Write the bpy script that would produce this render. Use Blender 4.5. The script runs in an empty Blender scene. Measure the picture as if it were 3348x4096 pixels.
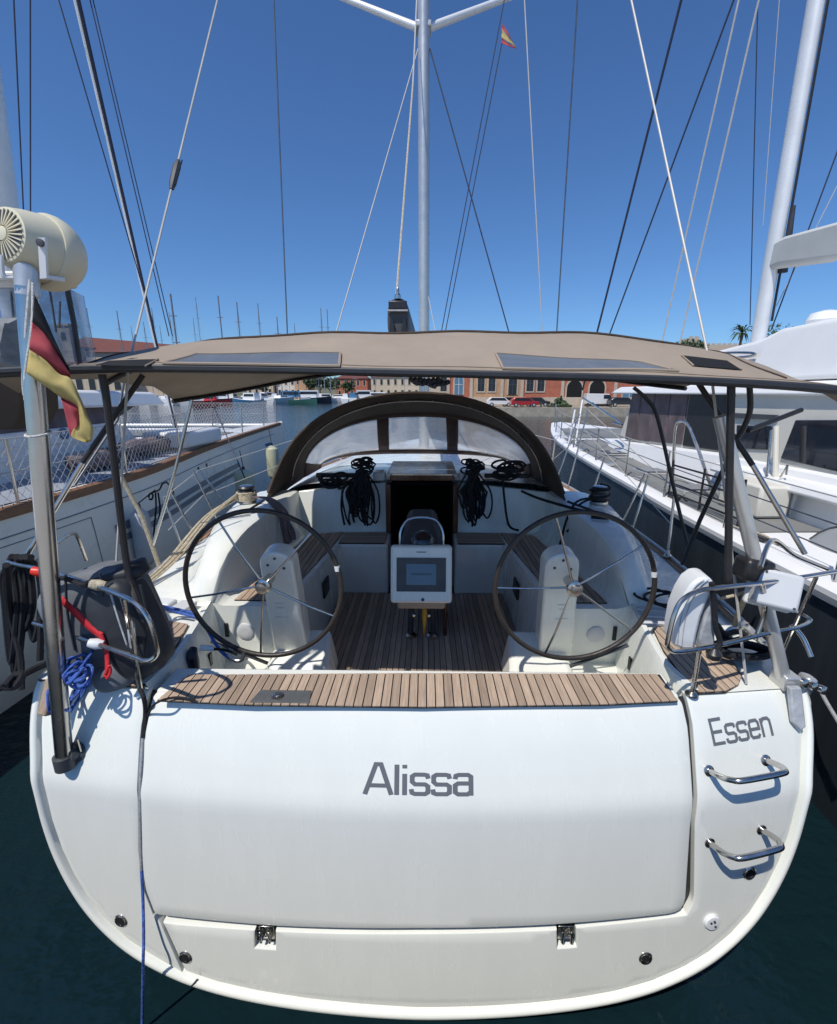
import bpy, bmesh, math, random
from mathutils import Vector, Matrix, geometry
R = random.Random(7)
SC = bpy.context.scene
COL = SC.collection
rad = math.radians
V = Vector

# ------------------------------------------------------------------ camera, sky, sun, exposure
CAM = Vector((0.046, 0.0, 3.0))
PITCH, YAW, F = rad(14.6), rad(1.0), 1800.0          # F: focal length in pixels of a 3348 x 4096 frame
cam_d = bpy.data.cameras.new('camera')
cam_d.sensor_fit = 'VERTICAL'
cam_d.sensor_height = 24.0
cam_d.lens = 24.0 * F / 4096.0
cam_d.clip_start = 0.05
cam_d.clip_end = 6000.0
cam = bpy.data.objects.new('camera', cam_d)
COL.objects.link(cam)
cam.location = CAM
cam.rotation_euler = (rad(90) - PITCH, 0.0, YAW)
SC.camera = cam

SUN_DIR = Vector((0.38, 0.49, -1.0)).normalized()     # the way the light travels
SUN_EL = math.asin(-SUN_DIR.z)
SUN_AZ = math.atan2(-SUN_DIR.x, -SUN_DIR.y)
world = bpy.data.worlds.new('World')
SC.world = world
world.use_nodes = True
wn = world.node_tree
wn.nodes.clear()
w_out = wn.nodes.new('ShaderNodeOutputWorld')
w_bg = wn.nodes.new('ShaderNodeBackground')
w_sky = wn.nodes.new('ShaderNodeTexSky')
w_sky.sky_type = 'NISHITA'
w_sky.sun_disc = False
w_sky.sun_elevation = SUN_EL
w_sky.sun_rotation = SUN_AZ
w_sky.altitude = 0
w_sky.air_density = 1.0
w_sky.dust_density = 0.35
w_sky.ozone_density = 3.2
w_bg.inputs['Strength'].default_value = 0.095
w_tint = wn.nodes.new('ShaderNodeMix')
w_tint.data_type = 'RGBA'; w_tint.blend_type = 'MULTIPLY'; w_tint.inputs[0].default_value = 1.0
w_tint.inputs[7].default_value = (0.60, 0.88, 1.22, 1)     # the deep blue of a dry spring sky
wn.links.new(w_sky.outputs[0], w_tint.inputs[6])
wn.links.new(w_tint.outputs[2], w_bg.inputs[0])
wn.links.new(w_bg.outputs[0], w_out.inputs[0])

sun_d = bpy.data.lights.new('sun', 'SUN')
sun_d.energy = 3.8
sun_d.angle = rad(0.53)
sun_d.color = (1.0, 0.945, 0.865)
sun = bpy.data.objects.new('sun', sun_d)
COL.objects.link(sun)
sun.rotation_euler = SUN_DIR.to_track_quat('-Z', 'Y').to_euler()
sun.location = (-8, -10, 25)

SC.view_settings.view_transform = 'Standard'
SC.view_settings.look = 'None'
SC.view_settings.exposure = 0.08
SC.view_settings.gamma = 1.0
SC.view_settings.use_curve_mapping = False
SC.cycles.max_bounces = 8
SC.cycles.transparent_max_bounces = 16
SC.cycles.caustics_reflective = False
SC.cycles.caustics_refractive = False

# ------------------------------------------------------------------ measuring: a sight line through a point of the photograph
FWD = Vector((-math.sin(YAW) * math.cos(PITCH), math.cos(YAW) * math.cos(PITCH), -math.sin(PITCH)))
RGT = Vector((math.cos(YAW), math.sin(YAW), 0))
UP = RGT.cross(FWD)
def ray(px, py):
    return FWD + RGT * ((px - 1674) / F) - UP * ((py - 2048) / F)
def at_y(px, py, y):
    d = ray(px, py); return CAM + d * (y / d.y)
def at_z(px, py, z):
    d = ray(px, py); return CAM + d * ((z - CAM.z) / d.z)
def at_x(px, py, x):
    d = ray(px, py); return CAM + d * ((x - CAM.x) / d.x)
def lerp(a, b, t): return a + (b - a) * t
def interp(x, tab):
    if x <= tab[0][0]: return tab[0][1]
    for (x0, y0), (x1, y1) in zip(tab, tab[1:]):
        if x <= x1: return y0 + (y1 - y0) * (x - x0) / (x1 - x0)
    return tab[-1][1]
def smooth_interp(x, tab):
    n = len(tab)
    if x <= tab[0][0]: return tab[0][1]
    if x >= tab[-1][0]: return tab[-1][1]
    for i in range(n - 1):
        if x <= tab[i + 1][0]:
            x0, y0 = tab[i]; x1, y1 = tab[i + 1]
            m0 = (tab[i + 1][1] - tab[i - 1][1]) / (tab[i + 1][0] - tab[i - 1][0]) if i > 0 else (y1 - y0) / (x1 - x0)
            m1 = (tab[i + 2][1] - tab[i][1]) / (tab[i + 2][0] - tab[i][0]) if i < n - 2 else (y1 - y0) / (x1 - x0)
            h = x1 - x0; t = (x - x0) / h
            return ((2*t**3 - 3*t*t + 1) * y0 + (t**3 - 2*t*t + t) * h * m0 + (-2*t**3 + 3*t*t) * y1 + (t**3 - t*t) * h * m1)

# ------------------------------------------------------------------ materials
MATS = {}
def mat(name, col, rough=0.5, metal=0.0, noise=0.0, nscale=8.0, bump=0.0, bscale=60.0, coat=0.0, spec=0.5, vary=0.0, stretch=None, trans=0.0, rvar=0.0):
    m = bpy.data.materials.new(name); m.use_nodes = True
    nt = m.node_tree; b = nt.nodes['Principled BSDF']
    b.inputs['Base Color'].default_value = (*col, 1)
    b.inputs['Roughness'].default_value = rough
    b.inputs['Metallic'].default_value = metal
    b.inputs['Specular IOR Level'].default_value = spec
    b.inputs['Coat Weight'].default_value = coat
    b.inputs['Coat Roughness'].default_value = 0.05
    tc = nt.nodes.new('ShaderNodeTexCoord'); vec = tc.outputs['Object']
    if stretch:
        mp = nt.nodes.new('ShaderNodeMapping'); mp.inputs['Scale'].default_value = stretch
        nt.links.new(vec, mp.inputs[0]); vec = mp.outputs[0]
    fac = None
    if noise or rvar:
        n = nt.nodes.new('ShaderNodeTexNoise'); n.inputs['Scale'].default_value = nscale; n.inputs['Detail'].default_value = 6; n.inputs['Roughness'].default_value = 0.62
        nt.links.new(vec, n.inputs['Vector']); fac = n.outputs['Fac']
    if noise:
        mr = nt.nodes.new('ShaderNodeMapRange'); mr.inputs[1].default_value = 0.3; mr.inputs[2].default_value = 0.7
        mr.inputs[3].default_value = 1 - noise; mr.inputs[4].default_value = 1 + noise
        nt.links.new(fac, mr.inputs[0]); v = mr.outputs[0]
        if vary:
            oi = nt.nodes.new('ShaderNodeObjectInfo'); m2 = nt.nodes.new('ShaderNodeMapRange')
            m2.inputs[3].default_value = 1 - vary; m2.inputs[4].default_value = 1 + vary
            nt.links.new(oi.outputs['Random'], m2.inputs[0])
            mm = nt.nodes.new('ShaderNodeMath'); mm.operation = 'MULTIPLY'
            nt.links.new(v, mm.inputs[0]); nt.links.new(m2.outputs[0], mm.inputs[1]); v = mm.outputs[0]
        mx = nt.nodes.new('ShaderNodeVectorMath'); mx.operation = 'SCALE'; mx.inputs[0].default_value = col
        nt.links.new(v, mx.inputs['Scale']); nt.links.new(mx.outputs[0], b.inputs['Base Color'])
    if rvar:
        mr = nt.nodes.new('ShaderNodeMapRange'); mr.inputs[1].default_value = 0.3; mr.inputs[2].default_value = 0.7
        mr.inputs[3].default_value = max(0.02, rough - rvar); mr.inputs[4].default_value = rough + rvar
        nt.links.new(fac, mr.inputs[0]); nt.links.new(mr.outputs[0], b.inputs['Roughness'])
    if bump:
        n2 = nt.nodes.new('ShaderNodeTexNoise'); n2.inputs['Scale'].default_value = bscale; n2.inputs['Detail'].default_value = 4
        nt.links.new(vec, n2.inputs['Vector'])
        bp = nt.nodes.new('ShaderNodeBump'); bp.inputs['Strength'].default_value = bump; bp.inputs['Distance'].default_value = 0.01
        nt.links.new(n2.outputs['Fac'], bp.inputs['Height']); nt.links.new(bp.outputs[0], b.inputs['Normal'])
    if trans:
        tr = nt.nodes.new('ShaderNodeBsdfTranslucent'); tr.inputs[0].default_value = (*[min(1, c * 1.15) for c in col], 1)
        ms = nt.nodes.new('ShaderNodeMixShader'); ms.inputs[0].default_value = trans
        out = nt.nodes['Material Output']
        nt.links.new(b.outputs[0], ms.inputs[1]); nt.links.new(tr.outputs[0], ms.inputs[2]); nt.links.new(ms.outputs[0], out.inputs[0])
    MATS[name] = m
    return m
M = MATS
mat('gelcoat', (0.785, 0.80, 0.738), 0.26, coat=0.3, noise=0.022, nscale=2.2, rvar=0.08, stretch=(2.4, 2.4, 0.45))
mat('gelcoat_grey', (0.60, 0.61, 0.62), 0.35, noise=0.04, nscale=3, rvar=0.05)
mat('nonskid', (0.74, 0.74, 0.72), 0.6, noise=0.04, nscale=5, bump=0.25, bscale=160)
mat('teak', (0.40, 0.30, 0.22), 0.75, noise=0.26, nscale=9, vary=0.24, stretch=(9, 0.55, 4), bump=0.25, bscale=22)
mat('teak_across', (0.40, 0.30, 0.22), 0.75, noise=0.2, nscale=9, vary=0.2, stretch=(0.55, 9, 4), bump=0.25, bscale=22)
mat('teak_oiled', (0.30, 0.15, 0.075), 0.6, noise=0.25, nscale=9, vary=0.18, stretch=(9, 0.55, 4))
mat('varnish', (0.10, 0.035, 0.018), 0.25, noise=0.3, nscale=6, stretch=(6, 1, 1), coat=0.4)
mat('caulk', (0.018, 0.017, 0.016), 0.7, noise=0.2)
mat('steel', (0.54, 0.52, 0.49), 0.24, metal=1.0, noise=0.06, nscale=14, rvar=0.06)
mat('alloy', (0.60, 0.60, 0.585), 0.34, metal=0.6, noise=0.05, nscale=5, rvar=0.06)
mat('alloy_white', (0.74, 0.75, 0.75), 0.4, metal=0.25, noise=0.06, nscale=4)
mat('black_tube', (0.017, 0.016, 0.017), 0.5, noise=0.3, nscale=20)
mat('black_plastic', (0.02, 0.02, 0.022), 0.4, noise=0.25, nscale=12)
mat('dark_grey', (0.06, 0.064, 0.07), 0.5, noise=0.2, nscale=8)
mat('hatch_grey', (0.10, 0.105, 0.105), 0.45, noise=0.15, nscale=20, bump=0.2, bscale=200)
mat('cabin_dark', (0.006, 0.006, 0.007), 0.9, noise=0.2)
mat('taupe', (0.35, 0.285, 0.22), 0.88, noise=0.10, nscale=2.6, bump=0.5, bscale=5, trans=0.10)
mat('brown_canvas', (0.072, 0.052, 0.039), 0.88, noise=0.2, nscale=4, bump=0.5, bscale=6)
mat('brown_trim', (0.07, 0.034, 0.026), 0.7, noise=0.2, nscale=8)
mat('leather', (0.033, 0.027, 0.023), 0.42, noise=0.3, nscale=16, bump=0.2, bscale=150)
mat('rope_black', (0.008, 0.009, 0.013), 0.85, noise=0.5, nscale=60, bump=0.5, bscale=160)
mat('rope_cream', (0.46, 0.40, 0.29), 0.85, noise=0.35, nscale=50, bump=0.5, bscale=160)
mat('rope_white', (0.62, 0.62, 0.60), 0.85, noise=0.25, nscale=60, bump=0.5, bscale=160)
mat('rope_blue', (0.05, 0.12, 0.42), 0.8, noise=0.75, nscale=60, bump=0.5, bscale=160)
mat('rope_grey', (0.33, 0.34, 0.36), 0.85, noise=0.3, nscale=60, bump=0.4, bscale=160)
mat('red_strap', (0.55, 0.02, 0.03), 0.7, noise=0.2, nscale=30)
mat('red_plastic', (0.75, 0.035, 0.015), 0.4, noise=0.1, nscale=12)
mat('yellow_strap', (0.62, 0.36, 0.03), 0.7, noise=0.2, nscale=20)
mat('bag_grey', (0.14, 0.152, 0.17), 0.75, noise=0.15, nscale=7, bump=0.4, bscale=9)
mat('bag_black', (0.028, 0.032, 0.04), 0.55, noise=0.25, nscale=7, bump=0.4, bscale=9)
mat('white_vinyl', (0.72, 0.74, 0.75), 0.5, noise=0.06, nscale=5, bump=0.3, bscale=6)
mat('silver_cloth', (0.38, 0.40, 0.42), 0.55, noise=0.25, nscale=16, bump=0.6, bscale=18)
mat('cream_plastic', (0.66, 0.62, 0.46), 0.42, noise=0.07, nscale=3, bump=0.05, bscale=20)
mat('lettering_grey', (0.135, 0.142, 0.155), 0.4, noise=0.04, nscale=10)
mat('screen', (0.09, 0.15, 0.22), 0.12, noise=0.08, nscale=3)
mat('screen_bar', (0.05, 0.08, 0.12), 0.2, noise=0.05)
mat('compass_black', (0.012, 0.013, 0.017), 0.12, noise=0.05, coat=0.5)
mat('beige', (0.45, 0.36, 0.26), 0.6, noise=0.08, nscale=4)
mat('hull_pale', (0.90, 0.88, 0.78), 0.3, noise=0.04, nscale=1.2, coat=0.15, rvar=0.06)
mat('stripe_grey', (0.20, 0.225, 0.25), 0.35, noise=0.05, nscale=3)
mat('hull_dark', (0.032, 0.04, 0.05), 0.22, noise=0.22, nscale=0.8, stretch=(2, 6, 0.4), coat=0.2, rvar=0.06)
mat('deck_grey', (0.20, 0.205, 0.20), 0.7, noise=0.12, nscale=1.5, bump=0.2, bscale=90)
mat('deck_blue_grey', (0.30, 0.33, 0.38), 0.6, noise=0.08, nscale=2, bump=0.2, bscale=90)
mat('white_paint', (0.80, 0.80, 0.79), 0.4, noise=0.03, nscale=2)
mat('ivory', (0.66, 0.64, 0.57), 0.45, noise=0.05, nscale=2)
mat('mesh_brown', (0.13, 0.10, 0.105), 0.7, noise=0.38, nscale=3.2, stretch=(1, 1, 0.6), bump=0.5, bscale=5)
mat('tarp_grey', (0.21, 0.22, 0.225), 0.8, noise=0.35, nscale=2.2, stretch=(1, 1, 4), bump=0.8, bscale=3)
mat('tinted_glass', (0.012, 0.015, 0.024), 0.06, noise=0.2, nscale=2, spec=0.7)
mat('blue_reflection_glass', (0.02, 0.05, 0.13), 0.05, noise=0.55, nscale=1.6, spec=0.7)  # blue reflection put into the glass colour, made patchy by noise
mat('sailbag', (0.50, 0.51, 0.50), 0.8, noise=0.06, nscale=3, bump=0.3, bscale=5)
mat('fender_yellow', (0.50, 0.50, 0.34), 0.45, noise=0.1, nscale=5)
mat('fender_white', (0.52, 0.53, 0.55), 0.5, noise=0.1, nscale=5)
mat('fender_navy', (0.012, 0.02, 0.05), 0.25, noise=0.1)
mat('dinghy_grey', (0.30, 0.31, 0.32), 0.5, noise=0.06, nscale=3)
mat('navy', (0.012, 0.017, 0.035), 0.4, noise=0.2)
mat('flag_black', (0.03, 0.028, 0.03), 0.85, noise=0.2, nscale=12, trans=0.2)
mat('flag_red', (0.52, 0.09, 0.11), 0.85, noise=0.2, nscale=12, trans=0.3)
mat('flag_gold', (0.60, 0.49, 0.19), 0.85, noise=0.22, nscale=12, trans=0.3)
mat('emblem_reflection_blue', (0.05, 0.16, 0.30), 0.5, noise=0.1)  # blue of the emblem and of the water reflections painted on the bow
mat('concrete', (0.42, 0.40, 0.36), 0.85, noise=0.2, nscale=1.5, bump=0.3, bscale=40)
mat('quay_stone', (0.36, 0.32, 0.26), 0.85, noise=0.25, nscale=1.2)
mat('brick_red', (0.42, 0.135, 0.08), 0.85, noise=0.2, nscale=1.4)
mat('stucco_orange', (0.50, 0.29, 0.16), 0.85, noise=0.15, nscale=0.9)
mat('stucco_cream', (0.55, 0.46, 0.34), 0.85, noise=0.12, nscale=0.8)
mat('stucco_white', (0.66, 0.63, 0.57), 0.85, noise=0.1, nscale=0.8)
mat('stone_trim', (0.50, 0.42, 0.33), 0.8, noise=0.12, nscale=2)
mat('rust_roof', (0.15, 0.05, 0.038), 0.85, noise=0.22, nscale=1.3, stretch=(1, 1, 1))
mat('window_dark', (0.02, 0.022, 0.03), 0.15, noise=0.3, nscale=1)
mat('window_blue', (0.10, 0.20, 0.30), 0.2, noise=0.1)
mat('frame_white', (0.6, 0.6, 0.57), 0.6, noise=0.06)
mat('foliage_dark', (0.035, 0.060, 0.022), 0.7, noise=0.5, nscale=0.7, vary=0.2)
mat('foliage_mid', (0.065, 0.095, 0.032), 0.7, noise=0.5, nscale=0.7, vary=0.2)
mat('bark', (0.13, 0.095, 0.065), 0.9, noise=0.3, nscale=6)
mat('hill', (0.13, 0.125, 0.06), 0.9, noise=0.5, nscale=0.06)
mat('car_red', (0.40, 0.02, 0.025), 0.25, noise=0.05, coat=0.4)
mat('car_dark', (0.03, 0.033, 0.04), 0.25, noise=0.05, coat=0.4)
mat('car_white', (0.70, 0.70, 0.70), 0.25, noise=0.04, coat=0.4)
mat('boat_blue', (0.05, 0.16, 0.30), 0.35, noise=0.1)
mat('boat_maroon', (0.16, 0.02, 0.028), 0.35, noise=0.1)
mat('boat_green', (0.07, 0.20, 0.15), 0.4, noise=0.1)
mat('far_mast', (0.20, 0.22, 0.26), 0.5, noise=0.15, nscale=3)
mat('wire', (0.16, 0.17, 0.19), 0.35, metal=0.7, noise=0.2, nscale=9)
mat('wire_pale', (0.46, 0.45, 0.42), 0.5, metal=0.1, noise=0.1, nscale=9)
mat('wire_navy', (0.02, 0.028, 0.06), 0.6, noise=0.2, nscale=9)
mat('sail_cloth', (0.40, 0.42, 0.44), 0.8, noise=0.08, nscale=2)

def clear_vinyl(name, tint, clear, rough, spec_col=(1, 1, 1), milk=0.25, scale=2.2):
    """Clear sheet: part see-through, part milky, part glossy, with waves."""
    m = bpy.data.materials.new(name); m.use_nodes = True
    nt = m.node_tree; nt.nodes.clear()
    out = nt.nodes.new('ShaderNodeOutputMaterial')
    tr = nt.nodes.new('ShaderNodeBsdfTransparent'); tr.inputs[0].default_value = (*tint, 1)
    pb = nt.nodes.new('ShaderNodeBsdfPrincipled'); pb.inputs['Base Color'].default_value = (*spec_col, 1); pb.inputs['Roughness'].default_value = rough
    tl = nt.nodes.new('ShaderNodeBsdfTranslucent'); tl.inputs[0].default_value = (*spec_col, 1)
    ad = nt.nodes.new('ShaderNodeMixShader'); ad.inputs[0].default_value = 0.45
    tc = nt.nodes.new('ShaderNodeTexCoord')
    n = nt.nodes.new('ShaderNodeTexNoise'); n.inputs['Scale'].default_value = scale; n.inputs['Detail'].default_value = 3; n.inputs['Distortion'].default_value = 1.2
    nt.links.new(tc.outputs['Object'], n.inputs['Vector'])
    bp = nt.nodes.new('ShaderNodeBump'); bp.inputs['Strength'].default_value = 0.4; bp.inputs['Distance'].default_value = 0.05
    nt.links.new(n.outputs['Fac'], bp.inputs['Height']); nt.links.new(bp.outputs[0], pb.inputs['Normal'])
    mr = nt.nodes.new('ShaderNodeMapRange'); mr.inputs[1].default_value = 0.35; mr.inputs[2].default_value = 0.68
    mr.inputs[3].default_value = max(0, 1 - clear - milk); mr.inputs[4].default_value = 1 - clear + milk
    nt.links.new(n.outputs['Fac'], mr.inputs[0])
    ms = nt.nodes.new('ShaderNodeMixShader')
    nt.links.new(pb.outputs[0], ad.inputs[1]); nt.links.new(tl.outputs[0], ad.inputs[2])
    nt.links.new(mr.outputs[0], ms.inputs[0]); nt.links.new(tr.outputs[0], ms.inputs[1]); nt.links.new(ad.outputs[0], ms.inputs[2])
    nt.links.new(ms.outputs[0], out.inputs[0])
    MATS[name] = m
clear_vinyl('clear_window', (0.95, 0.96, 0.97), 0.34, 0.14, (0.90, 0.90, 0.88), 0.26)
clear_vinyl('top_window', (0.55, 0.6, 0.66), 0.10, 0.10, (0.30, 0.345, 0.41), 0.10, 3.0)
clear_vinyl('cabin_vinyl', (0.75, 0.80, 0.86), 0.62, 0.10, (0.42, 0.45, 0.5), 0.2, 3.0)

def water_material():
    m = bpy.data.materials.new('sea_water'); m.use_nodes = True; nt = m.node_tree
    b = nt.nodes['Principled BSDF']
    b.inputs['Base Color'].default_value = (0.005, 0.017, 0.022, 1)
    b.inputs['Roughness'].default_value = 0.06
    b.inputs['IOR'].default_value = 1.33
    tc = nt.nodes.new('ShaderNodeTexCoord')
    h = None
    for sc, st in ((0.35, 0.6), (1.6, 0.3), (6.0, 0.2)):
        mp = nt.nodes.new('ShaderNodeMapping'); mp.inputs['Scale'].default_value = (sc, sc * 1.5, 1); mp.inputs['Rotation'].default_value = (0, 0, sc)
        n = nt.nodes.new('ShaderNodeTexNoise'); n.inputs['Scale'].default_value = 1.0; n.inputs['Detail'].default_value = 2.5
        nt.links.new(tc.outputs['Object'], mp.inputs[0]); nt.links.new(mp.outputs[0], n.inputs['Vector'])
        k = nt.nodes.new('ShaderNodeMath'); k.operation = 'MULTIPLY'; k.inputs[1].default_value = st
        nt.links.new(n.outputs['Fac'], k.inputs[0])
        if h is None: h = k.outputs[0]
        else:
            a = nt.nodes.new('ShaderNodeMath'); a.operation = 'ADD'
            nt.links.new(h, a.inputs[0]); nt.links.new(k.outputs[0], a.inputs[1]); h = a.outputs[0]
    bp = nt.nodes.new('ShaderNodeBump'); bp.inputs['Strength'].default_value = 0.75; bp.inputs['Distance'].default_value = 0.16
    nt.links.new(h, bp.inputs['Height']); nt.links.new(bp.outputs[0], b.inputs['Normal'])
    MATS['sea_water'] = m
water_material()

# ------------------------------------------------------------------ mesh building
ORIGIN = {}
class MB:
    def __init__(s): s.v = []; s.f = []
    def add(s, vs, fs):
        o = len(s.v); s.v += [Vector(v) for v in vs]; s.f += [tuple(i + o for i in f) for f in fs]; return s
    def box(s, c, size, rot=None, taper=1.0):
        hx, hy, hz = size[0] / 2, size[1] / 2, size[2] / 2
        vs = []
        for z in (-1, 1):
            k = taper if z > 0 else 1.0
            for x, y in ((-1, -1), (1, -1), (1, 1), (-1, 1)): vs.append(Vector((x * hx * k, y * hy * k, z * hz)))
        if rot is not None: vs = [rot @ v for v in vs]
        c = Vector(c)
        return s.add([v + c for v in vs], [(0, 3, 2, 1), (4, 5, 6, 7), (0, 1, 5, 4), (1, 2, 6, 5), (2, 3, 7, 6), (3, 0, 4, 7)])
    def prism(s, bottom, top):
        n = len(bottom)
        return s.add(list(bottom) + list(top), [tuple(range(n - 1, -1, -1)), tuple(range(n, 2 * n))] + [(i, (i + 1) % n, n + (i + 1) % n, n + i) for i in range(n)])
    def slab(s, quad, thick, n=None):
        """a polygon in space given thickness backwards along its normal"""
        q = [Vector(p) for p in quad]
        if n is None: n = (q[1] - q[0]).cross(q[2] - q[0]).normalized()
        return s.prism([p - n * thick for p in q], q)
    def tube(s, pts, r, seg=8, closed=False, caps=True):
        P = [Vector(p) for p in pts]
        n = len(P)
        rs = r if isinstance(r, (list, tuple)) else [r] * n
        T = []
        for i in range(n):
            a = P[i - 1] if (i > 0 or closed) else P[i]
            b = P[(i + 1) % n] if (i < n - 1 or closed) else P[i]
            t = (b - a); T.append(t.normalized() if t.length > 1e-9 else Vector((0, 0, 1)))
        ref = Vector((0, 0, 1)) if abs(T[0].z) < 0.9 else Vector((1, 0, 0))
        u = (ref - T[0] * ref.dot(T[0])).normalized()
        o = len(s.v)
        for i in range(n):
            u = (u - T[i] * u.dot(T[i])); u = u.normalized() if u.length > 1e-6 else T[i].orthogonal().normalized()
            w = T[i].cross(u)
            for k in range(seg):
                a = 2 * math.pi * k / seg
                s.v.append(P[i] + (u * math.cos(a) + w * math.sin(a)) * rs[i])
        m = n if closed else n - 1
        for i in range(m):
            j = (i + 1) % n
            for k in range(seg):
                l = (k + 1) % seg
                s.f.append((o + i * seg + k, o + i * seg + l, o + j * seg + l, o + j * seg + k))
        if caps and not closed:
            s.f.append(tuple(o + k for k in range(seg - 1, -1, -1)))
            s.f.append(tuple(o + (n - 1) * seg + k for k in range(seg)))
        return s
    def lathe(s, base, axis, prof, seg=20):
        """prof: (radius, distance along the axis)"""
        base = Vector(base); axis = Vector(axis).normalized(); u = axis.orthogonal().normalized(); w = axis.cross(u)
        o = len(s.v); n = len(prof)
        for r, h in prof:
            for k in range(seg):
                a = 2 * math.pi * k / seg
                s.v.append(base + axis * h + (u * math.cos(a) + w * math.sin(a)) * max(r, 1e-4))
        for i in range(n - 1):
            for k in range(seg):
                l = (k + 1) % seg
                s.f.append((o + i * seg + k, o + i * seg + l, o + (i + 1) * seg + l, o + (i + 1) * seg + k))
        s.f.append(tuple(o + k for k in range(seg - 1, -1, -1))); s.f.append(tuple(o + (n - 1) * seg + k for k in range(seg)))
        return s
    def grid(s, rows, closed=False, flip=False):
        """rows: equal lists of points"""
        o = len(s.v); n = len(rows); m = len(rows[0])
        for r in rows: s.v += [Vector(p) for p in r]
        for i in range(n - 1):
            for k in range(m if closed else m - 1):
                l = (k + 1) % m
                f = (o + i * m + k, o + i * m + l, o + (i + 1) * m + l, o + (i + 1) * m + k)
                s.f.append(f[::-1] if flip else f)
        return s
    def build(s, name, m, parent=None, smooth=True, angle=32, bevel=0.0, thick=0.0, label=None, cat=None, group=None, kind=None, mesh=None):
        me = bpy.data.meshes.new(name)
        if parent is None:
            xs = [v.x for v in s.v]; ys = [v.y for v in s.v]; zs = [v.z for v in s.v]
            org = Vector(((min(xs) + max(xs)) / 2, (min(ys) + max(ys)) / 2, min(zs)))
            off = org
        else: org = ORIGIN[parent.name]; off = org
        me.from_pydata([v - off for v in s.v], [], s.f); me.validate(); me.update()
        if isinstance(m, str): m = MATS[m]
        me.materials.append(m)
        if smooth:
            me.polygons.foreach_set('use_smooth', [True] * len(me.polygons))
            me.set_sharp_from_angle(angle=rad(angle))
        o = bpy.data.objects.new(name, me); COL.objects.link(o)
        if parent is None: o.location = org; ORIGIN[o.name] = org
        else: o.parent = parent; ORIGIN[o.name] = org
        if thick:
            md = o.modifiers.new('thickness', 'SOLIDIFY'); md.thickness = thick; md.offset = -1
        if bevel:
            md = o.modifiers.new('edges', 'BEVEL'); md.width = bevel; md.segments = 2; md.limit_method = 'ANGLE'; md.angle_limit = rad(35)
        tag(o, label, cat, group, kind)
        return o
def tag(o, label=None, cat=None, group=None, kind=None):
    if label: o['label'] = label
    if cat: o['category'] = cat
    if group: o['group'] = group
    if kind: o['kind'] = kind
    return o
def thing(name, loc, label, cat, group=None):
    o = bpy.data.objects.new(name, None); COL.objects.link(o); o.location = loc; o.empty_display_size = 0.2
    ORIGIN[o.name] = Vector(loc)
    return tag(o, label, cat, group)
def curve(pts, n=8, closed=False):
    P = [Vector(p) for p in pts]; out = []; m = len(P)
    for i in range(m if closed else m - 1):
        p0 = P[(i - 1) % m] if (closed or i > 0) else P[i]
        p1 = P[i]; p2 = P[(i + 1) % m]
        p3 = P[(i + 2) % m] if (closed or i < m - 2) else p2
        for k in range(n):
            t = k / n
            out.append(0.5 * ((2 * p1) + (p2 - p0) * t + (2 * p0 - 5 * p1 + 4 * p2 - p3) * t * t + (3 * p1 - p0 - 3 * p2 + p3) * t ** 3))
    if not closed: out.append(P[-1])
    return out
def sag(a, b, d, n=12):
    a = Vector(a); b = Vector(b)
    return [a.lerp(b, i / n) - Vector((0, 0, d * 4 * (i / n) * (1 - i / n))) for i in range(n + 1)]
def clip(poly, nx, ny, d):
    """keep the part of a 2-D polygon where nx*x + ny*y <= d"""
    out = []
    for i in range(len(poly)):
        a = poly[i]; b = poly[(i + 1) % len(poly)]
        da = nx * a[0] + ny * a[1] - d; db = nx * b[0] + ny * b[1] - d
        if da <= 0: out.append(a)
        if (da < 0 < db) or (db < 0 < da):
            t = da / (da - db); out.append((a[0] + (b[0] - a[0]) * t, a[1] + (b[1] - a[1]) * t))
    return out
def planks(poly, z, pitch, parent, along='y', gap=0.006, thick=0.012, m='teak', zf=None, x_start=None):
    """a teak sole: one dark bed of caulk and every plank an object on it"""
    zf = zf or (lambda x, y: z)
    MB().prism([(x, y, zf(x, y) - thick - 0.004) for x, y in poly], [(x, y, zf(x, y) - 0.0035) for x, y in poly]).build('caulk', 'caulk', parent, smooth=False)
    ax = 0 if along == 'y' else 1
    lo = min(p[ax] for p in poly); hi = max(p[ax] for p in poly)
    c = x_start if x_start is not None else lo
    while c < hi:
        a, b = max(c + gap / 2, lo + gap), min(c + pitch - gap / 2, hi - gap)
        c += pitch
        if b - a < 0.008: continue
        n = (1, 0) if along == 'y' else (0, 1)
        q = clip(clip(poly, n[0], n[1], b), -n[0], -n[1], -a)
        if len(q) < 3: continue
        MB().prism([(x, y, zf(x, y) - thick) for x, y in q], [(x, y, zf(x, y)) for x, y in q]).build('teak_plank', m, parent, smooth=False)
# ================================================================== SEA
SEA = -0.2
MB().add([(-1500, -400, SEA), (1500, -400, SEA), (1500, 3000, SEA), (-1500, 3000, SEA)], [(0, 1, 2, 3)]).build('sea_water', 'sea_water', smooth=False, kind='structure')

# the quay the photograph is taken from
MB().box((0, -30.0, 0.35), (400, 60.4, 1.9)).build('quay', 'concrete', None, smooth=False, kind='structure')

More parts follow.
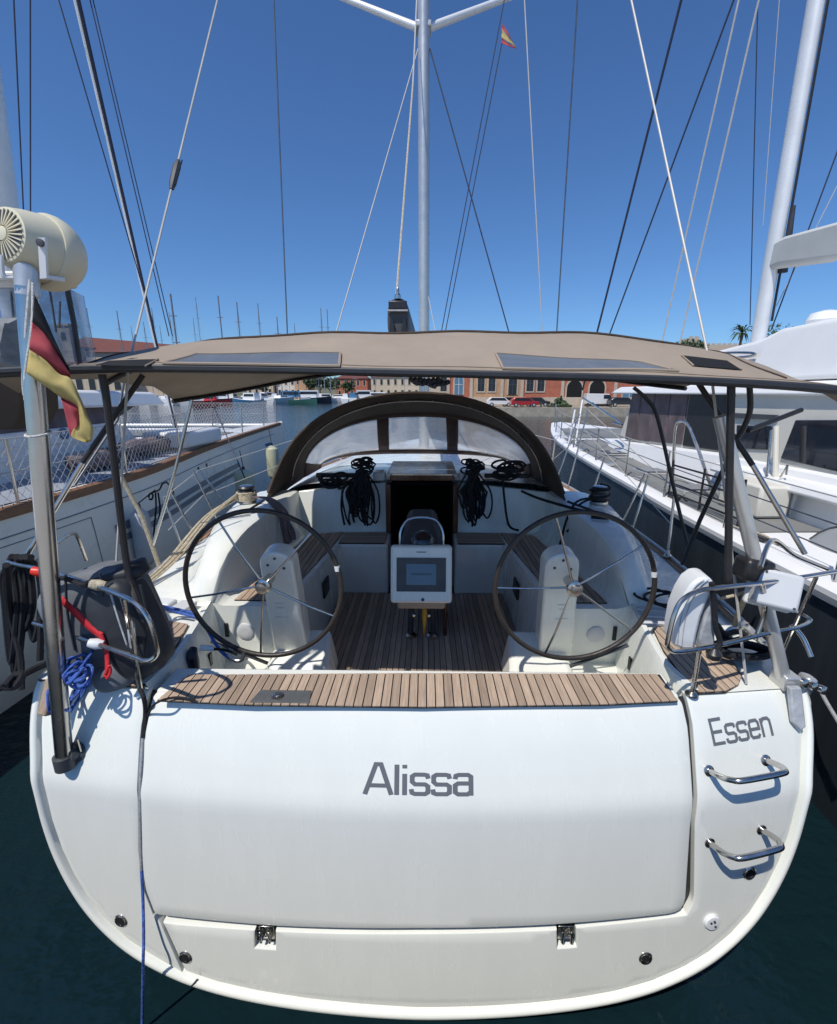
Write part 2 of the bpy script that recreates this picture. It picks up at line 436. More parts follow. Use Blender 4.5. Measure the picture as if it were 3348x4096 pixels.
# ================================================================== THE YACHT IN THE MIDDLE
YACHT = thing('sailing_yacht', (0, 1.5, 0), 'white sailing yacht seen from astern with twin steering wheels and Alissa on its transom', 'sailing yacht')
DZ = 1.545                                            # height of the quarter decks
G_TAB = [(-0.5, 1.535), (0.12, 1.59), (1.12, 1.695), (1.40, 1.815), (1.50, 1.87), (1.56, 1.912), (1.7, 1.97)]
def G(z): return sum(interp(z + k * 0.009, G_TAB) for k in range(-3, 4)) / 7
def YT(x, z): return G(z) + 0.0375 * x * x
def on_transom(px, py):
    y = 1.8
    for _ in range(25):
        p = at_y(px, py, y); y = YT(p.x, min(1.6, p.z))
    return (p.x, p.z)
RIM_R = [on_transom(*p) for p in [(1665, 4062), (1900, 4058), (2100, 4046), (2300, 4024), (2470, 3994), (2620, 3952), (2755, 3893), (2860, 3830), (2955, 3750), (3035, 3660), (3100, 3560), (3155, 3450), (3198, 3330), (3228, 3210), (3243, 3100), (3249, 2960), (3236, 2810), (3214, 2735)]]
RIM_R[-1] = (RIM_R[-1][0], DZ)
x_mid = RIM_R[0][0]
RIM_R = [(x - x_mid, z) for x, z in RIM_R]; RIM_R[0] = (0.0, RIM_R[0][1])
RIM = [(-x, z) for x, z in RIM_R[:0:-1]] + RIM_R        # left top -> keel -> right top
def offset_line(line, d):
    out = []
    for i, (x, z) in enumerate(line):
        a = line[max(0, i - 1)]; b = line[min(len(line) - 1, i + 1)]
        tx, tz = b[0] - a[0], b[1] - a[1]; l = math.hypot(tx, tz)
        out.append((x - tz / l * d, z + tx / l * d))
    return out
INNER = offset_line(RIM, 0.050)
INNER[0] = (INNER[0][0], DZ - 0.006); INNER[-1] = (INNER[-1][0], DZ - 0.006)
HB = max(x for x, z in RIM)                             # half beam at the stern
BEAM = [(1.5, 1.0), (1.9, 1.0), (3.0, 1.075), (4.5, 1.115), (6.5, 1.10), (8.5, 0.98), (10.5, 0.72), (12.0, 0.42), (13.2, 0.12), (13.6, 0.02)]
def beam(y): return smooth_interp(y, BEAM)
def sheer(y): return DZ + 0.005 + 0.018 * max(0, y - 2.0)
def gun(y): return RIM[-1][0] * beam(y) + 0.06 * min(1, max(0, (y - 2) / 2))

# hull shell: the transom outline carried forward to the bow
rows = []
for k in range(0, 25):
    s = k / 24; row = []
    for x, z in RIM:
        y0 = YT(x, z) - 0.005
        y = y0 + (13.4 - y0 + 0.25 * (z - 1.5)) * s
        zz = z + (sheer(y) - DZ) * min(1, max(0, (z + 0.3) / 1.8)) - (0.5 * (1 - min(1, max(0, z) / 1.0)) * math.sin(min(1, s * 1.6) * math.pi / 2) if z < 1.0 else 0)
        full = math.sin(min(1, s * 1.9) * math.pi / 2) * (1 - s ** 3) * min(1, max(0, (z + 0.15) / 0.5))
        xx = lerp(x, math.copysign(HB * 0.99, x) * min(1, abs(x) / 0.9), 0.85 * full) if abs(x) > 0.01 else x
        row.append((xx * beam(y), y, zz))
    rows.append(row)
MB().grid(rows).build('hull', 'gelcoat', YACHT, angle=50)

# rubbing rim round the transom: a soft rounded moulding
prof = [(-0.004, 0.072), (0.012, 0.012), (0.010, -0.010), (-0.004, -0.021), (-0.020, -0.021), (-0.030, -0.010), (-0.036, 0.072)]
rows = []
fine = [];
for i in range(len(RIM) - 1):
    for k in range(4):
        t = k / 4; fine.append((lerp(RIM[i][0], RIM[i + 1][0], t), lerp(RIM[i][1], RIM[i + 1][1], t)))
fine.append(RIM[-1])
for _ in range(3): fine = [fine[0]] + [((a[0] + 2 * b[0] + c[0]) / 4, (a[1] + 2 * b[1] + c[1]) / 4) for a, b, c in zip(fine, fine[1:], fine[2:])] + [fine[-1]]
lines = [[(x, YT(x, z) + dy, z) for x, z in offset_line(fine, -o)] for o, dy in prof]
RUB = MB().grid(lines).build('rubbing_rim', 'gelcoat', YACHT, angle=60)
jx = on_transom(748, 3922)
ji = min(range(len(fine)), key=lambda i: abs(fine[i][0] - jx[0]) + (9 if fine[i][1] > 0.6 else 0))
MB().tube([Vector(l[ji]) + Vector((0.010 * k, -0.0012, -0.001)) for k, l in enumerate(lines[1:6])], 0.0045, 6).build('rim_joint', 'black_plastic', RUB)

def inside(p, poly):
    c = False; n = len(poly)
    for i in range(n):
        (x1, y1), (x2, y2) = poly[i], poly[(i + 1) % n]
        if (y1 > p[1]) != (y2 > p[1]) and p[0] < (x2 - x1) * (p[1] - y1) / (y2 - y1) + x1: c = not c
    return c
def dist_poly(p, poly):
    best = 9
    for i in range(len(poly)):
        a = Vector(poly[i]); b = Vector(poly[(i + 1) % len(poly)]); d = b - a; q = Vector(p) - a
        t = max(0, min(1, q.dot(d) / max(1e-9, d.length_squared))); best = min(best, (q - d * t).length)
    return best
def dense(poly, step=0.05):
    out = []
    for i in range(len(poly)):
        a = poly[i]; b = poly[(i + 1) % len(poly)]; n = max(1, int(math.hypot(b[0] - a[0], b[1] - a[1]) / step))
        out += [(lerp(a[0], b[0], k / n), lerp(a[1], b[1], k / n)) for k in range(n)]
    return out
def round_corners(poly, r, n=4):
    out = []
    for i, p in enumerate(poly):
        rr = r[i] if isinstance(r, (list, tuple)) else r
        a = Vector(poly[i - 1]) - Vector(p); b = Vector(poly[(i + 1) % len(poly)]) - Vector(p)
        if rr <= 0: out.append(p); continue
        k = min(rr, a.length * 0.45, b.length * 0.45); A = Vector(p) + a.normalized() * k; B = Vector(p) + b.normalized() * k
        for j in range(n + 1):
            t = j / n; q = A * (1 - t) ** 2 + Vector(p) * 2 * t * (1 - t) + B * t * t; out.append((q.x, q.y))
    return out
def transom_piece(name, poly, m, off=0.0, thick=0.045, step=0.045, lip=0.006, parent=None, **kw):
    """a moulded panel on the curved transom: front skin, rolled edge and depth"""
    parent = parent or YACHT
    P = dense(poly, step)
    area = sum(a[0] * b[1] - b[0] * a[1] for a, b in zip(P, P[1:] + P[:1]))
    if area < 0: P = P[::-1]
    n = len(P)
    def inset(d):
        out = []
        for i in range(n):
            a, b = P[i - 1], P[(i + 1) % n]; tx, tz = b[0] - a[0], b[1] - a[1]; l = math.hypot(tx, tz) or 1
            out.append((P[i][0] - tz / l * d, P[i][1] + tx / l * d))
        return out
    front = inset(lip)
    pts = [Vector(p) for p in front]
    x0, x1 = min(p[0] for p in P), max(p[0] for p in P); z0, z1 = min(p[1] for p in P), max(p[1] for p in P)
    x = x0 + step / 2
    while x < x1:
        z = z0 + step / 2
        while z < z1:
            if inside((x, z), front) and dist_poly((x, z), front) > step * 0.45: pts.append(Vector((x, z)))
            z += step
        x += step
    res = geometry.delaunay_2d_cdt(pts, [], [list(range(n))], 1, 1e-5)
    b = MB()
    vs = [(p.x, YT(p.x, p.y) - off, p.y) for p in res[0]]
    b.add(vs, [f if (lambda A, B, C: (B - A).cross(C - A))(res[0][f[0]], res[0][f[1]], res[0][f[2]]) > 0 else f[::-1] for f in res[2]])
    # rolled lip: front ring -> mid ring -> outer ring -> back ring
    rings = [[(x, YT(x, z) - off, z) for x, z in front],
             [(x, YT(x, z) - off + lip * 0.3, z) for x, z in inset(lip * 0.3)],
             [(x, YT(x, z) - off + lip, z) for x, z in P],
             [(x, YT(x, z) - off + thick, z) for x, z in P]]
    b.grid(rings, closed=True, flip=True)
    o = b.build(name, m, parent, angle=60, **kw)
    bm = bmesh.new(); bm.from_mesh(o.data); bmesh.ops.remove_doubles(bm, verts=bm.verts, dist=0.0006); bmesh.ops.recalc_face_normals(bm, faces=bm.faces); bm.to_mesh(o.data); bm.free()
    o.data.polygons.foreach_set('use_smooth', [True] * len(o.data.polygons)); o.data.set_sharp_from_angle(angle=rad(24))
    return o
T = on_transom
def split_inner(pts): return pts
top = DZ - 0.004
door = [T(592, 2900), T(575, 2990), T(570, 3200), T(572, 3400), T(585, 3540), T(626, 3647), T(1100, 3692), T(1665, 3702), T(2200, 3688), T(2733, 3637), T(2755, 3300), T(2757, 3050), T(2745, 2900)]
door = [(door[0][0] + 0.012, top)] + door + [(door[-1][0] - 0.012, top)]
transom_piece('transom_door', round_corners(door, [0.03, 0, 0, 0, 0, 0, 0.03, 0, 0, 0, 0.085, 0, 0, 0, 0.03]), 'gelcoat', off=0.014)
gap_l = [T(566, 2900), T(556, 3000), T(552, 3200), T(554, 3400), T(568, 3545), T(612, 3660), T(640, 3690), T(728, 3890)]
cut = (gap_l[-1][0], gap_l[-1][1])
li = [p for p in INNER if p[0] < cut[0]]
left_panel = [(gap_l[0][0] + 0.01, top)] + gap_l + li[::-1]
left_panel[-1] = (left_panel[-1][0], top)
transom_piece('stern_panel', round_corners(left_panel, [0.02] + [0] * (len(left_panel) - 1)), 'gelcoat', off=0.0, label='left stern panel carrying the steel pole foot')
ri = [p for p in INNER if p[0] > cut[0] + 0.02]
low = [T(742, 3885), T(652, 3690), T(700, 3698), T(1020, 3721), T(1018, 3793), T(1102, 3799), T(1102, 3726), T(1665, 3736), T(2228, 3720), T(2230, 3795), T(2306, 3789), T(2304, 3712), T(2746, 3662), T(2777, 3608), T(2781, 3300), T(2783, 3050), T(2772, 2900)]
low = low + [(low[-1][0] - 0.012, top)] + ri[::-1]
i_top = 17 + 1
low[i_top] = (low[i_top][0], top)
transom_piece('stern_panel', round_corners(low, [0] * 13 + [0.05] + [0] * (len(low) - 14)), 'gelcoat', off=0.0, label='right and lower stern panel with drains and hinges')
transom_piece('transom_frame', [(x, min(z, DZ - 0.03)) for x, z in offset_line(RIM, 0.012)], 'black_plastic', off=-0.036, thick=0.02, step=0.08)
# hinges in their two slots
for px in (1061, 2267):
    (x, z) = T(px, 3748); y = YT(x, z)
    hb = MB().box((x, y + 0.024, z), (0.078, 0.012, 0.085)).build('hinge', 'steel', YACHT, bevel=0.002)
    for dx in (-0.022, 0.022): MB().box((x + dx, y + 0.006, z + 0.004), (0.012, 0.03, 0.075)).build('hinge_plate', 'steel', hb, bevel=0.002)
    MB().tube([(x - 0.03, y + 0.004, z - 0.015), (x + 0.03, y + 0.004, z - 0.015)], 0.008, 10).build('hinge_pin', 'steel', hb)
# drains, socket
def surf_n(x, z):
    d = 0.01
    a = Vector((2 * d, YT(x + d, z) - YT(x - d, z), 0)); b = Vector((0, YT(x, z + d) - YT(x, z - d), 2 * d))
    return a.cross(b).normalized()
for px, py in ((484, 3682), (742, 3828), (2582, 3832), (2997, 3492)):
    x, z = T(px, py); n = surf_n(x, z); p = Vector((x, YT(x, z), z))
    d = MB().lathe(p, n, [(0.036, -0.004), (0.036, 0.003), (0.031, 0.007), (0.024, 0.005), (0.022, -0.004)], 24).build('drain', 'steel', YACHT)
    MB().lathe(p, n, [(0.0215, 0.0005), (0.0215, 0.0035), (0.005, 0.0035)], 20).build('drain_hole', 'cabin_dark', d)
x, z = T(2845, 3684); n = surf_n(x, z); p = Vector((x, YT(x, z), z))
s = MB().lathe(p, n, [(0.042, -0.004), (0.042, 0.008), (0.036, 0.015), (0.012, 0.017)], 28).build('shower_cap', 'white_vinyl', YACHT)
for dx, dz in ((-0.012, 0.010), (0.012, -0.012), (0.004, 0.018)): MB().lathe(p + Vector((dx, -0.014, dz)), n, [(0.006, 0), (0.006, 0.006), (0.003, 0.006)], 10).build('cap_hole', 'dark_grey', s)
# boarding handles
for a, b, c in (((2835, 3082), (3062, 3040), 'upper'), ((2838, 3370), (3045, 3318), 'lower')):
    pa = T(*a); pb = T(*b); A = Vector((pa[0], YT(*pa), pa[1])); B = Vector((pb[0], YT(*pb), pb[1]))
    n = Vector((0, -0.84, 0.45)).normalized(); h = 0.17
    pts = [A + n * 0.0, A + n * h * 0.55, A.lerp(B, 0.06) + n * h * 0.85, A.lerp(B, 0.2) + n * h, A.lerp(B, 0.8) + n * h, A.lerp(B, 0.94) + n * h * 0.85, B + n * h * 0.55, B]
    hd = MB().tube(curve(pts, 6), 0.0138, 12).build('boarding_handle', 'steel', YACHT)
    for q in (A, B): MB().lathe(q, surf_n(*pa), [(0.026, -0.003), (0.026, 0.004), (0.016, 0.009)], 18).build('handle_flange', 'steel', hd)

# ---- lettering cut from strokes, square-shouldered like the photograph's
GLYPH = {  # strokes on a unit cap height; w: advance
 'A': (0.86, [[(0.06, 0), (0.36, 1.0), (0.50, 1.0), (0.80, 0)], [(0.17, 0.30), (0.69, 0.30)]]),
 'l': (0.22, [[(0.09, 0), (0.09, 1.0)]]),
 'i': (0.22, [[(0.09, 0), (0.09, 0.70)], [(0.09, 0.88), (0.09, 1.0)]]),
 's': (0.60, [[(0.53, 0.55), (0.50, 0.66), (0.42, 0.68), (0.16, 0.68), (0.08, 0.62), (0.08, 0.44), (0.16, 0.36), (0.44, 0.36), (0.52, 0.30), (0.52, 0.10), (0.44, 0.045), (0.15, 0.045), (0.075, 0.08), (0.055, 0.20)]]),
 'a': (0.64, [[(0.08, 0.54), (0.10, 0.65), (0.18, 0.68), (0.44, 0.68), (0.52, 0.62), (0.52, 0.0)], [(0.52, 0.40), (0.16, 0.40), (0.08, 0.34), (0.08, 0.11), (0.16, 0.045), (0.42, 0.045), (0.52, 0.12)]]),
 'E': (0.70, [[(0.63, 0.94), (0.08, 0.94), (0.08, 0.06), (0.64, 0.06)], [(0.08, 0.50), (0.58, 0.50)]]),
 'e': (0.63, [[(0.08, 0.36), (0.54, 0.36), (0.54, 0.58), (0.46, 0.67), (0.16, 0.67), (0.08, 0.58), (0.08, 0.14), (0.16, 0.05), (0.46, 0.05), (0.53, 0.16)]]),
 'n': (0.62, [[(0.08, 0), (0.08, 0.70)], [(0.08, 0.54), (0.20, 0.67), (0.43, 0.67), (0.52, 0.58), (0.52, 0)]]),
}
def lettering(word, origin, u, v, height, width_scale, weight, proud):
    """origin, u, v in transom (x, z); ribbons laid on the skin"""
    adv = 0.0
    b = MB()
    for k_s, ch in enumerate(word):
        w, strokes = GLYPH[ch]
        for si, st in enumerate(strokes):
            pts = [Vector(p) for p in st]
            hw = weight / 2
            # subdivide so that the ribbon follows the curved skin
            L, Rr = [], []
            n = len(pts)
            for i, p in enumerate(pts):
                d0 = (p - pts[i - 1]).normalized() if i else (pts[1] - p).normalized()
                d1 = (pts[i + 1] - p).normalized() if i < n - 1 else d0
                t = (d0 + d1); t = t.normalized() if t.length > 1e-6 else d0
                nn = Vector((-t.y, t.x)); k = 1 / max(0.55, nn.dot(Vector((-d0.y, d0.x))))
                L.append(p + nn * hw * k); Rr.append(p - nn * hw * k)
            def place(q, lift):
                X = origin[0] + u[0] * (adv + q.x) * height * width_scale + v[0] * q.y * height
                Z = origin[1] + u[1] * (adv + q.x) * height * width_scale + v[1] * q.y * height
                return (X, YT(X, Z) - lift, Z)
            lift = proud + 0.0016 + 0.0003 * si
            for i in range(n - 1):
                m_ = max(1, int((pts[i + 1] - pts[i]).length * height / 0.03))
                rowsL = [place(L[i].lerp(L[i + 1], k / m_), lift) for k in range(m_ + 1)]
                rowsR = [place(Rr[i].lerp(Rr[i + 1], k / m_), lift) for k in range(m_ + 1)]
                b.grid([rowsL, rowsR])
        adv += w
    o = b.build('name_lettering', 'lettering_grey', YACHT, smooth=True)
    return o
def word_width(w): return sum(GLYPH[c][0] for c in w)
A0, A1 = T(1452, 3165), T(1900, 3165); Ah = T(1500, 3046)[1] - A0[1]
lettering('Alissa', A0, (1, 0), (0, 1), Ah, (A1[0] - A0[0]) / (word_width('Alissa') * Ah), 0.135, 0.014).__setitem__('label', 'grey word Alissa across the transom')
E0, E1, E2 = T(2853, 2984), T(3098, 2940), T(2828, 2875)
ex = Vector((E1[0] - E0[0], E1[1] - E0[1])); ev = Vector((E2[0] - E0[0], E2[1] - E0[1]))
eh = ev.length; lettering('Essen', E0, ex.normalized(), ev.normalized(), eh, ex.length / (word_width('Essen') * eh), 0.125, 0).__setitem__('label', 'grey word Essen on the right stern panel')

# ---- decks and cockpit moulding
XW = [(1.85, 1.40), (2.25, 1.355), (2.6, 1.42), (2.94, 1.49), (3.2, 1.55)]
def helm_edge(y): return interp(y, XW)
for sgn in (-1, 1):
    rows = []
    for k in range(0, 13):
        t = k / 12; row = []
        for j in range(0, 9):
            s = j / 8
            y = lerp(1.86, 2.94, t); x = lerp(helm_edge(y), gun(y), s)
            y = lerp(YT(x, DZ) - 0.002, 2.94, t); x = lerp(helm_edge(y), gun(y), s)
            z = DZ + 0.006 * math.sin(s * math.pi)
            row.append((sgn * x, y, z))
        rows.append(row)
    MB().grid(rows, flip=sgn > 0).build('quarter_deck', 'gelcoat', YACHT)
    # inner wall of the helm well with its raised lip
    rows = []
    for k in range(0, 9):
        y = lerp(1.985, 2.94, k / 8); x = helm_edge(y)
        rows.append([(sgn * (x + 0.05), y, DZ + 0.004), (sgn * (x + 0.035), y, DZ + 0.022), (sgn * (x + 0.005), y, DZ + 0.022), (sgn * (x - 0.01), y, DZ - 0.01), (sgn * (x - 0.04), y, 1.30), (sgn * (x - 0.06), y, 1.10)])
    MB().grid(rows, flip=sgn < 0).build('helm_wall', 'gelcoat', YACHT, angle=50)
    MB().box((sgn * 1.17, 2.5, 1.05), (0.70, 1.0, 0.10)).build('helm_sole', 'gelcoat', YACHT, bevel=0.01)
    # small fittings on that wall
    for yy, zz, w in ((2.62, 1.30, 0.035), (2.36, 1.33, 0.03)):
        MB().box((sgn * (helm_edge(yy) - 0.043), yy, zz), (0.012, w, 0.09)).build('wall_vent', 'black_plastic', YACHT, bevel=0.003)
def seat_in(y): return interp(y, [(2.94, 0.99), (4.78, 0.80)])
def seat_out(y): return interp(y, [(2.94, 1.40), (3.3, 1.37), (4.2, 1.28), (4.78, 1.20)])
def coam(y): return (smooth_interp(y, [(2.94, 1.50), (3.1, 1.455), (3.6, 1.415), (4.2, 1.38), (4.8, 1.36)]), smooth_interp(y, [(2.94, 1.56), (3.0, 1.68), (3.1, 1.80), (3.3, 1.89), (3.6, 1.945), (4.8, 1.98)]))
SEAT = 1.53
for sgn in (-1, 1):
    rows = []; outer = []
    for k in range(0, 17):
        y = lerp(2.94, 4.80, k / 16); si, so = seat_in(y), seat_out(y); cx_, cz = coam(y); zd = sheer(y)
        wide = interp(y, [(2.94, 0.08), (3.1, 0.16), (3.6, 0.32), (4.3, 0.46), (4.8, 0.42)])
        rows.append([(sgn * x, y, z) for x, z in [(0.84, 1.0), (si - 0.03, SEAT - 0.03), (si - 0.022, SEAT - 0.008), (si, SEAT), (so, SEAT), (lerp(so, cx_, 0.45), lerp(SEAT, cz, 0.06)), (lerp(so, cx_, 0.72), lerp(SEAT, cz, 0.25)), (lerp(so, cx_, 0.88), lerp(SEAT, cz, 0.62)), (cx_ - 0.012, cz - 0.03), (cx_, cz)]])
        outer.append([(sgn * x, y, z) for x, z in [(cx_, cz), (cx_ + 0.025, cz + 0.012), (cx_ + wide * 0.7, cz + 0.012), (cx_ + wide, cz - 0.01), (cx_ + wide + (cz - zd) * 0.25 + 0.03, lerp(cz, zd, 0.75)), (cx_ + wide + (cz - zd) * 0.42 + 0.07, zd + 0.004), (max(gun(y), cx_ + wide + 0.1), zd)]])
    MB().grid(rows, flip=sgn > 0).build('cockpit_side', 'gelcoat', YACHT, angle=55)
    outer.insert(0, [(p[0], p[1] - 0.004, DZ - 0.05) for p in outer[0]])
    MB().grid(outer, flip=sgn > 0).build('coaming', 'gelcoat', YACHT, angle=55)
    # end of the seat towards the helm
    y = 2.938
    MB().add([(sgn * x, y + dy, z) for x, z, dy in [(0.84, 1.0, 0), (seat_in(y) - 0.03, SEAT - 0.03, 0), (seat_in(y), SEAT, 0.0), (seat_out(y), SEAT, 0), (1.50, 1.556, 0), (1.46, 1.0, 0)]], [(0, 1, 2, 3, 4, 5)]).build('seat_end', 'gelcoat', YACHT)
    # step in front of the saloon bulkhead
    MB().prism([(sgn * x, y, 1.0) for x, y in [(0.34, 4.30), (0.86, 4.30), (0.86, 4.80), (0.34, 4.80)][::sgn]], [(sgn * x, y, SEAT - 0.002) for x, y in [(0.34, 4.33), (0.86, 4.33), (0.86, 4.80), (0.34, 4.80)][::sgn]]).build('bulkhead_step', 'gelcoat', YACHT, bevel=0.02)
    # saloon bulkhead beside the companionway
    MB().prism([(sgn * x, y, z) for x, y, z in [(0.345, 4.74, 1.40), (1.36, 4.70, 1.40), (1.45, 4.80, 1.97), (0.345, 4.87, 2.075)][::sgn]], [(sgn * x, y + 0.10, z) for x, y, z in [(0.345, 4.74, 1.40), (1.50, 4.70, 1.40), (1.62, 4.80, 1.94), (0.345, 4.87, 2.075)][::sgn]]).build('bulkhead', 'gelcoat', YACHT, bevel=0.012)
    # teak on the seat, the step and the quarter
    seat_poly = [(sgn * x, y) for x, y in [(seat_in(3.02) + 0.03, 3.02), (seat_out(3.02) - 0.03, 3.02), (seat_out(4.2) - 0.03, 4.2), (seat_out(4.6) - 0.03, 4.62), (0.86, 4.72), (seat_in(4.3) + 0.035, 4.30)]]
    holder = MB().prism([(x, y, SEAT - 0.02) for x, y in seat_poly], [(x, y, SEAT + 0.001) for x, y in seat_poly]).build('side_seat', 'gelcoat', YACHT, smooth=False)
    planks(seat_poly, SEAT + 0.013, 0.048, holder)
    step_poly = [(sgn * x, y) for x, y in [(0.375, 4.345), (0.845, 4.345), (0.845, 4.70), (0.375, 4.715)]]
    planks(step_poly, SEAT + 0.013, 0.048, YACHT, along='x', m='teak_across')
qr = [at_z(px, py, DZ + 0.02) for px, py in [(2612, 2512), (2690, 2500), (2800, 2520), (2930, 2640), (2968, 2700), (2955, 2735), (2905, 2762), (2790, 2768), (2720, 2690), (2655, 2600)]]
for sgn in (-1, 1):
    poly = [(sgn * p.x + (0.0 if sgn > 0 else 0.0), p.y) for p in qr]
    planks(poly, DZ + 0.021, 0.045, YACHT)
# cockpit sole
sole = [(-0.83, 2.15), (0.83, 2.15), (0.83, 4.30), (0.34, 4.30), (0.34, 4.72), (-0.34, 4.72), (-0.34, 4.30), (-0.83, 4.30)]
sole_b = [(-0.84, 2.1), (0.84, 2.1), (0.84, 4.32), (-0.84, 4.32)]
cs = MB().prism([(x, y, 0.9) for x, y in sole_b], [(x, y, 0.996) for x, y in sole_b]).build('cockpit_sole', 'gelcoat', YACHT, smooth=False)
planks([(-0.83, 2.15), (0.83, 2.15), (0.83, 4.30), (-0.83, 4.30)], 1.012, 0.045, cs, gap=0.005)
# bench across the stern: top of the folding transom
tk = [at_z(px, py, DZ + 0.012) for px, py in [(628, 2797), (1000, 2815), (1690, 2824), (2400, 2815), (2712, 2800), (2640, 2694), (1690, 2690), (752, 2697)]]
ymax = max(p.y for p in tk) + 0.03
xl, xr = door[0][0] + 0.0, door[-1][0]
bench = [(lerp(xl, xr, k / 24), YT(lerp(xl, xr, k / 24), DZ - 0.01) + 0.004) for k in range(25)] + [(1.33, ymax), (-1.33, ymax)]
bb = MB().prism([(x, y, DZ - 0.10) for x, y in bench], [(x, y, DZ) for x, y in bench]).build('stern_bench', 'gelcoat', YACHT, bevel=0.014)
planks([(p.x, p.y) for p in tk], DZ + 0.010, 0.0440, bb, thick=0.008)
hl = [at_z(px, py, DZ + 0.013) for px, py in [(998, 2808), (1238, 2812), (1246, 2762), (1042, 2760)]]
lid = MB().prism([(p.x, p.y, DZ + 0.004) for p in hl], [(p.x, p.y, DZ + 0.0145) for p in hl]).build('locker_lid', 'hatch_grey', bb, smooth=False, bevel=0.002)
c = at_z(1110, 2785, DZ + 0.015)
MB().lathe(c, (0, 0, 1), [(0.03, 0), (0.03, 0.004), (0.022, 0.006), (0.012, 0.006), (0.01, 0.011), (0.004, 0.011)], 22).build('lid_latch', 'steel', bb)

# ---- saloon roof, companionway, hatch
rows = []
for k in range(0, 21):
    t = k / 20; y = lerp(4.86, 10.4, t); w = 1.56 * (1 - 0.55 * t ** 1.6); zt = lerp(2.08, 2.02, t) - 0.28 * t ** 5; zd = sheer(y)
    half = [(0, zt + 0.02), (w * 0.5, zt + 0.01), (w * 0.8, zt - 0.03), (w * 0.94, zt - 0.09), (w, zt - 0.15), (w + 0.16, zd + 0.005), (max(w + 0.2, gun(y)), zd)]
    rows.append([(-x, y, z) for x, z in half[::-1]] + [(x, y, z) for x, z in half[1:]])
y = 12.2; rows.append([(-gun(y) * f, y, sheer(y) + 0.01) for f in (1, .8, .6, .4, .3, .1, 0)] + [(gun(y) * f, y, sheer(y) + 0.01) for f in (.1, .3, .4, .6, .8, 1)])
y = 13.55; rows.append([(-0.02 * f, y, sheer(y)) for f in (1, .8, .6, .4, .3, .1, 0)] + [(0.02 * f, y, sheer(y)) for f in (.1, .3, .4, .6, .8, 1)])
MB().grid(rows).build('coachroof', 'gelcoat', YACHT, angle=40)
for a in (-1, 1):
    MB().box((a * 0.365, 4.80, 1.52), (0.055, 0.16, 1.1)).build('companionway_post', 'varnish', YACHT, bevel=0.006)
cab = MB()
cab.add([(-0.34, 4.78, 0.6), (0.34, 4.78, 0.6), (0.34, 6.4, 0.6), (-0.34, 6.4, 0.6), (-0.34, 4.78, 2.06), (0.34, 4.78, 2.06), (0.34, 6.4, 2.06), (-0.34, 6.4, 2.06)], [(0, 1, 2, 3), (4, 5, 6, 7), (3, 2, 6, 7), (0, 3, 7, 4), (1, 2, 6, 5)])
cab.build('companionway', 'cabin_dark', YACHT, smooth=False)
ht = MB().box((0, 5.3, 2.15), (0.78, 0.95, 0.05)).build('sliding_hatch', 'gelcoat', YACHT, bevel=0.015)
MB().box((0, 4.83, 2.125), (0.70, 0.035, 0.06)).build('hatch_edge', 'varnish', ht, bevel=0.006)
MB().box((0, 4.815, 2.165), (0.66, 0.03, 0.022)).build('hatch_rail', 'steel', ht, bevel=0.004)
# aluminium garages beside the hatch for the halyard clutches
for a in (-1, 1):
    MB().box((a * 0.47, 4.90, 2.14), (0.13, 0.20, 0.10)).build('rope_clutch', 'gelcoat_grey', YACHT, bevel=0.02)
    MB().box((a * 0.95, 5.02, 2.12), (0.5, 0.06, 0.05)).build('hood_coaming', 'black_plastic', YACHT, bevel=0.01)

# ---- sprayhood over the companionway
def arch(y, hw, zb, zt, n=33, e=2.0):
    out = []
    for k in range(n):
        a = math.pi * k / (n - 1); cx_, sx = math.cos(a), math.sin(a)
        out.append((-hw * math.copysign(abs(cx_) ** (2 / e), cx_), y, zb + (zt - zb) * abs(sx) ** (2 / e)))
    return out
hood = MB()
a0 = [(x, y - 0.42 * max(0.0, 1 - (z - 1.92) / 0.55) ** 2, z) for x, y, z in arch(4.70, 1.57, 1.92, 3.02, e=2.1)]; a1 = arch(5.05, 1.53, 1.97, 2.97, e=2.1); a2 = arch(5.50, 1.50, 1.99, 2.80, e=2.2)
HX = lambda L: [(x * 0.955 - 0.065, y, z) for x, y, z in L]
a0, a1, a2 = HX(a0), HX(a1), HX(a2)
hood.grid([a0, a1, a2])
HOOD = hood.build('sprayhood', 'brown_canvas', YACHT, thick=0.006)
MB().tube(a0[1:-1], 0.016, 8).build('hood_hoop', 'brown_canvas', HOOD)
MB().tube([(p[0] * 0.985, p[1] + 0.02, p[2] - 0.03) for p in a1[1:-1]], 0.012, 8).build('hood_hoop', 'steel', HOOD)
base = HX(arch(6.15, 1.40, 2.02, 2.22, e=2.6))
# front: frame panel cut by three windows
def front_pt(u, v):
    """u -1..1 across, v 0 (foot) .. 1 (top)"""
    k = (u + 1) / 2 * 32; i = min(31, int(k)); f = k - i
    b_ = Vector(base[i]).lerp(Vector(base[i + 1]), f); t_ = Vector(a2[i]).lerp(Vector(a2[i + 1]), f)
    q = b_.lerp(t_, v); q.y -= 0.05 * math.sin(v * math.pi); return q
def u_of(x): 
    lo, hi = -1.0, 1.0
    for _ in range(40):
        m_ = (lo + hi) / 2
        if front_pt(m_, 0.5).x < x: lo = m_
        else: hi = m_
    return lo
uc = u_of(0.37)
def patch(u0, u1, v0, v1, off, nu=14, nv=6):
    return [[front_pt(lerp(u0, u1, j / nu), lerp(v0, v1, i / nv)) + Vector((0, -off, off * 0.6)) for j in range(nu + 1)] for i in range(nv + 1)]
wins = [(-0.86, -uc - 0.035), (-uc + 0.03, uc - 0.03), (uc + 0.035, 0.86)]
V0, V1 = 0.12, 0.90
fr = MB()
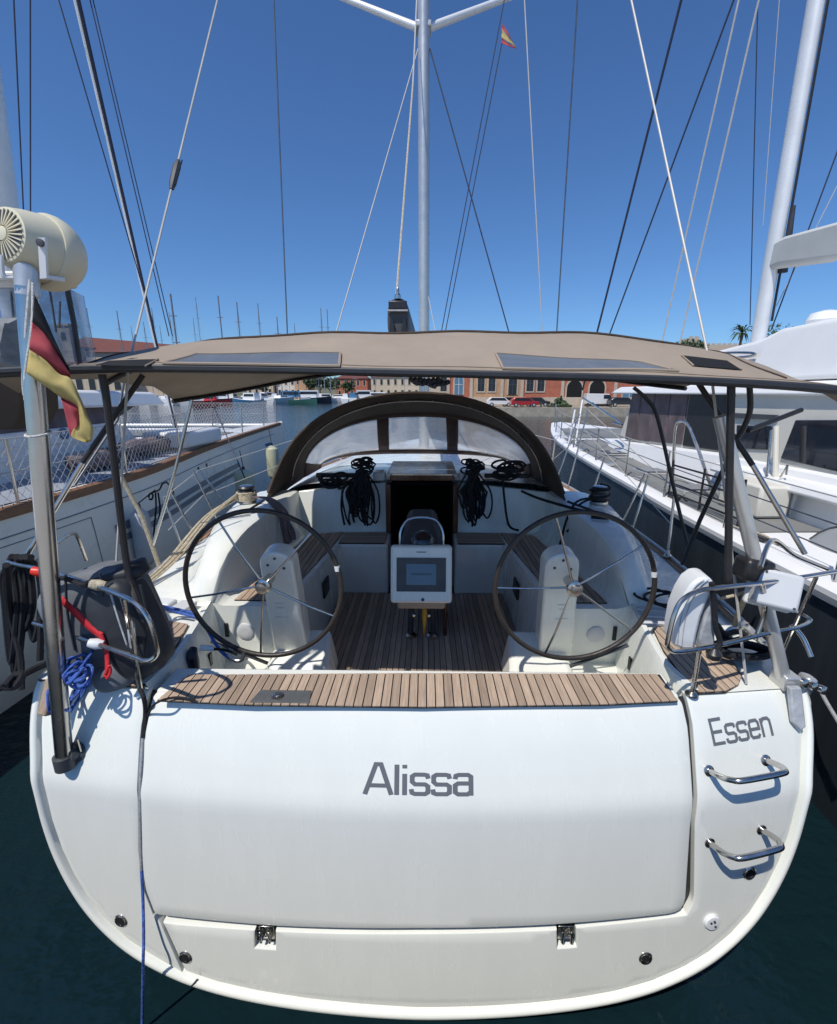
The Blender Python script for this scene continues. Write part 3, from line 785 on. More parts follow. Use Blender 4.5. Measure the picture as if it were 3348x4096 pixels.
fr.grid(patch(-1, 1, 0, V0, 0, 48, 1)); fr.grid(patch(-1, 1, V1, 1, 0, 48, 1))
edges = [-1, wins[0][0], wins[0][1], wins[1][0], wins[1][1], wins[2][0], wins[2][1], 1]
for a, b in ((0, 1), (2, 3), (4, 5), (6, 7)): fr.grid(patch(edges[a], edges[b], V0, V1, 0, 3, 6))
fr.build('hood_front', 'brown_trim', HOOD, thick=0.012)
for u0, u1 in wins:
    MB().grid(patch(u0 - 0.012, u1 + 0.012, V0 - 0.02, V1 + 0.02, -0.012)).build('hood_window', 'clear_window', HOOD)
for sgn in (-1, 1):
    MB().tube(sag((sgn * 1.50 - 0.065, 4.32, 1.985), (sgn * 1.58, 3.95, 1.975), 0.0), 0.014, 7).build('hood_strap', 'black_tube', HOOD)

# ---- bimini over the helms
BOWS = [  # y, crown z, edge z, half width, squareness
 (1.93, 3.100, 3.060, 1.92, 4.0), (2.13, 3.185, 2.985, 1.89, 5.5), (2.36, 3.275, 3.070, 1.86, 4.5), (2.66, 3.335, 3.095, 1.83, 3.8), (3.05, 3.34, 3.085, 1.80, 3.2), (3.55, 3.26, 3.015, 1.78, 2.8)]
def bim(u, v):
    """u -1..1 across, v 0 aft .. 5 forward"""
    i = min(4, int(v)); f = v - i
    A = [lerp(BOWS[i][k], BOWS[i + 1][k], f) for k in range(5)]
    uu = abs(u)
    x = u * A[3] * (1 + 0.10 * max(0, v - 4) * 1.0)  # forward end flared in shape, out of view, to shade the saloon bulkhead
    z = A[2] + (A[1] - A[2]) * (1 - uu ** A[4]) + lerp(-0.023, 0.025, v / 5) * x
    z += 0.006 * math.sin(u * 17) * math.sin(v * 3.1) - 0.012 * math.sin(min(1, max(0, (v - 0.2) / 2.2)) * math.pi) * (1 - uu)
    y = A[0] + (max(0, v - 3.6) / 1.4) * 1.0 * (1 - uu ** 7) + (0.05 * uu ** 2 if i == 0 else 0) * (1 - f) - 0.035 * (1 - (v / 0.6) ** 1) * 0
    return Vector((x + 0.04, y, z))
rows = [[bim(-1 + 2 * j / 44, v) for j in range(45)] for v in [0, .2, .5, .8, 1.0, 1.3, 1.6, 2, 2.3, 2.6, 3, 3.4, 3.7, 4, 4.4, 4.7, 5]]
BIM = MB().grid(rows).build('bimini', 'taupe', YACHT, thick=0.004)
# hem, valance and bow pockets
hem = [[bim(-1 + 2 * j / 44, 0) + Vector((0, dy, dz)) for j in range(45)] for dy, dz in ((0.0, 0.002), (-0.005, -0.005), (-0.004, -0.019), (0.004, -0.021))]
MB().grid(hem).build('bimini_hem', 'bag_black', BIM)
for v in (3, 5):
    MB().tube([bim(-1 + 2 * j / 44, v) - Vector((0, 0, 0.018)) for j in range(45)], 0.015, 8).build('bimini_bow', 'black_tube', BIM)
MB().tube([bim(-1 + 2 * j / 44, 0.06) - Vector((0, -0.01, 0.02)) for j in range(45)], 0.015, 8).build('bimini_bow', 'black_tube', BIM)
MB().tube([bim(-1 + 2 * j / 44, 2.75) + Vector((0, 0, 0.006)) for j in range(45)], 0.006, 6).build('bimini_piping', 'brown_canvas', BIM)
for u in (-0.80, 0.80):
    MB().tube([bim(u, 0.3 + 0.25 * k) + Vector((0, 0, 0.003)) for k in range(11)], 0.0035, 5).build('bimini_seam', 'brown_canvas', BIM)
MB().tube([bim(-1 + 2 * j / 44, 0.14) + Vector((0, 0, 0.002)) for j in range(45)], 0.003, 5).build('bimini_seam', 'taupe', BIM)
def find_uv(px, py):
    best = None
    for i in range(0, 121):
        for j in range(0, 41):
            u = -1 + i / 60; v = 2.6 * j / 40; p = bim(u, v) - CAM; d = p.dot(FWD)
            e = (p.dot(RGT) / d * F + 1674 - px) ** 2 + (-p.dot(UP) / d * F + 2048 - py) ** 2
            if best is None or e < best[0]: best = (e, u, v)
    return best[1], best[2]
for quad in ([(645, 1478), (1345, 1472), (1358, 1414), (790, 1428)], [(2022, 1478), (2705, 1497), (2560, 1445), (1980, 1420)]):
    uv = [find_uv(*q) for q in quad]
    rws = []
    for i in range(6):
        t = i / 5
        a = (lerp(uv[0][0], uv[3][0], t), lerp(uv[0][1], uv[3][1], t)); b = (lerp(uv[1][0], uv[2][0], t), lerp(uv[1][1], uv[2][1], t))
        rws.append([bim(lerp(a[0], b[0], j / 16), lerp(a[1], b[1], j / 16)) + Vector((0, -0.002, 0.006)) for j in range(17)])
    MB().grid(rws).build('bimini_window', 'top_window', BIM)
    ring = rws[0] + [r[-1] for r in rws[1:]] + rws[-1][::-1][1:] + [r[0] for r in rws[::-1]][1:-1]
    MB().tube(ring, 0.006, 6, closed=True).build('window_seam', 'taupe', BIM)
rr_ = random.Random(4)
cl = MB()
for k in range(7):
    a = at_y(1640 + 18 * k, 1512 + rr_.uniform(0, 8), 2.02); cl.tube(curve([a, a + Vector((0.03, 0.02, -0.02)), a + Vector((0.05, 0, -0.012 - rr_.uniform(0, 0.02)))], 4), 0.011, 6)
cl.build('furled_flap', 'bag_black', BIM)
# cut-outs where the backstays pass
for sgn, q in ((-1, (500, 1462)), (1, (2845, 1462))):
    u, v = find_uv(*q)
    rws = [[bim(u + du, v + dv) + Vector((0, -0.003, 0.005)) for du in (-0.055, -0.02, 0.02, 0.055)] for dv in (-0.18, 0.0, 0.3)]
    MB().grid(rws).build('backstay_slot', 'cabin_dark', BIM)
    MB().tube([r[0] for r in rws] + [rws[-1][-1]] + [r[-1] for r in rws[::-1]][1:], 0.004, 6).build('slot_seam', 'taupe', BIM)
# frame legs and struts
def strut(pts, r, m, name='bimini_strut', seg=10, smooth=0):
    MB().tube(curve(pts, 8) if smooth else pts, r, seg).build(name, m, BIM)
strut([at_y(408, 1498, 2.02), at_y(432, 1640, 2.03), at_y(505, 2240, 2.05), at_y(545, 2400, 1.98), at_y(590, 2500, 1.92)], 0.016, 'black_tube', 'bimini_leg', smooth=1)
strut([at_y(2925, 1530, 2.02), at_y(2918, 1900, 2.02), at_y(2912, 2330, 1.98)], 0.016, 'black_tube', 'bimini_leg', smooth=1)
strut([at_y(572, 1500, 2.45), at_y(330, 1850, 2.34)], 0.0138, 'black_tube')
strut([at_y(330, 1850, 2.34), at_y(105, 2225, 2.22)], 0.0125, 'steel')
strut([at_y(2795, 1535, 2.5), at_y(2880, 1665, 2.45), at_y(3010, 1860, 2.36)], 0.0138, 'black_tube')
strut([at_y(3010, 1860, 2.36), at_y(3220, 2215, 2.22)], 0.0125, 'steel')
strut([at_y(3205, 1640, 2.9), at_y(2992, 1722, 2.75)], 0.015, 'black_tube')
strut([at_y(767, 1600, 3.5), at_y(695, 1900, 3.46), at_y(612, 2180, 3.40)], 0.0125, 'steel', smooth=1)
strut([at_y(2536, 1551, 3.5), at_y(2590, 1600, 3.5), at_y(2630, 1672, 3.48), at_y(2690, 1930, 3.44), at_y(2752, 2190, 3.40)], 0.0138, 'black_tube', smooth=1)
strut([at_y(2925, 1810, 2.6), at_y(2800, 2080, 3.0), at_y(2728, 2255, 3.3)], 0.0138, 'black_tube')
strut([at_y(2998, 1545, 2.1), at_y(3000, 1640, 2.12), at_y(2975, 1710, 2.14), at_y(2950, 1750, 2.16)], 0.012, 'black_tube', smooth=1)
strut([at_y(500, 1505, 3.1), at_y(470, 1680, 3.0), at_y(300, 1940, 2.7)], 0.008, 'wire')

# ---- steering wheels and pedestals
WY, WR = 2.45, 0.462
for sgn, cxw, ang in ((-1, -0.915, (119, 47, -25, -97, 190)), (1, 0.915, (108, 36, -36, -108, 180))):
    c = Vector((cxw, WY, 1.905))
    hub = MB().lathe(c + Vector((0, -0.035, 0)), (0, 1, 0), [(0.012, -0.012), (0.03, -0.010), (0.036, 0.0), (0.03, 0.012), (0.046, 0.018), (0.046, 0.05), (0.03, 0.09), (0.03, 0.16)], 24).build('steering_wheel', 'steel', YACHT)
    ring = [c + Vector((math.cos(a) * WR, 0, math.sin(a) * WR)) for a in [2 * math.pi * k / 72 for k in range(72)]]
    MB().tube(ring, 0.0148, 12, closed=True).build('wheel_rim', 'leather', hub)
    for a in ang:
        d = Vector((math.cos(rad(a)), 0, math.sin(rad(a))))
        MB().tube([c + d * 0.03 + Vector((0, 0.01, 0)), c + d * 0.3 + Vector((0, -0.008, 0)), c + d * (WR - 0.008)], 0.0068, 8).build('wheel_spoke', 'steel', hub)
    mk = rad(15 if sgn < 0 else 12)
    d = Vector((math.cos(mk), 0, math.sin(mk)))
    MB().tube([c + d * WR + Vector((0, 0, -0.02)), c + d * WR + Vector((0.004 * -1, 0, 0.012))], 0.0168, 12).build('wheel_mark', 'white_vinyl', hub)
    # pedestal: a tall slab with a rounded head leaning inboard
    tx, bx = cxw - sgn * 0.02, cxw - sgn * 0.10
    head = []
    for k in range(0, 13):
        a = math.pi * k / 12; head.append((0.105 * math.cos(a), 0.10 * math.sin(a)))
    cen = Vector((tx, 2.63, 1.965)); ft = at_y(1168 if sgn < 0 else 2222, 2640, 2.92); ax = (cen - ft).normalized(); sd = Vector((1, 0, 0)); sd = (sd - ax * sd.dot(ax)).normalized()
    frn = [cen + sd * p[0] + ax * p[1] for p in head] + [ft - sd * 0.125, ft + sd * 0.125]
    ped = MB().prism([p + Vector((0, 0.0, 0)) for p in frn][::-1], [p + Vector((0, 0.15, 0.02)) for p in frn][::-1]).build('wheel_pedestal', 'gelcoat', YACHT, bevel=0.016)
    for k, (du, dv) in enumerate(((0, 0.055), (0.05, -0.02), (-0.05, 0.0))):
        q = cen + sd * du + ax * dv + Vector((0, -0.001, 0)); MB().lathe(q, (0, -1, 0), [(0.009, -0.004), (0.009, 0.003), (0.004, 0.004)], 12).build('pedestal_button', 'dark_grey', ped)
    for dv, w in ((-0.33, 0.07), (-0.37, 0.05), (-0.46, 0.09)):
        q = cen + ax * dv + sd * 0.02 * sgn; MB().box(q + Vector((0, -0.0006, 0)), (w, 0.003, 0.008), Matrix.Rotation(rad(17), 3, 'X')).build('pedestal_print', 'gelcoat_grey', ped)
    bx2 = cxw - sgn * 0.06
    MB().prism([(bx2 - 0.26, 2.62, 1.0), (bx2 + 0.26, 2.62, 1.0), (bx2 + 0.24, 3.05, 1.0), (bx2 - 0.24, 3.05, 1.0)], [(bx2 - 0.20, 2.78, 1.16), (bx2 + 0.20, 2.78, 1.16), (bx2 + 0.19, 3.05, 1.30), (bx2 - 0.19, 3.05, 1.30)]).build('pedestal_base', 'gelcoat', YACHT, bevel=0.03)
    lt = Vector((cxw + sgn * 0.06, 2.46, 1.46))
    MB().tube([lt + Vector((sgn * -0.04, 0.0, -0.08)), lt + Vector((sgn * 0.30, 0.0, 0.07))], 0.011, 8).build('throttle_lever', 'dark_grey' if sgn > 0 else 'steel', YACHT)
    MB().lathe((sgn * 1.27, 2.935, 1.33), (0, -1, 0), [(0.062, -0.003), (0.062, 0.006), (0.05, 0.012), (0.02, 0.012)], 22).build('round_hatch', 'gelcoat_grey', YACHT)
    MB().box((sgn * 1.405, 2.935, 1.34), (0.028, 0.012, 0.11)).build('seat_vent', 'black_plastic', YACHT, bevel=0.003)
    MB().box((sgn * 0.855, 3.75, 1.32), (0.022, 0.20, 0.15)).build('side_locker', 'black_plastic', YACHT, bevel=0.01)

# ---- cockpit table with the chart plotter pod
PX = 0.012
tb = MB().prism([(PX - 0.215, 3.28, 1.50), (PX + 0.215, 3.28, 1.50), (PX + 0.19, 4.25, 1.50), (PX - 0.19, 4.25, 1.50)], [(PX - 0.215, 3.28, 1.62), (PX + 0.215, 3.28, 1.62), (PX + 0.19, 4.25, 1.62), (PX - 0.19, 4.25, 1.62)]).build('cockpit_table', 'varnish', YACHT, bevel=0.012)
pod_c = Vector((PX, 3.16, 1.70)); rt = Matrix.Rotation(rad(-14), 3, 'X')
MB().box(pod_c, (0.455, 0.13, 0.43), rt).build('plotter_pod', 'gelcoat', tb, bevel=0.022)
def on_pod(u, v, d): return pod_c + rt @ Vector((u, -0.065 - d, v))
def pod_plate(name, u0, u1, v0, v1, d0, d1, m):
    vs = [on_pod(u, v, d) for d in (d0, d1) for u, v in ((u0, v0), (u1, v0), (u1, v1), (u0, v1))]
    MB().prism(vs[:4], vs[4:]).build(name, m, tb, smooth=False)
pod_plate('plotter', -0.182, 0.182, -0.125, 0.125, -0.01, 0.006, 'dark_grey')
pod_plate('plotter_screen', -0.11, 0.11, -0.075, 0.08, 0.0, 0.0075, 'screen')
pod_plate('screen_print', -0.075, 0.075, -0.003, 0.012, 0.003, 0.0083, 'screen_bar')
pod_plate('pod_slot', -0.035, 0.035, 0.163, 0.170, -0.005, 0.001, 'dark_grey')
MB().lathe(on_pod(0.012, -0.185, -0.002), rt @ Vector((0, -1, 0)), [(0.013, 0), (0.013, 0.004), (0.006, 0.005)], 14).build('pod_lock', 'dark_grey', tb)
MB().box((PX, 3.26, 1.44), (0.37, 0.16, 0.10)).build('table_skirt', 'beige', tb, bevel=0.02)
hoop = [(PX - 0.165, 3.30, 1.88), (PX - 0.16, 3.32, 1.98), (PX - 0.11, 3.35, 2.06), (PX, 3.36, 2.08), (PX + 0.11, 3.35, 2.06), (PX + 0.16, 3.32, 1.98), (PX + 0.165, 3.30, 1.88)]
MB().prism([(PX - 0.20, 3.22, 1.62), (PX + 0.20, 3.22, 1.62), (PX + 0.18, 3.95, 1.62), (PX - 0.18, 3.95, 1.62)], [(PX - 0.17, 3.24, 1.90), (PX + 0.17, 3.24, 1.90), (PX + 0.12, 3.90, 2.03), (PX - 0.12, 3.90, 2.03)]).build('table_console', 'dark_grey', tb, bevel=0.05)
MB().tube(curve(hoop, 6), 0.011, 10).build('table_hoop', 'steel', tb)
MB().lathe((PX + 0.01, 3.30, 1.86), (0, -0.25, 1), [(0.10, 0.0), (0.10, 0.04), (0.092, 0.075), (0.07, 0.11), (0.035, 0.13), (0.005, 0.136)], 28).build('compass', 'compass_black', tb)
for a in (-1, 1):
    MB().tube([(PX + a * 0.10, 3.45, 1.02), (PX + a * 0.08, 3.40, 1.50)], 0.022, 12).build('table_leg', 'dark_grey', tb)
    MB().lathe((PX + a * 0.06, 3.28, 1.30), (0, -1, 0), [(0.014, 0), (0.014, 0.03), (0.008, 0.034)], 12).build('table_knob', 'steel', tb)
    MB().lathe((PX + a * 0.09, 3.44, 1.012), (0, 0, 1), [(0.05, 0), (0.05, 0.015), (0.03, 0.03)], 16).build('table_foot', 'steel', tb)
MB().box((PX + 0.20, 3.7, 1.25), (0.03, 0.5, 0.5)).build('table_leaf', 'varnish', tb, bevel=0.01)
MB().grid([[(PX + 0.005, 3.27, 1.40), (PX + 0.04, 3.27, 1.40)], [(PX + 0.006, 3.265, 1.30), (PX + 0.045, 3.262, 1.30)], [(PX + 0.012, 3.265, 1.2), (PX + 0.034, 3.262, 1.2)], [(PX + 0.016, 3.28, 1.1), (PX + 0.024, 3.28, 1.1)]]).build('table_strap', 'yellow_strap', tb, thick=0.003)
# ---- mast, boom and rigging of the yacht
MY = 8.6
mb_ = at_y(1697, 1345, MY); mt_ = at_y(1695, -900, MY - 0.25)
def oval_tube(a, b, rx, ry, n=20):
    rows = []
    for p in (a, a.lerp(b, .33), a.lerp(b, .66), b): rows.append([p + Vector((rx * math.cos(2 * math.pi * k / n), ry * math.sin(2 * math.pi * k / n), 0)) for k in range(n)])
    return MB().grid(rows, closed=True)
foot = Vector((mb_.x + 0.005, MY + 0.05, 2.0))
MAST = oval_tube(foot, mt_, 0.094, 0.13).build('mast', 'alloy', YACHT)
MB().tube([foot + Vector((0, -0.132, 1.5)), mt_ + Vector((0, -0.132, 0))], 0.012, 6).build('mast_track', 'dark_grey', MAST)
sp = at_y(1694, 108, MY - 0.12)
for a, q in ((-1, (1330, -28)), (1, (2060, -22))):
    e = at_y(q[0], q[1], MY + 0.35)
    e = sp + (e - sp) * 1.25
    MB().tube([sp + Vector((a * 0.05, 0, -0.02)), e], [0.055, 0.038], 12).build('spreader', 'alloy_white', MAST)
MB().box(sp + Vector((0, -0.02, -0.03)), (0.24, 0.24, 0.07)).build('spreader_bracket', 'alloy', MAST, bevel=0.01)
# boom with its end fitting and cover
b0 = at_y(1592, 1262, 4.5)
bm_ = MB()
for y, k in ((4.5, 1.0), (6.0, 1.05), (8.45, 1.05)):
    pass
rowsb = [[(b0.x + (y - 4.5) * 0.02 + 0.105 * k * math.copysign(abs(math.cos(a)) ** 0.7, math.cos(a)), y, b0.z - 0.04 + (y - 4.5) * -0.02 + 0.20 * k * math.copysign(abs(math.sin(a)) ** 0.75, math.sin(a))) for a in [2 * math.pi * i / 24 for i in range(24)]] for y, k in ((4.50, 0.86), (4.53, 0.97), (4.6, 1.0), (6.0, 1.02), (8.4, 1.02))]
bb_ = MB().grid(rowsb, closed=True)
bb_.f.append(tuple(range(23, -1, -1)))
BOOM = bb_.build('boom', 'dark_grey', YACHT)
MB().box((b0.x, 4.485, b0.z + 0.085), (0.17, 0.04, 0.075)).build('boom_end', 'black_plastic', BOOM, bevel=0.01)
MB().box((b0.x, 4.47, b0.z + 0.036), (0.19, 0.04, 0.014)).build('boom_end_rim', 'silver_cloth', BOOM, bevel=0.003)
for a in (-1, 1): MB().prism([(b0.x + a * 0.02, 4.486, b0.z - 0.22), (b0.x + a * 0.085, 4.486, b0.z - 0.20), (b0.x + a * 0.07, 4.486, b0.z - 0.02), (b0.x + a * 0.045, 4.486, b0.z - 0.05)][::a], [(b0.x + a * 0.02, 4.47, b0.z - 0.22), (b0.x + a * 0.085, 4.47, b0.z - 0.20), (b0.x + a * 0.07, 4.47, b0.z - 0.02), (b0.x + a * 0.045, 4.47, b0.z - 0.05)][::a]).build('boom_cover_fold', 'black_plastic', BOOM)
MB().lathe((b0.x, 4.50, b0.z + 0.17), (0, 0, 1), [(0.03, -0.03), (0.03, 0.0), (0.015, 0.02), (0.015, 0.05), (0.006, 0.07)], 12).build('boom_block', 'steel', BOOM)
def wire(a, b, r, m, parent=None, name='shroud', seg=6, sagd=0.0):
    return MB().tube(sag(a, b, sagd, 10) if sagd else [a, b], r, seg).build(name, m, parent or YACHT)
def extend(a, b, k):
    return a + (b - a) * k
def line2(p_top, y_top, p_bot, y_bot, r, m, parent=None, name='shroud', up=1.25, sagd=0.0):
    b = at_y(*p_bot, y_bot); a = extend(b, at_y(*p_top, y_top), up)
    return wire(a, b, r, m, parent, name, sagd=sagd)
# split backstay legs
BL = line2((870, 0), 3.4, (513, 1462), 2.30, 0.0055, 'wire_pale', name='backstay')
p1, p2 = at_y(870, 0, 3.4), at_y(513, 1462, 2.30)
f1 = min(((p2 + (p1 - p2) * t - CAM) for t in [i / 300 for i in range(300)]), key=lambda v: abs(-v.dot(UP) / v.dot(FWD) * F + 2048 - 640)) + CAM
f2 = min(((p2 + (p1 - p2) * t - CAM) for t in [i / 300 for i in range(300)]), key=lambda v: abs(-v.dot(UP) / v.dot(FWD) * F + 2048 - 760)) + CAM
MB().tube([f1, f1.lerp(f2, 0.2), f1.lerp(f2, 0.8), f2], [0.009, 0.02, 0.018, 0.009], 8).build('backstay_block', 'dark_grey', BL)
MB().tube([f1 + Vector((0.02, 0, 0)), f2 + Vector((0.012, 0, 0))], 0.004, 6).build('backstay_tackle', 'rope_black', BL)
wire(p2, at_z(455, 1760, 2.2) if False else Vector((-1.62, 2.05, 1.56)), 0.007, 'wire_pale', name='backstay')
BR = line2((2525, 0), 3.4, (2843, 1475), 2.30, 0.0058, 'wire_pale', name='backstay')
wire(at_y(2843, 1475, 2.30), Vector((1.70, 2.05, 1.56)), 0.007, 'wire_pale', name='backstay')
line2((1095, 0), 7.6, (1150, 1345), 7.9, 0.011, 'wire', name='shroud')
line2((2310, 0), 7.6, (2224, 1375), 7.9, 0.011, 'wire', name='shroud')
line2((1720, 195), 8.4, (2040, 1345), 7.9, 0.010, 'wire_navy', name='shroud', up=1.0)
line2((1667, 0), 7.4, (1652, 330), 6.6, 0.010, 'wire_pale', name='topping_lift')
line2((1652, 330), 6.6, (1586, 1180), 4.5, 0.0105, 'rope_cream', name='topping_lift', up=1.0)
line2((1672, 195), 8.3, (1340, 1345), 6.2, 0.0085, 'wire_pale', name='lazy_jack', up=1.0)
line2((2098, 0), 7.4, (2170, 1345), 7.0, 0.008, 'wire_pale', name='flag_line')
hal = [line2((2006, 60), 7.9, (1762, 1345), 7.8, 0.007, 'wire_navy', name='flag_halyard', up=1.12), line2((2012, 150), 7.9, (1778, 1345), 7.8, 0.007, 'wire_navy', name='flag_halyard', up=1.0)]
wire(at_y(1712, 1180, 8.2), at_y(1745, 1345, 7.9), 0.006, 'wire_pale', name='flag_line')

# ---- guard rails
def tube_thing(pts, r, m, name, parent=YACHT, seg=10, n=8): return MB().tube(curve(pts, n), r, seg).build(name, m, parent)
pl = [(30, 2248, 2.15), (140, 2272, 2.15), (250, 2300, 2.15), (400, 2350, 2.15), (490, 2385, 2.14), (550, 2420, 2.12), (595, 2480, 2.06), (622, 2570, 1.95), (625, 2620, 1.88), (585, 2643, 1.85), (520, 2622, 1.85), (260, 2530, 1.85), (135, 2492, 1.85)]
PUSH_L = tube_thing([at_z(*p) for p in pl], 0.0108, 'steel', 'pushpit_rail')
tube_thing([at_z(520, 2480, 2.02), at_z(548, 2660, 1.72), at_z(566, 2772, DZ)], 0.0098, 'steel', 'rail_post', PUSH_L)
tube_thing([at_z(492, 2385, 2.13), at_z(525, 2560, 1.85), at_z(560, 2768, DZ)], 0.0098, 'steel', 'rail_post', PUSH_L)
tube_thing([at_z(60, 2255, 2.15), at_z(205, 2330, 2.05), at_y(245, 2640, 2.15)], 0.0098, 'steel', 'rail_post', PUSH_L)
tube_thing([at_z(215, 2180, 2.3), at_z(285, 2135, 2.25), at_z(310, 2150, 2.15), at_z(345, 2240, 1.95)], 0.0098, 'steel', 'rail_hoop', PUSH_L)
for q, m in (((158, 2287, 2.152), 'red_plastic'), ((385, 2575, 1.85), 'white_vinyl'), ((392, 2340, 2.155), 'rope_cream')):
    c = at_z(*q); MB().tube([c + Vector((-0.03, -0.006, 0.008)), c, c + Vector((0.03, 0.006, -0.008))], [0.02, 0.026, 0.02], 12).build('rail_clamp', m, PUSH_L)
MB().tube(curve([at_z(200, 2325, 2.14) + Vector((0, -0.015, 0)), at_z(250, 2312, 2.16), at_z(330, 2340, 2.16), at_z(350, 2330, 2.15)], 6), 0.012, 7).build('rail_lashing', 'rope_black', PUSH_L)
pr = [(3345, 2286, 2.15), (3200, 2310, 2.15), (3040, 2333, 2.15), (2900, 2348, 2.15), (2800, 2362, 2.14), (2735, 2395, 2.11), (2700, 2450, 2.05), (2672, 2560, 1.92), (2672, 2590, 1.88), (2700, 2606, 1.85), (2780, 2598, 1.85), (2900, 2575, 1.85), (3050, 2538, 1.85), (3180, 2512, 1.85), (3232, 2490, 1.85), (3228, 2470, 1.86), (3120, 2420, 1.88)]
PUSH_R = tube_thing([at_z(*p) for p in pr], 0.0108, 'steel', 'pushpit_rail')
tube_thing([at_z(2798, 2600, 1.85), at_z(2782, 2700, 1.68), at_z(2766, 2778, DZ)], 0.0098, 'steel', 'rail_post', PUSH_R)
MB().lathe(at_z(2766, 2778, DZ), (0, 0, 1), [(0.032, 0.0), (0.032, 0.008), (0.016, 0.02)], 14).build('post_foot', 'steel', PUSH_R)
tube_thing([at_z(3265, 2310, 2.14), at_z(3190, 2480, 1.86), at_z(3120, 2640, 1.58)], 0.0098, 'steel', 'rail_post', PUSH_R)
tube_thing([at_z(3050, 2335, 2.15), at_z(3060, 2440, 1.98), at_z(3020, 2560, 1.82)], 0.011, 'steel', 'rail_post', PUSH_R)
tube_thing([at_z(3040, 2270, 2.3), at_z(3090, 2160, 2.35), at_z(3180, 2220, 2.25), at_z(3310, 2275, 2.16)], 0.0098, 'steel', 'rail_hoop', PUSH_R)
tube_thing([at_z(2880, 2395, 2.0), at_z(2960, 2375, 2.02), at_z(3020, 2350, 2.1)], 0.008, 'rope_cream', 'rail_stay', PUSH_R)
tube_thing([at_z(2990, 2370, 2.05), at_z(2955, 2450, 1.85), at_z(2940, 2500, 1.72)], 0.014, 'rope_cream', 'rail_stay', PUSH_R)

# stanchions and life lines of the yacht
def stanchion(base, top, r=0.0115, m='steel'):
    st = MB().tube([base, top], r, 10).build('stanchion', m, YACHT)
    MB().lathe(base - Vector((0, 0, 0.002)), (0, 0, 1), [(0.034, 0), (0.034, 0.012), (0.018, 0.03), (0.014, 0.06)], 14).build('stanchion_foot', 'steel', st)
    return top
tops = {-1: [], 1: []}
for sgn, L in ((-1, [((801, 2101), (773, 1883)), ((842, 2063), (797, 1880)), ((676, 2200), (655, 1990)), ((721, 2160), (683, 1966))]), (1, [((2519, 2095), (2580, 1894)), ((2562, 2123), (2594, 1903)), ((2690, 2225), (2700, 1955)), ((2400, 2010), (2418, 1830)), ((2305, 1935), (2318, 1655)), ((2350, 1960), (2352, 1640))])):
    for bq, tq in L:
        b = at_z(*bq, sheer(4.6) + 0.01); b.x = sgn * min(abs(b.x), gun(b.y) - 0.05)
        tops[sgn].append(stanchion(b, at_y(*tq, b.y + 0.05)))
for sgn in (-1, 1):
    for y in (7.4, 9.4):
        tops[sgn].append(stanchion(Vector((sgn * (gun(y) - 0.06), y, sheer(y))), Vector((sgn * (gun(y) - 0.04), y, sheer(y) + 0.64))))
    ts = sorted(tops[sgn], key=lambda p: p.y)
    ln = [ts[0], ts[len(ts) // 2], ts[-2], ts[-1]]
    for dz in (0.0, -0.31):
        MB().tube([p + Vector((0, 0, dz)) for p in ln], 0.005, 6).build('life_line', 'wire_pale', YACHT)
MB().tube([at_z(640, 2275, 1.58), at_y(565, 2060, 3.55), at_y(470, 1880, 3.5)], 0.017, 8).build('gate_brace', 'rope_cream', YACHT)
MB().tube([at_z(612, 2180, 1.75), at_y(690, 1900, 4.0)], 0.008, 6).build('gate_brace', 'steel', YACHT)
# toe rails with a strip of wood
for sgn in (-1, 1):
    MB().tube([(sgn * (gun(y) - 0.02), y, sheer(y) + 0.018) for y in [2.4 + 0.4 * k for k in range(27)]], 0.016, 6).build('toe_rail', 'alloy', YACHT)
    MB().grid([[(sgn * (gun(y) - d), y, sheer(y) + 0.007 + 0.002 * (d > .05)) for d in (0.035, 0.085)] for y in [2.7 + 0.4 * k for k in range(26)]], flip=sgn > 0).build('toe_board', 'teak_oiled', YACHT)
# winches on the coaming
def winch(c, label=None):
    w = MB().lathe(c, (0, 0, 1), [(0.085, 0), (0.085, 0.02), (0.066, 0.03), (0.055, 0.07), (0.058, 0.12), (0.075, 0.135), (0.078, 0.15), (0.060, 0.165), (0.03, 0.17)], 26).build('winch', 'steel', YACHT, label=label)
    MB().lathe(c + Vector((0, 0, 0.135)), (0, 0, 1), [(0.079, 0), (0.082, 0.012), (0.07, 0.028), (0.02, 0.03)], 26).build('winch_cap', 'black_plastic', w)
    MB().lathe(c + Vector((0, 0, 0.03)), (0, 0, 1), [(0.08, 0), (0.088, 0.02), (0.088, 0.06), (0.075, 0.085)], 22).build('winch_drum', 'black_plastic', w)
WL = Vector((-1.70, 4.25, 1.985)); WRR = Vector((1.72, 4.28, 1.985))
winch(WL); winch(WRR)
for k, (y, dx) in enumerate(((3.55, -0.02), (3.75, 0.02))):
    MB().tube([(-1.80 + dx, y, 1.975), (-1.50, y + 0.25, 1.975)], 0.004, 5).build('coaming_line', 'wire', YACHT)

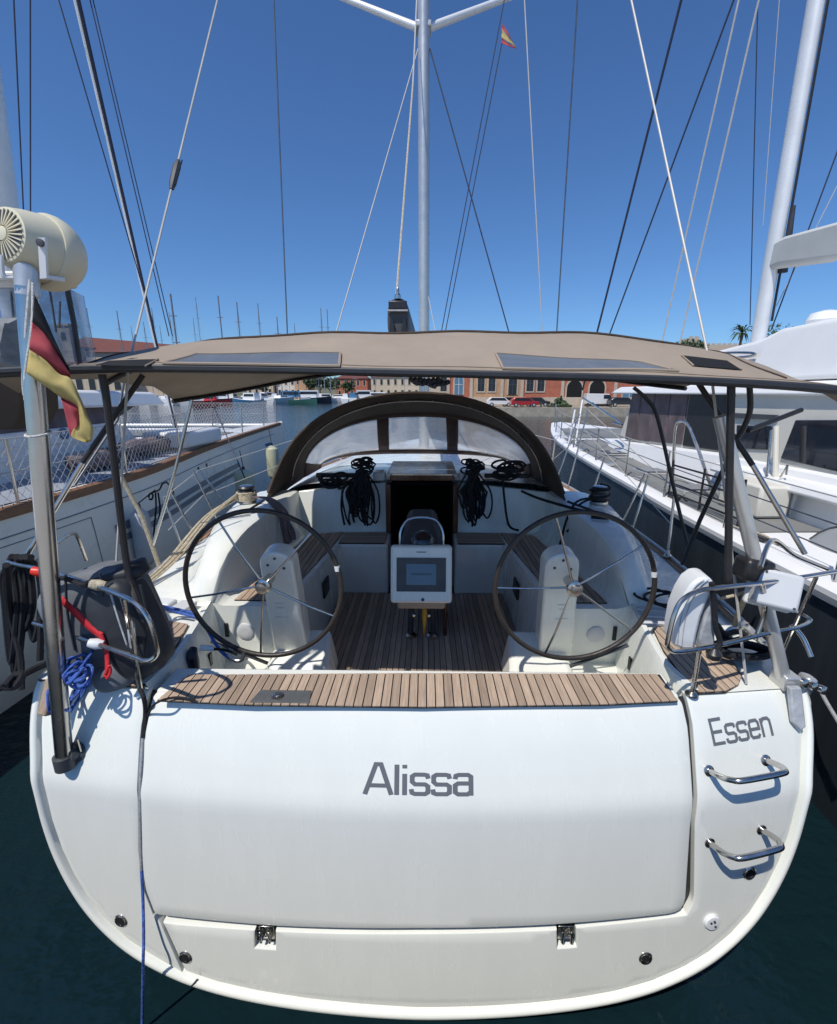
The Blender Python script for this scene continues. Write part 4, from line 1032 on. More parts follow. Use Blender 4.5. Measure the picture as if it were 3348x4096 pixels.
# ================================================================== THE YACHT TO THE LEFT
LEFT = thing('moored_yacht', (-6.0, 6.0, 0), 'pale grey yacht with two dark stripes and a teak rail, moored on the left', 'sailing yacht')
L_C = [(1.0, -6.45), (17.0, -5.33)]
L_HB = [(1.0, 1.9), (4.4, 2.0), (6.6, 1.86), (8.5, 1.45), (10.0, 1.13), (13.0, 0.62), (15.5, 0.25), (17.0, 0.03)]
def l_c(y): return interp(y, L_C)
def l_hb(y): return smooth_interp(y, L_HB)
def l_z(y): return 1.83 + 0.012 * (y - 4)
rows = []
for k in range(0, 33):
    y = 1.0 + 16.0 * k / 32; c, h, z = l_c(y), l_hb(y), l_z(y)
    half = [(h, z), (h + 0.05, z * 0.72), (h + 0.085, z * 0.42), (h + 0.05 - 0.05, 0.15), (h * 0.9, -0.5)]
    rows.append([(c - a, y, b) for a, b in half] + [(c + a, y, b) for a, b in half[::-1]])
MB().grid(rows).build('hull', 'hull_pale', LEFT, angle=50)
def l_side(y, z): 
    zz = l_z(y); h = l_hb(y); f = z / zz
    return l_c(y) + interp(f, [(0, h * 0.96), (0.08, h), (0.42, h + 0.085), (0.72, h + 0.05), (1.0, h)])
def l_band(z0, z1, y0, y1, m, name, off=0.006, n=20):
    MB().grid([[(l_side(y, z) + off, y, z) for z in (z0, z1)] for y in [lerp(y0, y1, k / n) for k in range(n + 1)]]).build(name, m, LEFT)
l_band(1.20, 1.31, 5.7, 11.5, 'stripe_grey', 'hull_stripe'); l_band(1.05, 1.14, 5.7, 11.5, 'stripe_grey', 'hull_stripe')
MB().tube([(l_side(y, 1.60) + 0.004, y, 1.60 + 0.01 * (y - 4)) for y in [3 + 0.5 * k for k in range(26)]], 0.007, 5).build('hull_seam', 'stripe_grey', LEFT)
for a in (3.95, 5.35): MB().tube([(l_side(a, z) + 0.004, a, z) for z in (0.85, 1.1, 1.35, 1.52)], 0.005, 5).build('door_seam', 'stripe_grey', LEFT)
MB().tube([(l_side(y, 1.52) + 0.004, y, 1.52) for y in (3.95, 4.4, 4.9, 5.35)], 0.005, 5).build('door_seam', 'stripe_grey', LEFT)
for y in (8.8, 9.3): MB().box((l_side(y, 1.58) + 0.004, y, 1.56), (0.012, 0.07, 0.10)).build('portlight', 'dark_grey', LEFT, bevel=0.004)
for k in range(3): MB().box((l_side(14.4 + k * 0.05, 1.4 - 0.22 * k) + 0.006, 14.3 + k * 0.1, 1.45 - 0.22 * k), (0.012, 0.9 - 0.2 * k, 0.09)).build('bow_reflection', 'emblem_reflection_blue', LEFT)  # strips that paint the water's blue reflections onto the bow
rows = []
for k in range(0, 17):
    y = 1.0 + 15.9 * k / 16; c, h, z = l_c(y), l_hb(y), l_z(y)
    rows.append([(c + h * f, y, z + 0.02 + 0.05 * (1 - f * f)) for f in (-1, -.6, -.2, .2, .6, 1)])
MB().grid(rows).build('deck', 'white_paint', LEFT)
MB().prism([(-13.5, 1, 1.70), (-7.2, 1, 1.70), (-6.2, 14.6, 1.80), (-13.5, 14.6, 1.80)], [(-13.5, 1, 1.86), (-7.2, 1, 1.86), (-6.2, 14.6, 1.965), (-13.5, 14.6, 1.965)]).build('bridge_deck', 'white_paint', LEFT, bevel=0.04)
MB().grid([[(x, y, 1.972 + 0.004 * k) for k, x in enumerate((-12.5, -9, -6.6))] for y in (11.6, 12.6, 13.6)]).build('trampoline', 'deck_grey', LEFT)
MB().grid([[(l_c(y) + l_hb(y) * f, y, l_z(y) + 0.034 + 0.05 * (1 - f * f)) for f in (0.25, 0.55, 0.9)] for y in [3.0, 5, 7, 8.5]]).build('side_deck', 'deck_blue_grey', LEFT)
MB().grid([[(l_c(y) + l_hb(y) * f, y, l_z(y) + 0.034 + 0.05 * (1 - f * f)) for f in (-0.5, 0, 0.55)] for y in [9.5, 11, 12.5]]).build('fore_deck', 'deck_grey', LEFT)
rail = MB()
cs_ = [(0.03, -0.05), (0.03, 0.05), (-0.06, 0.06), (-0.09, 0.0)]
rail.grid([[(l_c(y) + l_hb(y) + a, y, l_z(y) + b) for a, b in cs_] for y in [1.0 + 0.5 * k for k in range(32)]], closed=True)
rail.build('teak_rail', 'teak_oiled', LEFT)
for sgn in (1,):
    pos = []
    for y in (3.0, 4.55, 6.3, 8.2, 10.2, 12.4, 14.6, 16.2):
        b = Vector((l_c(y) + l_hb(y) - 0.06, y, l_z(y) + 0.05)); t = b + Vector((0.02, 0, 0.66 + 0.012 * (y - 3))); pos.append((b, t))
        MB().tube([b, t], 0.016, 8).build('stanchion', 'steel', LEFT)
    for f in (1.0, 0.5): MB().tube([b.lerp(t, f) for b, t in pos], 0.006, 5).build('life_line', 'wire_pale', LEFT)
    front = [(V((x, 16.2 - 0.05 * k, 1.98)), V((x, 16.2 - 0.05 * k, 2.72))) for k, x in enumerate((-5.42, -7.2, -9.0, -10.8, -12.6))]
    for b, t in front[1:]: MB().tube([b, t], 0.016, 8).build('stanchion', 'steel', LEFT)
    MB().tube([(-5.3, 16.3, 1.93), (-13.2, 16.0, 1.93)], 0.09, 12).build('bow_beam', 'alloy_white', LEFT)
    for f in (1.0, 0.5): MB().tube([b.lerp(t, f) for b, t in front], 0.008, 5).build('life_line', 'wire_pale', LEFT)
    net = MB()
    for (b0_, t0_), (b1_, t1_) in list(zip(pos, pos[1:])) + list(zip(front, front[1:])):
        w = (b1_ - b0_).length; h = 0.66; n = int(w / 0.115)
        for k in range(-6, n + 1):
            for s in (1, -1):
                u0, u1 = k * 0.115, k * 0.115 + h * 0.9 * 1.0
                pts = []
                for j in range(0, 2):
                    u = (u0, u1)[j]; v = (0.0, 1.0)[j]
                    pts.append((u, v if s > 0 else 1 - v))
                (ua, va), (ub, vb) = pts
                ca, cb = max(0, ua), min(w, ub)
                if cb <= ca: continue
                va2 = va + (vb - va) * (ca - ua) / (ub - ua); vb2 = va + (vb - va) * (cb - ua) / (ub - ua)
                A = b0_.lerp(b1_, ca / w).lerp(t0_.lerp(t1_, ca / w), va2); B = b0_.lerp(b1_, cb / w).lerp(t0_.lerp(t1_, cb / w), vb2)
                net.tube([A, B], 0.0038, 3, caps=False)
    net.build('rail_net', 'rope_white', LEFT, smooth=False, kind='stuff')
# its cabin: pale sides, dark covered windows, roof, awning and clear enclosure
def slab_x(pts, dx, name, m, bevel=0.0, parent=LEFT, **kw):
    """outline in space given width towards -x"""
    return MB().prism([p + Vector((dx, 0, 0)) for p in pts], pts).build(name, m, parent, bevel=bevel, **kw)
LX = -5.35
slab_x([V((LX + 0.12, 4.0, 1.86)), V((LX + 0.05, 8.6, 1.90)), V((LX - 0.15, 8.4, 2.40)), V((LX, 7.8, 2.54)), V((LX, 4.0, 2.50))], -2.2, 'cabin_side', 'white_paint', 0.03)
slab_x([V((LX - 0.02, 4.0, 2.50)), V((LX - 0.02, 7.8, 2.54)), V((LX - 0.08, 8.6, 2.80)), V((LX - 0.08, 4.0, 2.80))], -2.0, 'cabin_window', 'mesh_brown', 0.01)
slab_x([V((LX + 0.10, 3.4, 2.80)), V((LX + 0.08, 9.4, 2.80)), V((LX - 0.05, 9.2, 3.05)), V((LX - 0.05, 3.4, 3.12))], -2.6, 'cabin_roof', 'white_paint', 0.05)
c = at_x(258, 1735, LX + 0.012); 
MB().lathe(c, (1, 0.0, 0.1), [(0.085, 0.0), (0.085, 0.004), (0.01, 0.004)], 22).build('round_emblem', 'emblem_reflection_blue', LEFT)
MB().lathe(c + V((0.004, -0.02, 0.02)), (1, 0, 0.1), [(0.03, 0.0), (0.03, 0.003), (0.01, 0.003)], 16).build('emblem_spot', 'hull_pale', LEFT)
for k in range(3): MB().tube([(LX + 0.10 - 0.02 * k, 4.2, 2.0 + 0.17 * k), (LX + 0.05 - 0.02 * k, 8.0, 2.0 + 0.15 * k)], 0.006, 5).build('cabin_seam', 'hull_pale', LEFT)
MB().box((LX + 0.35, 9.4, 2.15), (0.9, 1.5, 0.30)).build('fore_hatch', 'white_paint', LEFT, bevel=0.05)
fold = MB()
for k in range(9):
    y = 6.2 + 0.42 * k; fold.tube([(l_c(y) + l_hb(y) - 0.75 + R.uniform(-.1, .1), y, 2.02 + R.uniform(0, .12)), (l_c(y) + l_hb(y) - 0.55 + R.uniform(-.1, .1), y + 0.5, 2.1 + R.uniform(0, .12))], R.uniform(0.10, 0.16), 9)
fold.build('folded_cover', 'mesh_brown', LEFT)
# clear enclosure above
e = [at_y(-150, 1150, 5.6), at_y(268, 1150, 5.9), at_y(325, 1490, 6.1), at_y(-150, 1490, 5.6)]
MB().prism([p + V((0, 0.02, 0)) for p in e], e).build('clear_enclosure', 'cabin_vinyl', LEFT)
e2 = [e[1], e[1] + V((-0.16, 0.5, 0)), e[2] + V((-0.16, 0.5, 0)), e[2]]
MB().prism([p + V((-0.02, 0, 0)) for p in e2], e2).build('clear_enclosure', 'cabin_vinyl', LEFT)
MB().tube([e[1] + V((0, 0, 0.03)), e[1].lerp(e[2], .4) + V((0.012, 0, 0)), e[2]], 0.03, 8).build('enclosure_edge', 'bag_black', LEFT)
for q0, q1 in (((200, 1165), (225, 1330)), ((45, 1165), (55, 1280)), ((240, 1205), (238, 1310))): MB().tube([at_y(*q0, 5.75), at_y(*q1, 5.78)], 0.012, 6).build('enclosure_zip', 'dark_grey', LEFT)
MB().prism([p + V((-0.12, 0.45, 0)) for p in [e[0] + V((-3, -0.25, 0.02)), e[1] + V((0.12, -0.25, 0.02)), e[1] + V((0.12, -0.25, 0.13)), e[0] + V((-3, -0.25, 0.13))]][::-1], [e[0] + V((-3, -0.25, 0.02)), e[1] + V((0.12, -0.25, 0.02)), e[1] + V((0.12, -0.25, 0.13)), e[0] + V((-3, -0.25, 0.13))][::-1]).build('hard_top', 'ivory', LEFT, bevel=0.03)
# rolled grey tarpaulin
rows = []
for j in range(0, 15):
    t = j / 14; a = at_y(-330, 1400, 5.1); b = at_y(95, 1395, 5.3); q = a.lerp(b, t)
    rows.append([q + V((0.02 * math.sin(9 * t), 0.30 * math.cos(2 * math.pi * i / 22) + 0.03 * math.sin(5 * t + i), 0.30 * math.sin(2 * math.pi * i / 22) * (1 + 0.12 * math.sin(i * 1.7 + 6 * t)))) for i in range(22)])
tb_ = MB().grid(rows, closed=True); tb_.f.append(tuple(len(tb_.v) - 22 + i for i in range(22))); tb_.build('rolled_tarpaulin', 'tarp_grey', LEFT)
aw = [at_y(-400, 1500, 3.6), at_y(80, 1500, 3.75), at_y(95, 1640, 3.9), at_y(60, 1720, 4.0), at_y(-400, 1720, 3.9)]
MB().prism([p + V((0, 0.4, 0)) for p in aw], aw).build('brown_awning', 'brown_canvas', LEFT, bevel=0.03)
# mast, furled sail and stays of the left yacht
ma, mb2 = at_y(-70, 330, 7.0), at_y(52, 1250, 7.2)
oval_tube(mb2 + V((0, 0, -1)), extend(mb2, ma, 1.5), 0.17, 0.21).build('mast', 'alloy_white', LEFT)
MB().tube([mb2 + V((0.17, -0.1, 0)), extend(mb2, ma, 1.5) + V((0.17, -0.1, 0))], 0.02, 6).build('mast_track', 'black_plastic', LEFT)
a, b = at_y(305, 0, 9.0), at_y(716, 1782, 12.6)
a = extend(b, a, 1.2)
FS = MB().tube([a, b], [0.045, 0.035], 10).build('furled_sail', 'alloy_white', LEFT)
MB().tube([a + V((0.045, -0.02, 0)), b + V((0.035, -0.02, 0))], [0.035, 0.022], 8).build('sail_edge', 'wire_navy', FS)
for tq, bq, r, m in (((235, 0), (612, 1290), 0.012, 'wire_navy'), ((360, 0), (676, 1345), 0.010, 'wire_navy'), ((372, 0), (690, 1345), 0.010, 'wire_navy'), ((55, 0), (96, 890), 0.012, 'wire_navy'), ((121, 0), (122, 890), 0.012, 'wire_navy')):
    line2(tq, 9.0, bq, 9.5, r, m, LEFT, 'stay')
line2((840, 1590), 10.5, (985, 1925), 9.3, 0.012, 'wire_navy', LEFT, 'fender_line', up=1.0)

# fenders hung from the left yacht
def fender(px, py, y, length, r, m, label, rope_top):
    c = at_y(px, py, y)
    t = thing('fender', c - V((0, 0, length / 2)), label, 'fender', None)
    MB().lathe(c - V((0, 0, length / 2)), (0, 0, 1), [(0.02, 0), (r * 0.55, 0.03), (r * 0.9, length * 0.10), (r, length * 0.2), (r, length * 0.8), (r * 0.9, length * 0.9), (r * 0.5, length * 0.97), (0.03, length)], 20).build('fender_body', m, t)
    MB().lathe(c + V((0, 0, length / 2 - 0.005)), (0, 0, 1), [(0.035, 0), (0.03, 0.06), (0.015, 0.07)], 10).build('fender_eye', 'navy', t)
    MB().tube(curve([c + V((0, 0, length / 2 + 0.06)), at_y(*rope_top, y)], 4), 0.008, 6).build('fender_rope', 'rope_black', t)
fender(1092, 1850, 12.4, 0.95, 0.17, 'fender_yellow', 'yellowish fender nearest the bow of the pale grey yacht', (1075, 1715))
fender(980, 1945, 9.6, 0.75, 0.20, 'fender_yellow', 'fat yellowish fender amidships on the pale grey yacht', (958, 1800))
fender(572, 2150, 6.0, 0.86, 0.125, 'fender_white', 'pale grey cylindrical fender hanging below the dark rope tangle', (620, 1960))
c = at_z(590, 2262, 1.62); c.x = -gun(c.y) - 0.16; c.z -= 0.05
MB().lathe(c + V((0, -0.1, -0.45)), (0.05, 0.15, 1), [(0.02, 0), (0.08, 0.04), (0.10, 0.12), (0.10, 0.42), (0.07, 0.50), (0.02, 0.55)], 18).build('fender', 'fender_navy', None, label='navy blue fender tucked against the left deck edge', cat='fender')
rp = MB()
for k, pts in enumerate(([(595, 1990), (600, 1975), (625, 1965), (640, 1955), (650, 1935), (668, 1928)], [(622, 1972), (624, 2030), (618, 2100), (612, 2185)], [(632, 1970), (640, 2030), (636, 2075)], [(596, 1995), (606, 1998), (612, 1980), (600, 1972)], [(668, 1930), (690, 1960), (695, 1990)])):
    rp.tube(curve([at_y(*q, 6.1) for q in pts], 5), 0.013, 6)
rp.build('rope_tangle', 'rope_black', None, label='short black rope tangle above the pale grey fender', cat='rope')

# ================================================================== THE CATAMARAN TO THE RIGHT
RIGHT = thing('catamaran', (4.6, 7.0, 0), 'catamaran with dark hull, white flybridge and grey decks moored on the right', 'catamaran')
R_X = [(0.6, 2.97), (1.5, 3.0), (3.5, 3.05), (5.5, 3.15), (7.8, 3.27), (10.0, 3.26), (11.5, 3.36), (13.5, 3.75), (16.0, 4.42)]
R_Z = [(0.6, 1.57), (1.5, 1.58), (5.5, 1.60), (8, 1.66), (11, 1.86), (16, 2.02)]
def r_x(y): return smooth_interp(y, R_X)
def r_z(y): return interp(y, R_Z)
rows = []
for k in range(0, 31):
    y = 0.6 + 15.4 * k / 30; x, z = r_x(y), r_z(y); n = min(1, (16.3 - y) / 3)
    inner = lerp(4.5, 6.2, n)
    rows.append([(x, y, z), (x + 0.02, y, z * 0.75), (x + 0.04, y, z * 0.4), (x + 0.08 * n + 0.02, y, 0.1), (x + 0.2 * n + 0.02, y, -0.6), (inner - 0.3 * n, y, -0.6), (inner, y, z * 0.6), (inner, y, z)])
MB().grid(rows, flip=True).build('hull', 'hull_dark', RIGHT, angle=50)
rows = []
for k in range(0, 31):
    y = 0.6 + 15.4 * k / 30; x, z = r_x(y), r_z(y); n = min(1, (16.3 - y) / 3)
    inner = lerp(4.5, 6.2, n)
    rows.append([(x - 0.03, y, z - 0.07), (x - 0.03, y, z + 0.02), (x + 0.02, y, z + 0.05), (x + 0.10, y, z + 0.05), (min(x + 0.5, inner), y, z + 0.06), (inner, y, z + 0.07)])
MB().grid(rows, flip=True).build('deck', 'white_paint', RIGHT, angle=50)
MB().grid([[(r_x(y) + d, y, r_z(y) + 0.064 + 0.006 * k) for k, d in enumerate((0.17, 0.6, 0.98))] for y in [4.4, 5.6, 7, 8, 9, 10, 11.2]], flip=True).build('deck_pad', 'deck_grey', RIGHT)
MB().grid([[(lerp(r_x(y) + 0.28, 6.1, f), y, r_z(y) + 0.076 + 0.003 * f) for f in (0, .5, 1)] for y in [11.5, 12.6, 13.8]], flip=True).build('deck_pad', 'deck_grey', RIGHT)
for y, w in ((6.4, 0.42), (7.7, 0.42), (9.4, 0.45)):
    h_ = MB().box((r_x(y) + 0.66, y, r_z(y) + 0.09), (0.42, w, 0.035)).build('deck_hatch', 'tinted_glass', RIGHT, bevel=0.012)
    MB().box((r_x(y) + 0.66, y, r_z(y) + 0.077), (0.50, w + 0.08, 0.03)).build('hatch_frame', 'alloy', h_, bevel=0.008)
for y in (6.0, 8.6): MB().tube(curve([(r_x(y) + 0.35, y, r_z(y) + 0.09), (r_x(y) + 0.55, y + 0.3, r_z(y) + 0.10), (r_x(y) + 0.8, y + 0.2, r_z(y) + 0.10)], 8), 0.012, 6).build('deck_line', 'rope_grey', RIGHT)
# gear lying along its deck edge
RG = random.Random(11)
for y in (4.2, 5.9, 7.1, 8.3, 9.8, 11.2):
    b = V((r_x(y) + 0.17, y, r_z(y) + 0.06))
    MB().box(b + V((0, 0, 0.02)), (0.07, 0.22, 0.035)).build('deck_fitting', RG.choice(('alloy', 'black_plastic', 'steel')), RIGHT, bevel=0.008)
    MB().tube(curve([b + V((0.06, -0.2, 0)), b + V((0.12, 0.1, 0.01)), b + V((0.05, 0.4, 0)), b + V((0.15, 0.7, 0.01))], 5), 0.011, 6).build('deck_line', RG.choice(('rope_grey', 'rope_black', 'rope_cream')), RIGHT)
MB().grid([[(r_x(y) - 0.034, y, r_z(y) + dz) for dz in (-0.06, -0.02)] for y in [1.6 + 0.6 * k for k in range(22)]], flip=True).build('rub_strip', 'stripe_grey', RIGHT)
MB().box((r_x(5.2) + 0.72, 5.2, 1.86), (0.34, 0.7, 0.36)).build('deck_box', 'ivory', RIGHT, bevel=0.03)
# stanchions, life lines
ps = []
for y in (3.2, 4.6, 6.0, 7.4, 8.8, 10.2, 11.6, 13.0, 14.4, 15.8):
    b = V((r_x(y) + 0.08, y, r_z(y) + 0.05)); ps.append(b + V((0, 0, 0.62)))
    MB().tube([b, ps[-1]], 0.014, 8).build('stanchion', 'steel', RIGHT)
for dz in (0.0, -0.2, -0.4): MB().tube([p + V((0, 0, dz)) for p in ps], 0.006, 5).build('life_line', 'wire' if dz else 'wire_pale', RIGHT)
gt = MB()
for dz in (0.0, 0.12, 0.24, 0.36): gt.tube([(3.32, 4.6, 1.74 + dz), (3.32, 6.0, 1.74 + dz)], 0.012, 6)
for y in (4.6, 5.3, 6.0): gt.tube([(3.32, y, 1.66), (3.32, y, 2.16)], 0.014, 6)
gt.build('rail_gate', 'black_tube', RIGHT)
MB().tube(curve([at_y(2450, 1690, 9.6), at_y(2480, 1690, 9.5), at_y(2330, 1590, 13)], 6), 0.02, 8).build('bow_rail', 'steel', RIGHT)
for a, b in (((2290, 1850), (2330, 1600)), ((2270, 1800), (2300, 1640))): MB().tube([at_y(*a, 10.5), at_y(*b, 10.9)], 0.022, 8).build('bow_rail', 'alloy_white', RIGHT)
# the bent grab hoop on the side deck
MB().tube(curve([at_y(2690, 1960, 6.6), at_y(2698, 1760, 6.6), at_y(2712, 1690, 6.55), at_y(2752, 1700, 6.4), at_y(2790, 1790, 6.2), at_y(2850, 1960, 5.9), at_y(2890, 2010, 5.8)], 8), 0.021, 10).build('grab_hoop', 'steel', RIGHT)
# cabin
CX = 4.30
slab = lambda pts, dx, name, m, bevel=0.0: slab_x(pts, dx, name, m, bevel, RIGHT)
def P_(y, z, x=CX): return V((x, y, z))
slab([P_(4.0, 1.62, 4.10), P_(10.6, 1.70, 4.05), P_(10.3, 2.02, 4.25), P_(6.4, 2.20, 4.22), P_(4.0, 2.22, 4.18)], 3.5, 'cabin_side', 'white_paint', 0.04)
slab([P_(6.35, 2.19), P_(9.7, 2.06), P_(10.1, 2.14), P_(9.6, 3.04), P_(6.35, 3.06)], 3.0, 'cabin_shell', 'ivory', 0.02)
for y0, y1 in ((6.42, 7.55),): slab([P_(y0, 2.22, CX - 0.03), P_(y1, 2.18, CX - 0.03), P_(y1, 3.04, CX - 0.03), P_(y0, 3.04, CX - 0.03)], 0.05, 'cabin_window', 'black_plastic', 0.015)
for k in range(4):
    y0, y1 = 7.60 + 0.55 * k, 8.12 + 0.55 * k
    slab([P_(y0, 2.20 - 0.03 * k, CX - 0.025), P_(y1, 2.18 - 0.03 * k, CX - 0.025), P_(y1 - (0.12 if k == 3 else 0), 3.02, CX - 0.025), P_(y0, 3.02, CX - 0.025)], 0.05, 'window_cover', 'mesh_brown', 0.012)
slab([P_(3.6, 2.98, 4.16), P_(10.4, 3.03, 4.10), P_(10.1, 3.16, 4.20), P_(3.6, 3.14, 4.2)], 3.6, 'cabin_roof', 'white_paint', 0.035)
slab([P_(3.0, 3.16, 4.30), P_(9.6, 3.17, 4.40), P_(7.6, 3.66, 4.55), P_(6.5, 3.72, 4.5), P_(6.1, 3.80, 4.45), P_(3.0, 3.83, 4.40)], 3.4, 'flybridge', 'white_paint', 0.06)
for z_, y0_, y1_ in ((3.36, 3.2, 8.6), (3.58, 3.2, 7.6)):
    MB().tube([(4.475 + 0.02 * (z_ - 3.3), lerp(y0_, y1_, k / 8), z_) for k in range(9)], 0.007, 5).build('moulding_seam', 'gelcoat_grey', RIGHT)
MB().box((4.47, 5.0, 3.42), (0.05, 0.5, 0.16)).build('side_vent', 'dark_grey', RIGHT, bevel=0.015)
MB().lathe((4.8, 5.85, 3.80), (0, 0, 1), [(0.16, 0.0), (0.19, 0.06), (0.16, 0.14), (0.05, 0.17)], 18).build('deck_light', 'white_paint', RIGHT)
MB().tube(curve([at_y(2790, 1425, 7.5) + V((0, -0.05, 0)), at_y(2900, 1412, 6.9), at_y(3005, 1412, 6.4), at_y(3000, 1425, 6.4), at_y(2830, 1440, 7.2)], 6), 0.016, 8).build('roof_rail', 'steel', RIGHT)
# saloon wall aft: windows, ledge, tall glass painted with its blue reflection
slab([P_(3.0, 1.62, 4.22), P_(6.35, 1.62, 4.22), P_(6.35, 3.0, 4.22), P_(3.0, 3.0, 4.22)], 2.6, 'saloon_wall', 'ivory', 0.0)
q = [at_x(3180, 1680, 4.2), at_x(3400, 1680, 4.2), at_x(3400, 1900, 4.2), at_x(3120, 1835, 4.2)]
MB().prism([p + V((0.05, 0, 0)) for p in q], q).build('saloon_window', 'tinted_glass', RIGHT, bevel=0.01)
q = [at_x(2945, 1700, 4.2), at_x(3085, 1705, 4.2), at_x(3075, 1800, 4.2), at_x(2945, 1795, 4.2)]
MB().prism([p + V((0.05, 0, 0)) for p in q], q).build('saloon_window', 'tinted_glass', RIGHT, bevel=0.01)
q = [at_x(2935, 1652, 4.19), at_x(3105, 1660, 4.19), at_x(3105, 1680, 4.19), at_x(2935, 1672, 4.19)]
MB().prism([p + V((0.05, 0, 0)) for p in q], q).build('window_slot', 'dark_grey', RIGHT)
MB().prism([(4.30, 3.0, 1.95), (4.30, 6.3, 1.95), (4.30, 6.3, 2.12), (4.30, 3.0, 2.12)], [(3.92, 3.0, 1.98), (3.98, 6.3, 1.98), (4.02, 6.3, 2.08), (3.96, 3.0, 2.10)]).build('side_ledge', 'white_paint', RIGHT, bevel=0.03)
q = [at_x(3165, 2010, 4.15), at_x(3460, 2010, 4.15), at_x(3460, 2330, 4.15), at_x(3175, 2290, 4.15)]
MB().prism([p + V((0.05, 0, 0)) for p in q], q).build('saloon_window', 'blue_reflection_glass', RIGHT, bevel=0.01)
q = [at_x(2952, 2000, 4.15), at_x(3055, 2005, 4.15), at_x(3055, 2100, 4.15), at_x(2952, 2085, 4.15)]
MB().prism([p + V((0.05, 0, 0)) for p in q], q).build('saloon_window', 'tinted_glass', RIGHT, bevel=0.01)
for px_ in (3095, 3150): MB().box(at_x(px_, 2090, 4.12), (0.05, 0.07, 0.85)).build('door_post', 'white_paint', RIGHT, bevel=0.01)
MB().tube([at_x(3106, 1705, 4.05), at_x(3100, 1985, 4.05)], 0.03, 10).build('roof_post', 'ivory', RIGHT)
MB().tube([at_x(3085, 1720, 4.0), at_x(3068, 1900, 4.0)], 0.014, 8).build('roof_post', 'steel', RIGHT)
MB().tube(curve([at_x(3120, 1910, 4.0), at_x(3140, 1880, 4.0), at_x(3150, 1860, 4.0), at_x(3145, 1900, 4.0)], 5), 0.01, 7).build('grab_hoop', 'steel', RIGHT)
# mast, sail bag, stays
mb3, mt3 = at_y(3036, 1345, 7.4), at_y(3265, 0, 7.3)
RM = oval_tube(mb3 + V((0, 0, -0.3)), extend(mb3, mt3, 1.3), 0.09, 0.115).build('mast', 'alloy_white', RIGHT)
top_ = extend(mb3, mt3, 1.3)
MB().tube([mb3 + V((0.075, -0.105, 0.2)), top_ + V((0.075, -0.105, 0))], 0.018, 6).build('mast_track', 'black_plastic', RM)
MB().tube([mb3.lerp(mt3, 0.21) + V((0.10, -0.12, 0)), mb3.lerp(mt3, 0.30) + V((0.09, -0.13, 0)), mb3.lerp(mt3, 0.42) + V((0.09, -0.12, 0))], [0.06, 0.045, 0.025], 8).build('mast_cover', 'bag_black', RM)
q = [at_y(3108, 1062, 7.1), at_y(3420, 1022, 6.3), at_y(3420, 862, 6.2), at_y(3140, 940, 7.05)]
MB().prism([p + V((0.05, 0.35, 0)) for p in q], q).build('sail_bag', 'sailbag', RIGHT, bevel=0.05)
for tq, yt, bq, yb, r, m in (((2725, 0), 9.0, (2330, 1560), 11.5, 0.022, 'wire_navy'), ((2935, 0), 9.0, (2385, 1480), 11.0, 0.016, 'wire_navy'), ((2955, 0), 7.8, (2640, 1405), 8.6, 0.013, 'wire_pale'), ((3035, 0), 7.6, (2718, 1378), 8.4, 0.014, 'wire_pale'), ((3030, 60), 9.0, (3000, 1300), 9.0, 0.009, 'wire_navy'), ((3110, 100), 9.0, (3052, 900), 9.0, 0.006, 'wire_pale'), ((3348, 610), 7.2, (3085, 1320), 7.4, 0.010, 'wire_navy'), ((3348, 745), 7.2, (3105, 1225), 7.4, 0.006, 'wire_pale')):
    line2(tq, yt, bq, yb, r, m, RIGHT, 'stay')
# a grey dinghy lashed beyond
DG = thing('dinghy', (4.0, 3.1, 1.6), 'round grey rubber dinghy end leaning by the blue-reflecting glass', 'dinghy')
cc = at_x(3400, 2330, 3.82)
MB().lathe(cc + V((0.12, 0, 0)), (-1, -0.1, 0.05), [(0.02, -0.04), (0.30, -0.02), (0.47, 0.05), (0.50, 0.16), (0.44, 0.26), (0.30, 0.31), (0.02, 0.33)], 30).build('dinghy_tube', 'dinghy_grey', DG)
MB().lathe(cc + V((0.12, 0, 0)), (-1, -0.1, 0.05), [(0.505, 0.14), (0.512, 0.16), (0.505, 0.18)], 30).build('rubbing_strake', 'dark_grey', DG)
# ================================================================== ACROSS THE HARBOUR
def quay(x0, x1, y0, y1, z, name='quay'):
    MB().box(((x0 + x1) / 2, (y0 + y1) / 2, (z - 1.5) / 2), (x1 - x0, y1 - y0, z + 1.5)).build(name, 'quay_stone', None, smooth=False, kind='structure')
quay(2, 160, 70, 400, 1.15)
quay(-430, 2, 192, 420, 1.3)
# hill behind everything
rows = []
for j in range(0, 13):
    y = 230 + 30 * j
    rows.append([(-420 + 40 * i, y, 1.2 + (max(0, min(1, (j - 0.3) / 5)) * (interp(-420 + 40 * i, [(-420, 10), (-60, 8), (40, 6), (100, 14), (170, 20), (260, 20), (420, 16)]) + 2 * math.sin(i * 1.3 + j)))) for i in range(22)])
MB().grid(rows).build('hillside', 'hill', None, kind='structure')

